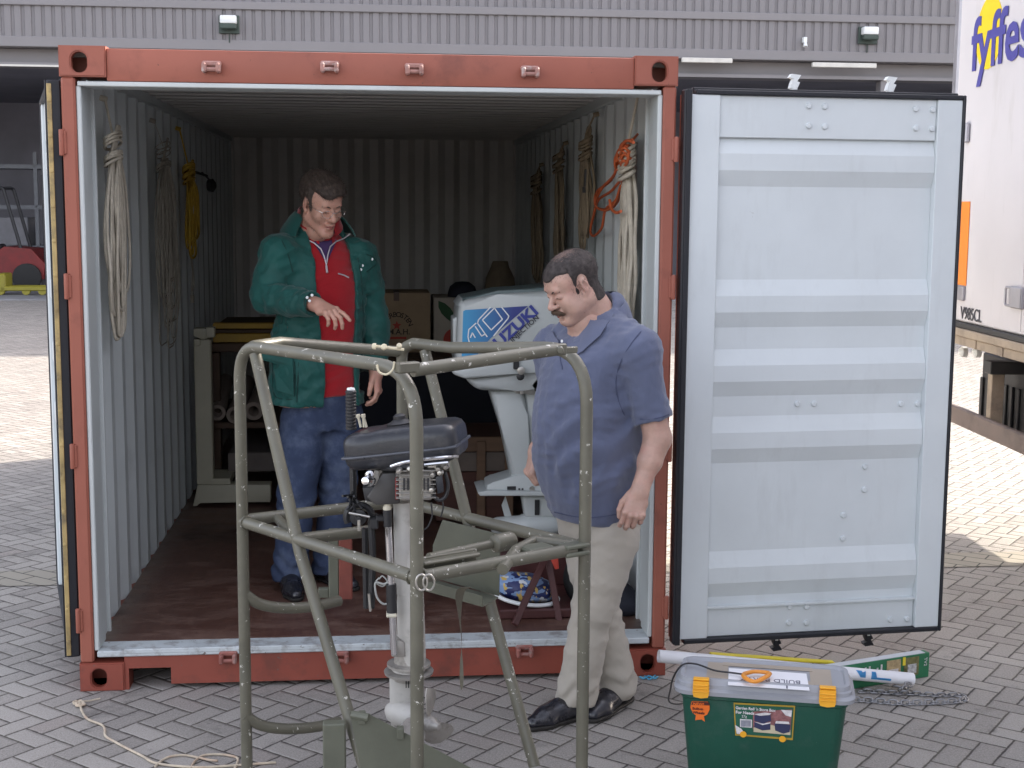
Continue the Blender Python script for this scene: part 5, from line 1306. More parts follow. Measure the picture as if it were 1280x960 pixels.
tube(bm, P, r, 10, flat=(1, .95)); mo = obj('moustache', bm, hair_mat('moustache_brown', (.07, .045, .03), (.12, .075, .05, 1)), blu, smooth=60)
mo_m = np.array([v.co[:] for v in mo.data.vertices])+np.array(ROOT[blu.name]); mq = np.array([list(p.vertices) for p in mo.data.polygons if len(p.vertices) == 4])
strands(fb, (mo_m, mq), 'moustache_strands', MATS['moustache_brown'], 700, .010, .0006, mo, 6, .3)
# polo collar and button placket
def collar(fig, c, rx, ry, a0, a1, prof, name, m, th=.004, tilt=0.0, nseg=36, drop=None):
    """fold-over collar: profile [(extra radius, height)] swept round the neck from angle a0 to a1 (0 = front)"""
    bm = BM(); rows = []
    for i in range(nseg+1):
        a = RAD(a0+(a1-a0)*i/nseg); row = []
        for j, (er, hh) in enumerate(prof):
            q = drop(a, j) if drop else 0
            p = (c[0]+math.sin(a)*(rx+er), c[1]+math.cos(a)*(ry+er), c[2]+hh+q-math.cos(a)*tilt); row.append(bm.verts.new(fig.wv(p)))
        rows.append(row)
    for A, B_ in zip(rows, rows[1:]):
        for j in range(len(A)-1): bm.faces.new((A[j], A[j+1], B_[j+1], B_[j]))
    bmesh.ops.recalc_face_normals(bm, faces=bm.faces); bmesh.ops.solidify(bm, geom=list(bm.faces), thickness=th)
    return obj(name, bm, m, fig.root, smooth=70)
nc = np.array([0, -.036, zat(399)])
collar(fb, nc, .084, .088, 14, 346, [(.006, -.035), (.0, .0), (.002, .026), (.010, .034), (.024, .016), (.038, -.018), (.042, -.034)], 'collar', polo, .003, .048,
       drop=lambda a, j: -.022*max(0, math.cos(a))**3*(1 if j > 3 else .3))
def flap(pts, name='collar_flap'):
    P = []
    for u, v, o in pts:
        q = surf_hit(fb, Kp, u, v, -1.1, .4, 0); q = q if q is not None else at(u, v, y=-.50); P.append(q+(CAMP-q).normalized()*o)
    n = len(P)//2; bm = BM(); rows = []
    for a, b in zip(P[:n], P[n:][::-1]): rows.append([bm.verts.new(a.lerp(b, t)+(CAMP-a).normalized()*.006*math.sin(math.pi*t)) for t in (0, .33, .66, 1)])
    for A, B in zip(rows, rows[1:]):
        for j in range(3): bm.faces.new((A[j], A[j+1], B[j+1], B[j]))
    bmesh.ops.recalc_face_normals(bm, faces=bm.faces); bmesh.ops.subdivide_edges(bm, edges=list(bm.edges), cuts=1, use_grid_fill=True, smooth=.6); bmesh.ops.solidify(bm, geom=list(bm.faces), thickness=.004)
    return obj(name, bm, polo, blu, smooth=70)
flap([(752, 383, .012), (738, 400, .014), (722, 416, .014), (709, 427, .010), (712, 449, .006), (728, 440, .008), (750, 420, .008), (768, 394, .006)])
flap([(690, 414, .010), (694, 421, .012), (699, 428, .010), (692, 443, .006), (685, 434, .008), (682, 424, .006)])
bm = BM(); p0 = fb.px(704, 421, -.62)
for k, (u, v) in enumerate(((704.5, 425), (706, 438))):
    w = at(u, v, y=-.43); d_ = (w-CAMP).normalized()
    hit = None
    lathe(bm, [(0, 0), (.006, 0), (.006, .003), (0, .004)], fb.wv((0.02, .125+.02*k, w.z)), fb.F, 10)
obj('button', bm, wmet, blu)
# ================================================================== man in the green jacket
gz = .17
go = at(402, 400, y=.95)
grn = thing('person', 'bespectacled man in a green jacket and red fleece pointing downwards inside the container', 'person', (go.x, go.y, gz))
fg = Figure(grn, (go.x, go.y, 0), (.42, -.907))
jk = mat('jacket_green', (.008, .080, .068), .6, var=.22, vscale=6, bump=.25, bscale=180, sheen=.15, spec=.35)
flc = mat('fleece_red', (.36, .012, .018), .95, var=.10, vscale=10, bump=.5, bscale=260, sheen=.4, spec=.15)
den = mat('denim', (.045, .062, .115), .85, var=.16, vscale=5, bump=.4, bscale=420, spec=.2, grime=((.12, .15, .22, 1), 5, .48, .7))
boot = mat('boot_dark', (.03, .022, .018), .6, var=.2)
shirtm = mat('shirt_purple', (.06, .03, .11), .8)
zg = lambda v, y=.95: at(400, v, y=y).z
gx = lambda u, v, y=.95: fg.loc(at(u, v, y=y))
RSg = gx(345, 318, .84); REg = gx(334, 372, .80); RWg = gx(396, 381, .56)
LSg = gx(452, 320, 1.02); LEg = gx(466, 395, 1.06); LWg = gx(470, 466, .98)
T = [(zg(505), .03, -.01, .232, .165), (zg(460), .025, 0, .225, .165), (zg(400), .012, .0, .218, .160), (zg(350), 0, .0, .212, .150), (zg(325), 0, -.01, .200, .130), (zg(308), 0, -.02, .165, .110), (zg(293), 0, -.025, .125, .09), (zg(278), 0, -.03, .095, .085)]
K = Clay((-.42, -.32, .9), (.42, .52, 2.02), .0075)
K.loft(T, e=2.4)
for S_, E_, W_ in ((RSg, REg, RWg), (LSg, LEg, LWg)):
    K.ell(S_*.92+np.array([0, -.01, zg(318)])*.08, (.080, .086, .078), .07); K.limb([S_, S_*.5+E_*.5, E_, E_*.45+W_*.55, E_*.06+W_*.94], [.078, .080, .078, .070, .058], .05)
K.warp(crease(31, (26, 26, 42), .019, 7, .9)); K.warp(crease(32, (70, 70, 60), .008, 6))
for E_, W_ in ((REg, RWg), (LEg, LWg)):
    def ring(X, Y, Z, E_=E_, W_=W_):
        d = W_-E_; L = np.linalg.norm(d); d = d/L; t = (X-E_[0])*d[0]+(Y-E_[1])*d[1]+(Z-E_[2])*d[2]
        r2 = (X-E_[0]-d[0]*t)**2+(Y-E_[1]-d[1]*t)**2+(Z-E_[2]-d[2]*t)**2
        return .006*np.sin(t*70+np.sin(X*30+Z*25)*1.5)*np.exp(-r2/.012)*np.exp(-((t-.05)/.22)**2)
    K.warp(ring)
K.F = np.maximum(K.F, -(K.F+.020))
# opening down the front showing the fleece
zc = zg(300)
def slot(X, Y, Z):
    w = .088+.012*np.sin(Z*9)+np.clip((Z-zg(330))*.12, 0, .05); cx = -.022+.02*(Z-1.5)
    return np.maximum(np.abs(X-cx)-w, -(Y-.02))+0*Z
K.put(slot, (-.2, .0, .9), (.2, .3, 2.0), .006, 's', 0)
for E_, W_ in ((REg, RWg), (LEg, LWg)):
    n_ = W_-E_; p = E_*.05+W_*.95; K.plane(p, n_, .003, p-.095, p+.095)
K.plane((0, 0, zg(508)), (.10, 0, -1), .004, (-.42, -.32, .9), (.42, .30, zg(440)))
K.put(lambda X, Y, Z: np.sqrt(X**2+(Y+.025)**2)-.082+0*Z, (-.1, -.12, zg(285)), (.1, .1, 2.0), .01, 's', 0)
mk_mesh('jacket', [K.mesh(fg.M, 1)], jk, grn)
jks = mat('jacket_seam', (.004, .035, .030), .8)
for pts in (((341, 432), (352, 436), (366, 440), (366, 448), (352, 446), (341, 441)), ((341, 446), (341, 470), (343, 494), (356, 499), (368, 499)), ((368, 452), (369, 475), (368, 497)), ((352, 300), (360, 318), (366, 340)), ((373, 420), (373, 460), (371, 503)), ((388, 366), (380, 376), (384, 392)), ((447, 322), (452, 350), (454, 400), (452, 450)), ((458, 318), (467, 322), (470, 330), (458, 340))):
    seam(fg, K, pts, .2, 1.3, 'stitching', jks, .0028)
# fleece inside
K = Clay((-.26, -.24, .95), (.26, .26, 1.98), .008)
K.loft([(z, cx, cy, rx-.024, ry-.020) for z, cx, cy, rx, ry in T if z < zg(280)], e=2.4)
K.warp(crease(41, (24, 24, 44), .008, 6, .9)); K.plane((0, 0, zg(491)), (0, -.05, -1), .006)
mk_mesh('fleece', [K.mesh(fg.M, 1)], flc, grn)
# jeans
K = Clay((-.26, -.24, .19), (.30, .26, 1.16), .0072)
K.loft([(.93, 0, -.01, .165, .125), (1.0, 0, -.005, .172, .130), (1.12, 0, 0, .170, .125)], e=2.2)
RA = gx(362, 728, .86); LA = gx(412, 728, .98); RH = np.array([.092, -.005, .98]); LH = np.array([-.092, -.005, .98])
RA[2] = LA[2] = .24; rk_ = (RH+RA)/2+np.array([.01, .03, .03]); lk_ = (LH+LA)/2+np.array([-.01, .02, .03])
for H_, k_, A_ in ((RH, rk_, RA), (LH, lk_, LA)): K.limb([H_, H_*.5+k_*.5, k_, k_*.5+A_*.5, A_], [.110, .103, .088, .082, .084], .04)
K.warp(crease(51, (26, 26, 34), .009, 7, .9))
K.warp(lambda X, Y, Z: .005*np.sin(Z*60+X*40+3*np.sin(Z*10+Y*19))*np.exp(-((Z-.62)/.10)**2)+.007*np.sin(Z*74+Y*45+2*np.sin(X*40))*np.exp(-((Z-.30)/.07)**2))
K.plane((0, 0, .215), (0, .1, -1), .004)
mk_mesh('jeans', [K.mesh(fg.M, 1)], den, grn)
for A_, t in ((RA, (.25, 1)), (LA, (-.15, 1))):
    q = A_.copy(); Ksv = Figure(grn, (go.x, go.y, gz), (.42, -.907)); shoe_mesh(Ksv, q, t, 'boot')
# head, body and hands
hcg = fg.loc(at(384, 254, y=.80)+V(.062, .055, 0))
skinG, hairG, MWg = make_head(fg, hcg, 10, -22, 1.07, 'slim', roll=3)
Kb = Clay((-.36, -.30, .2), (.36, .34, 2.0), .010)
Kb.loft([(z, cx, cy, rx-.045, ry-.04) for z, cx, cy, rx, ry in T], e=2.3)
for S_, E_, W_ in ((RSg, REg, RWg), (LSg, LEg, LWg)): Kb.limb([S_, E_, E_*.2+W_*.8], [.055, .042, .03], .03)
for H_, k_, A_ in ((RH, rk_, RA), (LH, lk_, LA)): Kb.limb([H_, k_, A_], [.08, .055, .04], .03)
Kb.limb([(0, -.03, zg(285)), hcg+np.array([0, -.05, -.12])], [.065, .058], .03)
cp = [(8, 14, 10), (22, 40, 22), (30, 46, 28), (36, 48, 30)]
tp = [(.026, .022, -.008), (.044, .050, -.014), (.050, .078, -.020), (.048, .100, -.026)]
hd = fg.loc(at(440, 404, y=.42))-RWg
rhg = make_hand(fg, RWg, hd, np.array([.1, .55, 1.0]), 1.08, cp, (5, 0, -3, -7), tp, True, [(RWg*.8+REg*.2, .031), (RWg*.5+REg*.5, .036)])
cl2 = [(22, 30, 20), (26, 34, 22), (30, 36, 24), (34, 36, 24)]
hd2 = fg.loc(at(474, 508, y=.94))-LWg
lhg = make_hand(fg, LWg, hd2, np.array([-.75, .55, 0]), 1.05, cl2, (3, 0, -2, -5), thb, False, [(LWg*.8+LEg*.2, .030), (LWg*.5+LEg*.5, .036)])
mk_mesh('body', [Kb.mesh(fg.M, 1), skinG, rhg, lhg], skin_m, grn)
hg = mk_mesh('hair', [hairG], hair_g, grn); strands(fg, hairG, 'hair_strands', hair_g, 6500, .020, .0008, hg, 3, .5); strands(fg, skinG, 'hair_strands', hair_g, 2500, .012, .0006, hg, 9, .4, fg.hair_p)
head_bits(fg, MWg, hair_g, lipm, 'slim', 1.07)
# glasses
MWm = Matrix(MWg.tolist()); gmet = mat('glasses_metal', (.75, .72, .68), .2, 1.0, bump=0)
gl = bpy.data.materials.new('lens_glass'); gl.use_nodes = True; b = gl.node_tree.nodes['Principled BSDF']; b.inputs['Transmission Weight'].default_value = 1; b.inputs['Roughness'].default_value = .02; b.inputs['IOR'].default_value = 1.02; b.inputs['Specular IOR Level'].default_value = .8
bm = BM()
for s in (-1, 1):
    pts = [MWm@Vector((s*.033+.024*math.cos(a), .112-abs(.033+s*.0*a)*.0-.010*abs(math.cos(a))*(s*math.cos(a) > 0), -.004+.017*math.sin(a)*(1 if math.sin(a) < 0 else .8))) for a in [k*math.pi/12 for k in range(24)]]
    tube(bm, pts, .0011, 6, closed=True)
    tube(bm, [MWm@Vector(p) for p in ((s*.057, .106, .003), (s*.074, .085, .006), (s*.080, .0, .006))], .0012, 6)
tube(bm, [MWm@Vector(p) for p in ((-.009, .114, .001), (0, .118, .003), (.009, .114, .001))], .0012, 6)
gs = obj('glasses', bm, gmet, grn, smooth=60)
# collars: fleece collar standing open with its zip, jacket collar, shirt
nc = np.array([0, -.022, zg(280)])
collar(fg, nc, .078, .082, 22, 338, [(.010, -.05), (.000, .0), (.004, .040), (.012, .060), (.016, .058), (.024, .030), (.034, .004)], 'fleece_collar', flc, .004, .030, drop=lambda a, j: -.035*max(0, math.cos(a))**2*(1 if j > 1 else .5))
collar(fg, nc+np.array([0, -.01, -.005]), .098, .10, 58, 302, [(.02, -.05), (.0, .0), (-.002, .045), (.006, .056), (.030, .036), (.066, -.012), (.080, -.040)], 'jacket_collar', jk, .006, .02)
collar(fg, nc, .066, .070, 30, 330, [(.012, -.05), (.002, .0), (.0, .018), (.010, .015), (.022, -.02)], 'shirt_collar', shirtm, .003, .025)
bm = BM()
def fz(u, v, o=.0):
    p = at(u, v, y=.95); q = fg.loc(p); 
    # point of the fleece front under that pixel
    for yy in np.arange(.55, 1.1, .004):
        q = fg.loc(at(u, v, y=yy)); i = ((q-KF.lo)/KF.h).astype(int)
        if (i >= 0).all() and (i < KF.n).all() and KF.F[tuple(i)] < 0: return at(u, v, y=yy-.006-o)
    return p
KF = Clay((-.26, -.24, .95), (.26, .26, 1.98), .008); KF.loft([(z, cx, cy, rx-.024, ry-.020) for z, cx, cy, rx, ry in T if z < zg(280)], e=2.4)
zipm = mat('zip_silver', (.62, .58, .60), .4, .3)
tube(bm, [fz(u, v) for u, v in ((376, 295), (383, 299), (393, 304), (401, 311), (405, 320), (408, 331))], .0032, 6)
tube(bm, [fz(u, v) for u, v in ((438, 292), (430, 298), (420, 302), (413, 308), (410, 318), (408, 331))], .0032, 6); obj('zip', bm, zipm, grn)
bm = BM(); tube(bm, [fz(408, 332, .004), fz(409, 341, .006)], .005, 8); obj('zip_pull', bm, zipm, grn)
bm = BM(); tube(bm, [fz(423, 342), fz(430, 344), fz(436, 347)], .0035, 6); obj('pocket_zip', bm, zipm, grn)
# dark shirt showing in the neck opening
quad_plate('shirt_front', [fz(392, 303, -.002), fz(408, 329, -.002), fz(421, 301, -.002), fz(406, 290, -.002)], .003, shirtm, grn)
# press studs
def jz(u, v, y0=.4):
    for yy in np.arange(y0, 1.3, .004):
        q = fg.loc(at(u, v, y=yy)); i = ((q-KJ.lo)/KJ.h).astype(int)
        if (i >= 0).all() and (i < KJ.n).all() and KJ.F[tuple(i)] < .004: return at(u, v, y=yy-.004)
    return at(u, v, y=.8)
KJ = Clay((-.42, -.32, .9), (.42, .52, 2.02), .0085); KJ.loft(T, e=2.4)
for S_, E_, W_ in ((RSg, REg, RWg), (LSg, LEg, LWg)): KJ.limb([S_, S_*.5+E_*.5, E_, E_*.45+W_*.55, E_*.06+W_*.94], [.086, .082, .078, .070, .058], .04)
for u, v in ((384, 372), (390, 369), (387, 376), (465, 324), (453, 332), (451, 337)): bm = BM(); lathe(bm, [(0, 0), (.007, 0), (.006, .004), (0, .005)], jz(u, v), (0, -1, .1), 10); obj('press_stud', bm, wmet, grn)
# pocket flaps and seams on the jacket front
for pts in (((322, 436), (343, 441), (366, 446), (366, 456), (343, 452), (323, 446)), ((343, 462), (366, 452), (367, 494), (346, 488))):
    try: quad_plate('pocket', [jz(u, v)+V(0, -.004, 0) for u, v in pts], .008, jk, grn)
    except Exception: pass
# wrist watch on the left wrist
bm = BM(); a = fg.wv(LWg*.94+LEg*.06); d_ = (fg.wv(LWg)-fg.wv(LEg)).normalized(); x_, y_, _ = frame_from(d_)
tube(bm, [a+(x_*math.cos(t)+y_*math.sin(t))*.034 for t in [k*math.pi/10 for k in range(20)]], .005, 6, closed=True); obj('watch', bm, gmet, grn)
# ================================================================== things hanging on the container walls
ropew = mat('rope_white', (.50, .45, .36), .85, var=.18, vscale=40, bump=.6, bscale=420, grime=((.28, .24, .18, 1), 20, .5, .5))
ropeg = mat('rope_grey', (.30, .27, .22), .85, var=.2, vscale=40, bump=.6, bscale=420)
ropey = mat('rope_yellow', (.48, .30, .03), .7, var=.2, vscale=40, bump=.6, bscale=420)
ropeo = mat('rope_orange', (.55, .11, .03), .6, var=.15, vscale=30, bump=.5, bscale=420)
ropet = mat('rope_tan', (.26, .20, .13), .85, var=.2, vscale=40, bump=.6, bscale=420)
def wallp(u, v, wx): return at(u, v, x=wx)
def hank(name, lab, m, u, v0, v1, v2, wx, width, n, r, cat='rope', hook=None, seed=1, loose=0, wrap=True, grp='rope hanks hanging on the container walls'):
    """coiled rope: hook at v0, binding at v1, loops ending near v2"""
    rg = random.Random(seed); s = 1 if wx < 1 else -1; top = wallp(u, v1, wx+s*.05); bot = wallp(u, v2, wx+s*.05); hk = wallp(hook[0] if hook else u, v0, wx+s*.02)
    y0, zt, zb_ = top.y, top.z, top.z-(v2-v1)/((v2-v1)/max((top-wallp(u, v2, wx+s*.05)).length, .1))
    zb_ = bot.z if abs(bot.y-top.y) < .3 else zb_
    t = thing(name, lab, cat, (wx+s*.05, y0, zb_), grp); x = wx+s*.055
    bm = BM(); tube(bm, [hk, V(x, y0, zt+.05)], r*.8, 6); lathe(bm, [(0, 0), (.012, 0), (.012, .03), (0, .03)], V(wx-s*.0, hk.y, hk.z), (s, 0, -.3), 8); obj('hook_line', bm, m, t)
    bm = BM()
    for k in range(n):
        w = width*rg.uniform(.25, 1.0)/2; cy = y0+rg.uniform(-1, 1)*width*.25; b = zb_+rg.uniform(-.02, .14)*(1+loose); cx = x+rg.uniform(-.012, .022)
        a0 = rg.uniform(-.01, .01)
        pts = [V(cx+rg.uniform(-.006, .006), y0+a0, zt-.02)]
        for f in (.25, .5, .75): pts.append(V(cx+rg.uniform(-.01, .012), cy-w*min(1, .35+f)+rg.uniform(-.012, .012)*(1+loose), zt+(b-zt)*f))
        pts += [V(cx, cy-w*.7, b+.025), V(cx+.004, cy, b), V(cx+.006, cy+w*.7, b+.03)]
        for f in (.75, .5, .25): pts.append(V(cx+.006+rg.uniform(-.01, .012), cy+w*min(1, .35+f)+rg.uniform(-.012, .012)*(1+loose), zt+(b-zt)*f))
        pts.append(V(cx+rg.uniform(-.004, .008), y0-a0, zt-.01)); tube(bm, smooth_path(pts, 4), r, 6)
    obj('loops', bm, m, t, smooth=80)
    if wrap:
        bm = BM()
        for k in range(9):
            z = zt-.0+rg.uniform(-.07, .06); w = width*.34+rg.uniform(-.006, .01); ph = rg.uniform(-.4, .4)
            tube(bm, [V(x+.03*math.sin(a), y0+w*math.cos(a), z+.02*math.sin(a+ph)) for a in [q*math.pi/7 for q in range(14)]], r, 6, closed=True)
        for k in range(5):
            a_ = rg.uniform(-.03, .03); tube(bm, smooth_path([V(x, y0+a_-.02, zt-.02), V(x+.02, y0+a_-.02, zt+.06), V(x+.02, y0+a_+.02, zt+.09), V(x, y0+a_+.02, zt)], 4), r, 6)
        obj('binding', bm, m, t, smooth=80)
    return t
hank('rope', 'pale rope hank hanging nearest the opening on the left wall', ropew, 140, 122, 185, 418, .06, .30, 13, .0065, seed=2, loose=.6, hook=(131, 122))
hank('rope', 'thin grey tangled line hank hanging second on the left wall', ropeg, 203, 150, 195, 428, .06, .42, 26, .0032, seed=3, loose=1.4, hook=(192, 145))
hank('rope', 'yellow rope coil hanging third on the left wall', ropey, 235, 160, 220, 320, .06, .34, 10, .007, seed=4, hook=(224, 160))
hank('rope', 'thick pale rope hank hanging nearest the opening on the right wall', ropew, 785, 112, 200, 428, CW-.06, .26, 24, .0085, seed=5, hook=(799, 116))
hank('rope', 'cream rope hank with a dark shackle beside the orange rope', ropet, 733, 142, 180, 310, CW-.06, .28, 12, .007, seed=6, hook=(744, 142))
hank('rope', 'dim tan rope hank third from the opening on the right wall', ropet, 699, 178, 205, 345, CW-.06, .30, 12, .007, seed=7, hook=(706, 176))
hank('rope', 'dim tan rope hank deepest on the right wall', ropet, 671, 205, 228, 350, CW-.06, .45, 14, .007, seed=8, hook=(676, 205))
# orange rope: loops drawn out sideways
wx = CW-.10
t = thing('rope', 'bright orange rope looped in front of the pale hank on the right wall', 'rope', wallp(768, 240, wx)); t['group'] = 'rope hanks hanging on the container walls'
def wp(u, v, o=0): return wallp(u, v, wx-o)
bm = BM()
for k, pts in enumerate([((782, 180), (772, 190), (770, 205), (781, 215), (765, 238), (748, 250), (742, 270), (738, 288), (742, 295), (752, 285), (757, 262), (770, 250), (779, 225), (784, 200), (780, 184)),
    ((786, 176), (776, 182), (774, 200), (764, 225), (746, 240), (745, 258), (760, 262), (772, 252), (779, 228), (786, 205), (788, 186)),
    ((790, 175), (780, 178), (772, 196), (768, 218), (752, 236), (744, 256), (756, 263), (768, 255), (776, 232)),
    ((776, 186), (769, 198), (771, 212), (783, 205), (786, 190)), ((792, 178), (783, 176), (774, 188), (771, 202)), ((762, 250), (765, 262), (771, 266), (776, 264))]):
    tube(bm, smooth_path([wp(u, v, k*.012) for u, v in pts], 5), .0068, 7)
obj('loops', bm, ropeo, t, smooth=80)
bm = BM()
for k in range(6): c = wp(781+rr(-3, 3), 184+k*4, .03); tube(bm, [c+V(.02*math.sin(a), .035*math.cos(a), .01*math.sin(a*2)) for a in [q*math.pi/7 for q in range(14)]], .0068, 7, closed=True)
tube(bm, [wp(790, 176), wallp(797, 168, CW-.06)], .006, 6)
obj('binding', bm, ropeo, t, smooth=80)
def small(name, lab, cat, bm, m, grp=None): return tag(obj(name, bm, m), lab, cat, grp)
bm = BM(); a = wallp(733, 212, CW-.12); tube(bm, [a, a+V(0, .02, -.09)], .011, 8); lathe(bm, [(0, 0), (.016, 0), (.018, .03), (0, .035)], a+V(0, .02, -.12), (0, 0, 1), 10); small('shackle', 'small black shackle hanging on the cream rope hank', 'shackle', bm, blkm)
bm = BM(); a = wallp(244, 215, .08); 
tube(bm, [a, a+V(.05, .18, -.02)], .009, 8); tube(bm, [a+V(.03, .1, 0), a+V(.06, .3, -.05)], .006, 6); lathe(bm, [(0, 0), (.04, 0), (.045, .03), (.02, .05), (0, .05)], a+V(.05, .25, -.08), (1, -.2, 0), 14); small('pulley_block', 'small dark pulley hanging beside the yellow rope', 'pulley', bm, blkm)
bm = BM(); a = wallp(238, 320, .09); tube(bm, smooth_path([a, a+V(.01, .0, -.1), a+V(0, .03, -.2), a+V(0, .04, -.24)], 4), .004, 6); tube(bm, smooth_path([a+V(0, .05, 0), a+V(.01, .07, -.15), a+V(0, .06, -.22)], 4), .004, 6); lathe(bm, [(0, 0), (.012, 0), (.012, .05), (0, .05)], a+V(0, .04, -.29), (0, 0, 1), 8); small('lanyard', 'thin dark lanyard hanging below the yellow rope', 'lanyard', bm, ropeg)

# ================================================================== cream stand, timbers and tubes on the left
crm = mat('stand_cream', (.40, .38, .29), .5, var=.08, bump=.1, chips=(.2, .15, .1, 1), chipamt=.73)
SY_ = 2.72; st = thing('stand', 'cream painted steel stand with an upright post on the container floor', 'stand', at(255, 630, y=SY_))
bm = BM(); pxbox(bm, 246, 263, 424, 606, SY_+.02, .08, .006); obj('post', bm, crm, st)
bm = BM(); pxprism(bm, [(247, 606), (338, 606), (338, 628), (250, 628), (246, 633), (241, 633)], SY_, .12, bev=.004); obj('base_beam', bm, crm, st)
bm = BM(); pxbox(bm, 256, 288, 598, 606, SY_+.02, .3, .004); obj('foot', bm, crm, st)
bm = BM(); pxprism(bm, [(242, 411), (262, 411), (262, 422), (254, 425), (242, 420)], SY_-.01, .12, bev=.004); pxbox(bm, 258, 268, 409, 422, SY_-.04, .06, .004); pxbox(bm, 243, 250, 424, 432, SY_-.01, .10, .003); obj('head_bracket', bm, crm, st)
tim_y = mat('timber_yellow', (.33, .20, .02), .6, var=.2); tim_b = mat('timber_brown', (.075, .045, .028), .75, var=.25, vscale=8, bump=.2)
for k, (v0, v1) in enumerate(((404, 411), (417, 428))):
    bm = BM(); pxbox(bm, 266, 345, v0, v1, 3.05+k*.02, .08, .004); small('timber_bar', ('upper' if k == 0 else 'lower')+' yellow painted bar lying behind the cream post', 'bar', bm, tim_y, 'yellow bars behind the cream post')
rkx = thing('storage_shelf', 'dark timber shelf carrying the yellow bars and paper rolls', 'shelf', at(300, 610, y=3.3))
bm = BM(); pxbox(bm, 262, 420, 429, 440, 3.04, 1.1, .006); obj('board', bm, tim_b, rkx)
bm = BM(); pxbox(bm, 262, 420, 411.5, 416.5, 3.10, 1.0, .004); obj('board', bm, tim_b, rkx)
bm = BM(); pxbox(bm, 262, 425, 527, 536, 3.04, 1.1, .006); obj('board', bm, tim_b, rkx)
bm = BM(); pxbox(bm, 285, 425, 565, 590, 2.98, 1.1, .006); obj('board', bm, mat('timber_grey', (.13, .11, .10), .8, var=.2), rkx)
for x in (264, 412): bm = BM(); pxbox(bm, x, x+10, 441, 608, 3.1, .08, .004); obj('upright', bm, tim_b, rkx)
pap = mat('paper_roll', (.22, .18, .15), .8, var=.1)
for k, (u, v, r) in enumerate(((272, 516, .05), (294, 519, .055), (317, 514, .058))):
    a = at(u, v, y=3.0); d_ = V(-.05+.04*k, 1, .10).normalized(); bm = BM(); lathe(bm, [(r*.55, .9), (r*.55, .005), (r*.6, 0), (r, 0), (r, .9)], a, d_, 18)
    small('paper_roll', ('leftmost', 'middle', 'rightmost')[k]+' of the three dim paper rolls on the shelf behind the cream post', 'paper roll', bm, pap, 'paper rolls on the shelf')

# ================================================================== back of the container
navy = mat('dark_navy_cover', (.012, .013, .022), .8, var=.3)
cab = thing('storage_chest', 'very dark covered chest under the cardboard boxes at the back', 'chest', at(540, 600, y=3.9))
bm = BM(); a = at(440, 600, y=3.8); b_ = at(652, 447, y=3.8); 
box(bm, (a.x, 3.8, FLZ+.001), (b_.x, 5.2, b_.z-.02), .05, seg=3); obj('cover', bm, navy, cab)
bm = BM(); box(bm, (a.x-.02, 3.78, b_.z-.02), (b_.x+.02, 5.2, b_.z), .01); obj('lid', bm, tim_b, cab)
topz = b_.z+.001
card = mat('cardboard', (.36, .255, .155), .8, var=.08, vscale=5, bump=.1, grime=((.25, .17, .10, 1), 6, .55, .4)); card2 = mat('cardboard_pale', (.42, .37, .30), .8, var=.08)
tapeb = mat('brown_tape', (.10, .05, .03), .5); redp = mat('print_red', (.45, .05, .03), .7); grnp = mat('print_green', (.03, .09, .035), .7)
CY = 4.15
bxA = thing('cardboard_box', 'brown cardboard box with ring lettering and a red star on the dark chest', 'cardboard box', at(506, 440, y=CY+.2))
aL = at(474, 366, y=CY); aR = at(538, 366, y=CY)
bm = BM(); box(bm, (aL.x, CY, topz), (aR.x, CY+.45, aL.z), .008, seg=2); obj('carton', bm, card, bxA)
bm = BM(); pxbox(bm, 492, 499, 365.5, 376, CY-.003, .3, 0); obj('tape', bm, tapeb, bxA)
c = at(496, 411, y=CY-.002); R_a = at(511, 411, y=CY).x-c.x
bm = BM()
for i, ch in enumerate('NOERBOSTEN'):
    a = RAD(158-i*136/9); me = text_mesh(ch, .05, c+V(math.cos(a)*R_a, 0, math.sin(a)*R_a), (math.sin(a), 0, -math.cos(a)), (math.cos(a), 0, math.sin(a)), .001, align='CENTER', bold=.001); add_me(bm, me)
me = text_mesh('M.A.H.', .055, at(485, 418, y=CY-.002), (1, 0, 0), (0, 0, 1), .001, bold=.001); add_me(bm, me)
obj('print', bm, mat('print_black', (.05, .035, .025), .8), bxA, smooth=None)
bm = BM(); cc = at(496, 407, y=CY-.003); prism(bm, [((.034 if k % 2 == 0 else .015)*math.sin(k*math.pi/5), (.034 if k % 2 == 0 else .015)*math.cos(k*math.pi/5)) for k in range(10)], cc, (1, 0, 0), (0, 0, 1), (0, 1, 0), .002); pxbox(bm, 485, 508, 421, 424, CY-.002, .002, 0); obj('red_print', bm, redp, bxA)
bxB = thing('cardboard_box', 'pale fruit carton printed with a leaf and red apple, right of the brown box', 'cardboard box', at(570, 440, y=CY+.2))
aL = at(542, 372, y=CY+.02); aR = at(604, 372, y=CY+.02)
bm = BM(); box(bm, (aL.x, CY+.02, topz), (aR.x, CY+.45, aL.z), .008, seg=2); obj('carton', bm, card2, bxB)
bm = BM(); pxprism(bm, [(548, 376), (556, 379), (563, 385), (568, 393), (566, 404), (558, 398), (552, 392), (548, 384)], CY+.017, .002); obj('leaf_print', bm, grnp, bxB)
bm = BM(); lathe(bm, [(0, 0), (.085, 0), (.085, .002), (0, .002)], at(569, 425, y=CY+.0165), (0, 1, 0), 24); obj('apple_print', bm, redp, bxB)
bm = BM(); a = at(578, 372, y=CY+.12); lathe(bm, [(0, .11), (.05, .105), (.09, .075), (.105, .03), (.108, 0), (0, 0)], V(a.x, a.y, aL.z+.001), (0, 0, 1), 24); small('cap', 'round black cap lying on the pale fruit carton', 'cap', bm, navy)
sack = mat('sack_cloth', (.15, .115, .075), .9, var=.2, vscale=12, bump=.5, bscale=120)
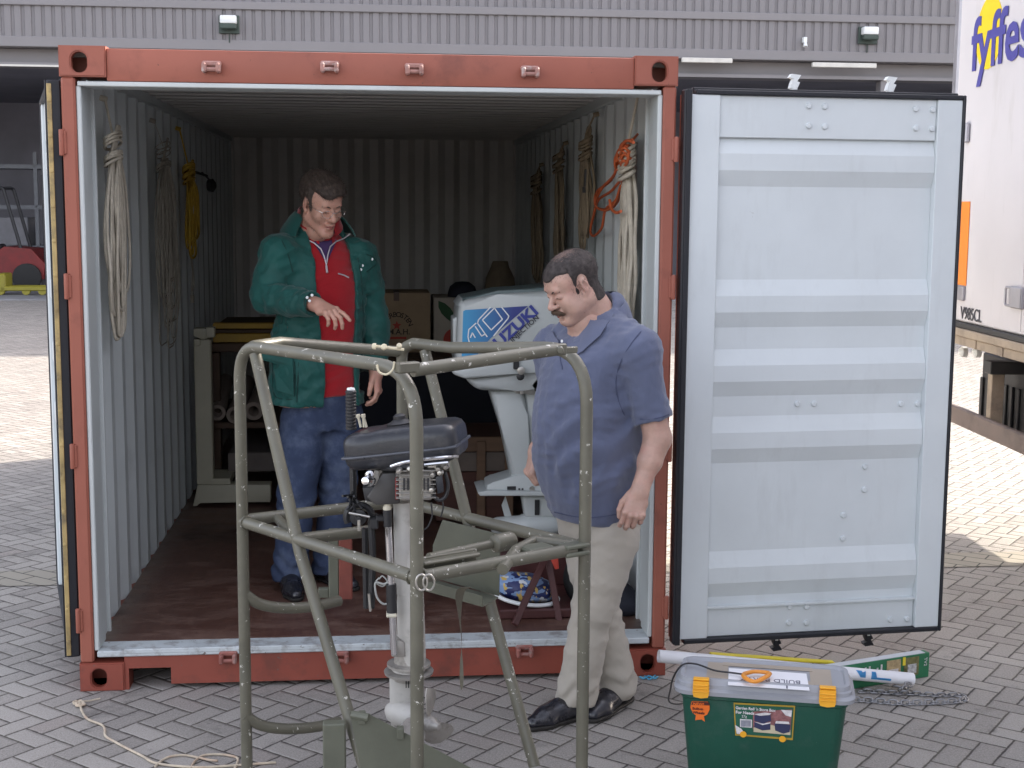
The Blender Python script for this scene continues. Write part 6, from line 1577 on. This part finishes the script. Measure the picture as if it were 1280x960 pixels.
bm = BM(); a = at(625, 372, y=CY+.2); ztop = at(625, 330, y=CY+.2).z
lathe(bm, [(0, 0), (.15, 0), (.155, .1), (.13, .25), (.10, ztop-topz-.1), (.06, ztop-topz-.02), (.055, ztop-topz+.02), (0, ztop-topz+.02)], V(a.x, a.y, topz), (0, 0, 1), 18)
for v in bm.verts: v.co += Vector((rr(-.008, .008), rr(-.008, .008), 0))
small('sack', 'dim brown sack tied at the top, standing on the dark chest', 'sack', bm, sack)
bm = BM(); a = at(545, 478, y=3.5); b_ = at(578, 470, y=3.5)
tmb = mat('crate_wood', (.17, .10, .06), .75, var=.25, vscale=5, bump=.25, bscale=60, stretch=(.3, 3, 3)); tmb2 = mat('crate_wood_dark', (.085, .035, .025), .75, var=.25, vscale=5, bump=.25, stretch=(.3, 3, 3))
CY2 = 2.15; cr_ = thing('wooden_crate', 'brown wooden crate standing behind the large outboard motor', 'crate', at(595, 640, y=CY2+.2))
a = at(545, 640, y=CY2); b_ = at(642, 546, y=CY2)
bm = BM(); box(bm, (a.x, CY2, b_.z-.085), (b_.x, CY2+.03, b_.z-.0), .004); obj('board', bm, tmb, cr_)
bm = BM(); box(bm, (a.x, CY2+.005, b_.z-.20), (b_.x, CY2+.03, b_.z-.09), .004); obj('board', bm, mat('crate_wood_grey', (.15, .12, .10), .8, var=.2), cr_)
bm = BM(); box(bm, (a.x, CY2+.01, FLZ+.02), (b_.x, CY2+.6, b_.z-.205), .004); obj('case', bm, tmb2, cr_)
bm = BM(); box(bm, (a.x, CY2+.032, b_.z-.203), (b_.x, CY2+.6, b_.z-.01), .004); obj('case', bm, tmb2, cr_)
for u in (601, 636): bm = BM(); p = at(u, 600, y=CY2); box(bm, (p.x-.025, CY2-.02, FLZ+.01), (p.x+.025, CY2-.001, b_.z-.02), .003); obj('batten', bm, tmb, cr_)

# ================================================================== right front of the container floor
mar = mat('maroon_paint', (.07, .022, .02), .5, var=.2, vscale=14, bump=.1, chips=(.16, .09, .07, 1), chipamt=.68)
TYv = at(655, 785, z=FLZ).y
tr_ = thing('folding_trestle', 'low maroon folding step with slanting legs on the container floor', 'step', at(660, 785, z=FLZ))
def pbar(bm, u0, v0, y0, u1, v1, y1, w=.03, t=.02):
    a, b_ = at(u0, v0, y=y0), at(u1, v1, y=y1); d = (b_-a); x, y, z = frame_from(d, (0, 1, 0)); obox(bm, (a+b_)/2, x, y, z, (w, t, d.length), .003)
bm = BM(); pbar(bm, 643, 781, TYv, 684, 692, TYv+.22); obj('leg', bm, mar, tr_)
bm = BM(); pbar(bm, 640, 705, TYv+.25, 626, 738, TYv+.3); obj('leg', bm, mar, tr_)
bm = BM(); pbar(bm, 700, 781, TYv+.1, 684, 692, TYv+.25); obj('leg', bm, mar, tr_)
a = at(622, 782, z=FLZ+.02); b_ = at(702, 776, z=FLZ+.02)
bm = BM(); box(bm, (a.x+.02, TYv+.12, FLZ+.002), (b_.x+.22, TYv+.75, FLZ+.045), .006); obj('base_board', bm, mar, tr_)
bm = BM(); box(bm, (a.x, TYv+.5, FLZ+.046), (b_.x+.2, TYv+.56, FLZ+.20), .004); obj('cross_board', bm, mar, tr_)
# bag
def bag_mat():
    m = bpy.data.materials.new('bag_print'); m.use_nodes = True; t = NT(m); b = t.n['Principled BSDF']; tc = t.new('ShaderNodeTexCoord'); v = tc.outputs['Object']
    n1 = t.noise(v, 14, 2, .5, (1, 1, 2.2)); n2 = t.noise(v, 22, 2, .5, (2, 1, 1.2))
    c = t.mix(t.ramp(n1, .52, .53), (.012, .02, .10, 1), (.20, .30, .50, 1)); c = t.mix(t.ramp(n2, .60, .61), c, (.55, .38, .10, 1)); c = t.mix(t.ramp(t.noise(v, 17, 2), .63, .64), c, (.6, .62, .65, 1))
    t.link(c, b.inputs['Base Color']); b.inputs['Roughness'].default_value = .4; return m
bc = at(657, 750, y=TYv+.24); bgt = thing('bag', 'small dark blue and yellow patterned bag with a white rim on the step', 'bag', V(bc.x, bc.y, FLZ+.046))
bm = BM(); Kx = Clay((-.2, -.14, -.11), (.2, .14, .12), .006); Kx.ell((0, 0, .0), (.145, .09, .062), .02); Kx.ell((-.03, 0, .025), (.10, .075, .035), .04); Kx.warp(crease(71, (40, 30, 40), .010, 6)); bm.free()
Mb = np.eye(4); Mb[:3, 3] = (bc.x, bc.y, FLZ+.108); Mb[:3, :3] = rotm('Y', 8); mk_mesh('pouch', [Kx.mesh(Mb, 1)], bag_mat(), bgt)
bm = BM(); pts = [V(bc.x+.142*math.cos(a), bc.y-.03+.070*math.sin(a), FLZ+.086-.018*math.cos(a)-.025*(math.sin(a) < 0)*abs(math.sin(a))) for a in [k*math.pi/16 for k in range(32)]]
tube(bm, pts, .011, 8, closed=True, flat=(1, .8)); obj('rim', bm, wmet, bgt, smooth=60)
bm = BM(); pxprism(bm, [(685, 694), (697, 691), (699, 711), (694, 712), (690, 701)], TYv+.1, .03, bev=.003); small('red_strap', 'short bright red strap end hanging by the maroon step', 'strap', bm, redp)
wc = at(742, 722, y=TYv+.28); wt = thing('spare_wheel', 'black tyred wheel leaning behind the beige trousers inside the container', 'wheel', V(wc.x, wc.y, FLZ))
bm = BM(); R0 = wc.z-FLZ; ax = V(.35, -.93, .10).normalized()
lathe(bm, [(R0*.60, -.03), (R0*.72, -.055), (R0*.93, -.05), (R0, -.03), (R0, .03), (R0*.93, .05), (R0*.72, .055), (R0*.60, .03), (R0*.60, -.03)], wc, ax, 40); obj('tyre', bm, rub, wt)
bm = BM(); lathe(bm, [(0, .0), (.05, .0), (.06, -.015), (R0*.5, -.01), (R0*.59, -.03), (R0*.60, .028), (0, .02)], wc, ax, 32); obj('rim', bm, mat('wheel_grey', (.10, .10, .10), .6), wt)
bm = BM(); p = at(795, 775, z=FLZ); Kx = Clay((-.2, -.15, -.02), (.2, .2, .2), .008); Kx.ell((0, 0, .05), (.11, .09, .06), .02); Kx.ell((-.03, .02, .10), (.06, .06, .05), .04); Kx.warp(crease(72, (40, 40, 40), .014, 6)); bm.free()
Mb = np.eye(4); Mb[:3, 3] = (p.x-.04, p.y+.12, FLZ-.005); o = mk_mesh('cover_bundle', [Kx.mesh(Mb, 1)], navy, None); tag(o, 'crumpled black bundle on the floor beside the right container post', 'bundle')
# ================================================================== tub and the things behind it
tg_ = mat('tub_green', (.008, .075, .048), .45, var=.08, vscale=6, bump=.2, bscale=200, grime=((.05, .10, .08, 1), 9, .55, .5), chips=(.12, .17, .15, 1), chipamt=.70, chipscale=40); lidm = mat('lid_grey', (.31, .32, .345), .5, var=.05, vscale=8, bump=.05, grime=((.25, .24, .25, 1), 8, .55, .4))
yc = mat('clip_yellow', (.80, .38, .02), .45, var=.05)
LZ = .44
q0, q1, q2, q3_ = at(843, 866, z=LZ-.05), at(1069, 882, z=LZ-.05), at(1052, 828, z=LZ), at(858, 820, z=LZ)
tx = (q1-q0).normalized(); ty = V(-tx.y, tx.x, 0); Wt = (q1-q0).length; Dt = .5*((q2-q1).length+(q3_-q0).length)*.98
TOo = V(q0.x, q0.y, 0); tc_ = TOo+tx*Wt/2+ty*Dt/2
tub = thing('storage_tub', 'dark green plastic tub with a grey lid and orange clips on the paving', 'storage tub', V(tc_.x, tc_.y, 0))
def ringl(bm, specs, m_=0):
    rings = []
    for (w, d, r, z) in specs: rings.append([bm.verts.new(tc_+tx*px+ty*py+V(0, 0, z)) for px, py in rrect(w, d, r, 5)])
    for A, B_ in zip(rings, rings[1:]):
        for k in range(len(A)): bm.faces.new((A[k], A[(k+1) % len(A)], B_[(k+1) % len(A)], B_[k]))
    bm.faces.new(rings[0]); bm.faces.new(rings[-1])
bm = BM(); ringl(bm, [(Wt-.13, Dt-.12, .03, .0), (Wt-.11, Dt-.10, .04, .01), (Wt-.045, Dt-.045, .04, LZ-.075), (Wt-.035, Dt-.035, .04, LZ-.07), (Wt-.035, Dt-.035, .04, LZ-.05)]); obj('tub_body', bm, tg_, tub, smooth=40)
bm = BM(); ringl(bm, [(Wt-.03, Dt-.03, .05, LZ-.055), (Wt+.005, Dt+.005, .05, LZ-.052), (Wt+.008, Dt+.008, .05, LZ-.038), (Wt-.012, Dt-.012, .05, LZ-.030), (Wt-.014, Dt-.014, .05, LZ-.018), (Wt-.022, Dt-.022, .05, LZ-.014), (Wt-.03, Dt-.03, .045, LZ), (Wt-.055, Dt-.055, .04, LZ), (Wt-.065, Dt-.065, .04, LZ-.008)]); obj('lid', bm, lidm, tub, smooth=30)
LZ2 = LZ-.008
def tl(a, b_, z): return tc_+tx*a+ty*b_+V(0, 0, z)
fy = -(Dt/2)
for k, u in enumerate((875, 1033)):
    p = at(u, 875, y=(q0.y+q1.y)/2); a = (p-tc_).dot(tx)
    bm = BM(); prism(bm, [(-.026, .010), (.026, .010), (.027, -.030), (.023, -.043), (0, -.047), (-.023, -.043), (-.027, -.030)], tl(a, fy-.011, LZ-.012), tx, V(0, 0, 1), ty, .010); 
    for zz in (-.002, -.013, -.024): obox(bm, tl(a, fy-.013, LZ-.012+zz), tx, ty, V(0, 0, 1), (.050, .006, .005), .002)
    obox(bm, tl(a, fy+.005, LZ+.0025), tx, ty, V(0, 0, 1), (.052, .024, .006), .002); obj('clip', bm, yc, tub)
# brown tape and the written sheet on the lid
bm = BM()
for (a, w) in ((-.155, .07), (.185, .07)): obox(bm, tl(a, -.0, LZ2+.001), tx, ty, V(0, 0, 1), (w, Dt*.62, .0012), 0)
obox(bm, tl(.01, -Dt*.27, LZ2+.0022), tx, ty, V(0, 0, 1), (.30, .035, .001), 0); obox(bm, tl(.01, Dt*.26, LZ2+.0022), tx, ty, V(0, 0, 1), (.30, .035, .001), 0)
obj('tape', bm, mat('tan_tape', (.36, .30, .235), .4, var=.1), tub)
bm = BM(); sh = [at(u, v, z=LZ2+.004)-tc_ for u, v in ((910, 856), (1012, 863), (1008, 842), (911, 835))]; prism(bm, [(p.dot(tx), p.dot(ty)) for p in sh], tc_+V(0, 0, LZ2+.003), tx, ty, V(0, 0, 1), .001); obj('paper_sheet', bm, mat('paper_white', (.78, .78, .80), .6, var=.02), tub)
pen = mat('pen_ink', (.10, .10, .14), .6)
a = at(1001, 851, z=LZ2+.0045); me = text_mesh('BUILD PARTY', .045, a, -tx, -ty, .0006, xsc=.72); bm = BM(); add_me(bm, me)
me = text_mesh('1', .045, at(988, 857, z=LZ2+.0045), -tx, -ty, .0006); add_me(bm, me); obj('handwriting', bm, pen, tub, smooth=None)
# stickers on the front face
nrm = -ty; fz0 = LZ-.075
sl_ = (((Wt-.11)-(Wt-.045))/2)/(fz0-.01)
def face_frame():
    up_ = (V(0, 0, 1)+(-ty)*0.0375*1.0).normalized() if False else None
    tilt = ((Dt-.045)/2-(Dt-.10)/2)/(fz0-.01); upv = (V(0, 0, 1)-ty*tilt).normalized(); return upv
upv = face_frame(); fn_ = tx.cross(upv)
def fp(a, z, o=.0012):
    tilt = ((Dt-.045)/2-(Dt-.10)/2)/(fz0-.01); off = (Dt-.045)/2-(fz0-z)*tilt; return tc_+tx*a-ty*off+V(0, 0, z)+fn_*o
def on_face(u, v):
    o = fp(0, fz0); d = CF+CR*((u-640)/FOC)-CU*((v-480)/FOC); t = (o-CAMP).dot(fn_)/d.dot(fn_); p = CAMP+d*t-o; return p.dot(tx), p.dot(upv)
def sticker(name, px, m, o, par=tub):
    bm = BM(); prism(bm, [on_face(u, v) for u, v in px], fp(0, fz0)+fn_*o, tx, upv, fn_, .0007); return obj(name, bm, m, par)
orl = mat('label_orange', (.85, .17, .02), .45, var=.03)
rib = sticker('rosette_label', [(863, 884), (864, 879), (865, 876), (885, 877), (887, 882), (887, 887), (884, 893), (880, 895), (881, 902), (877, 899), (869, 900), (870, 894), (866, 891)], orl, .001)
sticker('label_band', [(866, 876.5), (886, 877.5), (887, 881.5), (864, 880.5)], mat('label_dark', (.10, .02, .015), .5), .002, rib)
def ftext(txt, u, v, size, m, o=.003, **k):
    a, z = on_face(u, v); return text_mesh(txt, size, fp(0, fz0)+tx*a+upv*z+fn_*o, tx, upv, .0005, **k)
bm = BM(); add_me(bm, ftext('NEW!', 866.5, 880.8, .014, None, bold=.0004)); obj('lettering', bm, orl, rib, smooth=None)
bm = BM(); add_me(bm, ftext('Built-in', 865.5, 886.5, .0125, None, bold=.0004)); add_me(bm, ftext('Wheels', 866, 891.5, .0125, None, bold=.0004)); obj('lettering', bm, MATS['label_dark'], rib, smooth=None)
lab = sticker('picture_label', [(917, 878), (994, 882), (991, 925), (979, 924), (919, 919)], mat('label_gold', (.42, .27, .03), .45, var=.1), .001)
sticker('label_field', [(918.5, 880), (992, 884), (989.5, 922), (920.5, 917)], mat('label_green', (.015, .10, .06), .45), .0022, lab)
sticker('label_photo', [(941.5, 889), (990, 886), (988, 916), (941, 911)], mat('photo_pink', (.26, .11, .11), .5, var=.4, vscale=60), .0034, lab)
sticker('label_photo', [(942, 909), (952, 902), (988, 912), (988, 918), (942, 914)], mat('photo_cream', (.55, .48, .33), .5), .0046, lab)
navb = mat('photo_navy', (.03, .035, .09), .5)
for px in (((943, 893), (963, 892), (964, 900), (954, 903), (943, 900)), ((943, 902), (963, 903), (963, 911), (953, 912), (943, 908)), ((968, 903), (988, 905), (987, 914), (979, 916), (969, 912))): sticker('printed_tub', px, navb, .0058, lab)
pw = mat('photo_white', (.65, .62, .62), .5, var=.2, vscale=90)
for px in (((943, 891.5), (956, 889.5), (964, 890.5), (962, 892.5), (950, 893.5)), ((943, 901), (954, 903.5), (963, 901.5), (963, 903), (953, 905)), ((970, 900), (986, 901), (987, 904), (969, 903)), ((976, 886), (990, 887), (989, 895), (982, 893)), ((919, 905), (927, 910), (932, 917), (921, 916))): sticker('printed_lid', px, pw, .007, lab)
for u, v in ((929, 916.5), (978, 922.5)):
    a, z = on_face(u, v); bm = BM(); lathe(bm, [(0, 0), (.011, 0), (.011, .001), (0, .0012)], fp(0, fz0)+tx*a+upv*z+fn_*.0075, fn_, 16); obj('printed_wheel', bm, MATS['clip_yellow'], lab)
sticker('barcode_panel', [(925, 898), (940, 899), (940, 909), (925, 908)], pw, .0035, lab)
bm = BM()
for k in range(9): prism(bm, [on_face(u, v) for u, v in ((926.3+k*1.4, 899.5), (927.1+k*1.4, 899.6), (927.1+k*1.4, 907.5), (926.3+k*1.4, 907.4))], fp(0, fz0)+fn_*.0047, tx, upv, fn_, .0005)
obj('barcode_bars', bm, mat('label_ink', (.12, .14, .2), .5), lab)
bm = BM(); add_me(bm, ftext("Garden Roll 'n Store Box", 919.5, 885.5, .0135, None, o=.0042, bold=.0004, xsc=.93)); add_me(bm, ftext('For Needs', 919.5, 891, .014, None, o=.0042, bold=.0005)); add_me(bm, ftext('27g', 927, 896, .012, None, o=.0042)); obj('lettering', bm, pw, lab, smooth=None)
# orange handle and its black cord lying on the lid
hd_ = thing('pull_handle', 'orange triangular pull handle on a black cord lying on the grey lid', 'handle', at(943, 848, z=LZ))
bm = BM(); tube(bm, smooth_path([at(u, v, z=LZ+.012) for u, v in ((931, 842), (943, 839.5), (960, 841), (960.5, 844), (952, 849), (944, 852), (935, 849.5), (929.5, 845), (931, 842))], 5), .0085, 8, flat=(1, .8)); obj('grip', bm, mat('handle_orange', (.72, .27, .03), .4), hd_, smooth=60)
bm = BM(); P = [at(u, v, z=z) for u, v, z in ((930, 843, LZ+.008), (915, 841, LZ+.004), (893, 838, LZ+.004), (870, 830, LZ+.004), (853, 831, LZ+.006))]
P += [at(u, v, z=z) for u, v, z in ((842, 846, LZ-.05), (838, 862, .28), (836, 876, .15), (845, 880, .03), (862, 878, .006))]
tube(bm, smooth_path(P, 6), .0032, 7); obj('cord', bm, blkm, hd_, smooth=60)
# white tube with blue letters
TY0, TY1 = at(823, 820, y=-.26), at(1141, 849, z=.045)
wt_ = thing('paper_tube', 'long white tube with pale blue lettering lying behind the green tub', 'tube', (TY0+TY1)/2)
d_ = (TY1-TY0); Lt = d_.length; d_.normalize()
bm = BM(); lathe(bm, [(.020, .01), (.0235, 0), (.026, 0), (.026, Lt), (.0235, Lt), (.020, Lt-.02), (0, Lt-.02)], TY0, d_, 24); obj('tube_wall', bm, mat('tube_white', (.78, .78, .80), .5, var=.03), wt_, smooth=50)
bm = BM(); f_ = (CAMP-(TY0+TY1)/2); f_ = (f_-d_*f_.dot(d_)).normalized(); w_ = f_.cross(d_)
if w_.z < 0: w_ = -w_
for j, st_ in enumerate(('V', 'L', '')):
    pass
def wrapped(poly, m):
    """polygon (along, around) bent onto the tube"""
    bm = BM(); n = 8; P0 = []
    xs = [p[0] for p in poly]; ys = [p[1] for p in poly]
    n = 6; g_ = [[], []]
    for k in range(n+1):
        for e_, (i0, i1) in enumerate(((0, 3), (1, 2))):
            a = poly[i0][0]*(1-k/n)+poly[i1][0]*k/n; b_ = poly[i0][1]*(1-k/n)+poly[i1][1]*k/n
            g_[e_].append(bm.verts.new(TY0+d_*a+(f_*math.cos(b_/.0266)+w_*math.sin(b_/.0266))*.0268))
    for k in range(n): bm.faces.new((g_[0][k], g_[1][k], g_[1][k+1], g_[0][k+1]))
    bmesh.ops.solidify(bm, geom=list(bm.faces), thickness=.0006); return bm
def along(u): 
    best = min(((TY0+d_*(k*.002)) for k in range(int(Lt/.002))), key=lambda p: abs((640+FOC*((p-CAMP).dot(CR))/((p-CAMP).dot(CF)))-u)); return (best-TY0).dot(d_)
blu_l = mat('letter_blue', (.10, .42, .75), .5)
for quad in (((1067, .017), (1074, .017), (1079, -.012), (1073, -.012)), ((1074, .006), (1079, .017), (1079, -.012), (1076, -.012)), ((1087, .017), (1092, .017), (1093, -.006), (1086, -.006)), ((1086, -.0065), (1111, -.0065), (1111, -.016), (1086, -.016))):
    bm = wrapped([(along(u), b_) for u, b_ in quad], None); obj('letter', bm, blu_l, wt_)
bm = BM(); yl = mat('yellow_stick', (.75, .60, .04), .5, var=.05); a, b_ = at(888, 817.5, y=-.17), at(1042, 828, y=-.13); x_, y_, z_ = frame_from(b_-a, (0, 0, 1)); obox(bm, (a+b_)/2, x_, y_, z_, (.03, .010, (b_-a).length), .002); small('yellow_stick', 'thin yellow stick lying along the back of the tub', 'stick', bm, yl)
# green printed carton
g0, g1 = at(1052, 864, z=0), at(1161, 846, z=0); gd = (g1-g0).normalized(); gn = V(-gd.y, gd.x, 0)
if gn.y > 0: gn = -gn
carton = thing('flat_carton', 'long flat green printed carton lying on the paving behind the tub', 'carton', (g0+g1)/2)
Lg = (g1-g0).length; gh = .108
bm = BM(); obox(bm, g0-gd*.15+gd*(Lg+.15)/2-gn*.02+V(0, 0, gh/2), gd, gn, V(0, 0, 1), (Lg+.15, .04, gh), .003); obj('carton_body', bm, mat('carton_green', (.02, .16, .07), .5, var=.08), carton)
bm = BM(); obox(bm, g0-gd*.15+gd*(Lg+.13)/2-gn*.02+V(0, 0, gh+.0015), gd, gn, V(0, 0, 1), (Lg+.12, .038, .002), 0); obj('top_flap', bm, mat('carton_white', (.62, .64, .66), .5, var=.08), carton)
def gbox(s0_, s1_, z0_, z1_, m, name, o=.0015): bm = BM(); obox(bm, g0+gd*(s0_+s1_)/2+gn*(o)+V(0, 0, (z0_+z1_)/2), gd, gn, V(0, 0, 1), (s1_-s0_, .002, z1_-z0_), 0); obj(name, bm, m, carton)
gbox(Lg*.50, Lg*.66, .02, .10, mat('print_tan', (.40, .30, .16), .5, var=.4, vscale=40), 'picture'); gbox(Lg*.52, Lg*.63, .03, .06, pw, 'picture', .0035); gbox(Lg*.70, Lg*.87, .02, .10, mat('print_olive', (.16, .15, .06), .5, var=.5, vscale=50), 'picture'); gbox(Lg*.74, Lg*.84, .03, .07, mat('print_greywhite', (.45, .45, .45), .5, var=.5, vscale=90), 'picture', .0035); gbox(Lg*.68, Lg*.71, .07, .105, MATS['yellow_stick'], 'picture', .0035)
for k in range(7): gbox(Lg*(.16+k*.045), Lg*(.16+k*.045)+.008, .04, .04+rr(.02, .05), pw, 'printed_mark')
bm = BM(); add_me(bm, text_mesh('TV2', .022, g0+gd*Lg*.93+gn*.004+V(0, 0, .09), V(0, 0, -1), gd, .001)); obj('lettering', bm, pw, carton, smooth=None)
# chain
chm = mat('chain_steel', (.30, .30, .31), .35, .85, var=.15)
ch = thing('chain', 'grey steel chain lying in a long loop on the paving right of the tub', 'chain', at(1130, 872, z=0))
path = smooth_path([at(u, v, z=.006) for u, v in ((1062, 876), (1090, 877), (1120, 880), (1150, 880), (1180, 879), (1203, 877), (1206, 873), (1195, 870), (1170, 870), (1140, 868), (1110, 867), (1080, 865), (1062, 866))], 8)
cum = [0]
for a, b_ in zip(path, path[1:]): cum.append(cum[-1]+(b_-a).length)
s = 0; i = 0; first = None; LKL = .034
bm = BM(); k = 0
while s < cum[-1]-.03:
    j = max(q for q in range(len(cum)) if cum[q] <= s); j = min(j, len(path)-2); t_ = (s-cum[j])/(cum[j+1]-cum[j]); p = path[j].lerp(path[j+1], t_); d = (path[j+1]-path[j]).normalized()
    sdv = V(-d.y, d.x, 0); n_ = V(0, 0, 1); a_ = sdv if k % 2 == 0 else (sdv*.5+n_*.86).normalized(); c = p+V(0, 0, .002 if k % 2 == 0 else .006)
    pts = []
    for q in range(14):
        an = q*2*math.pi/14; pts.append(c+d*(math.cos(an)*.010+(.008 if math.cos(an) > 0 else -.008))+a_*math.sin(an)*.0105)
    tube(bm, pts, .0032, 6, closed=True); s += .0245; k += 1
obj('links', bm, chm, ch, smooth=70)
bm = BM(); c = at(1128, 856, z=.03)
for q in ((1122, 858, .03), (1132, 860, .03), (1136, 856, .04), (1128, 862, .02)):
    c = at(q[0], q[1], z=q[2]); r3 = Matrix.Rotation(rr(0, 3), 3, 'Z')@Matrix.Rotation(rr(0, 3), 3, 'X'); tube(bm, [c+r3@V(math.cos(a)*.018, math.sin(a)*.011, 0) for a in [k*math.pi/6 for k in range(12)]], .0034, 6, closed=True)
obj('clasp', bm, chm, ch, smooth=70)
# ================================================================== cords on the paving
cm = mat('cord_cream', (.55, .47, .36), .8, var=.2, vscale=30, bump=.5, bscale=400, grime=((.40, .22, .14, 1), 9, .5, .6))
bm = BM(); G = lambda pts: smooth_path([at(u, v, z=.006) for u, v in pts], 6)
tube(bm, G(((100, 881), (103, 890), (110, 899), (127, 906), (131, 912), (132, 920), (145, 928), (160, 936), (178, 945), (192, 953), (215, 957), (250, 959), (290, 957), (330, 954), (345, 953))), .0045, 7)
tube(bm, G(((194, 958), (203, 950), (215, 945), (232, 944), (248, 947), (262, 950), (272, 951))), .0042, 7)
tube(bm, G(((238, 960), (244, 951), (255, 944), (275, 943), (290, 945), (297, 948), (296, 955), (293, 961))), .0042, 7)
tube(bm, [at(96, 877, z=.008), at(112, 876, z=.008), at(125, 873, z=.006)], .003, 6)
for k in range(6): c = at(99+rr(-3, 3), 879+rr(-2, 2), z=.012); tube(bm, [c+V(math.cos(a)*.014, math.sin(a)*.012, rr(-.003, .004)) for a in [q*math.pi/5 for q in range(10)]], .0038, 6, closed=True)
small('cord', 'thin cream cord with a knotted end trailing over the paving at lower left', 'cord', bm, cm)
bm = BM(); tube(bm, G(((800, 846), (805, 848), (811, 845), (818, 848), (822, 846))), .004, 6); tube(bm, G(((806, 845), (812, 849), (819, 844))), .003, 6); small('twine', 'short scrap of light blue twine below the right container corner', 'twine', bm, mat('twine_blue', (.08, .35, .55), .7))
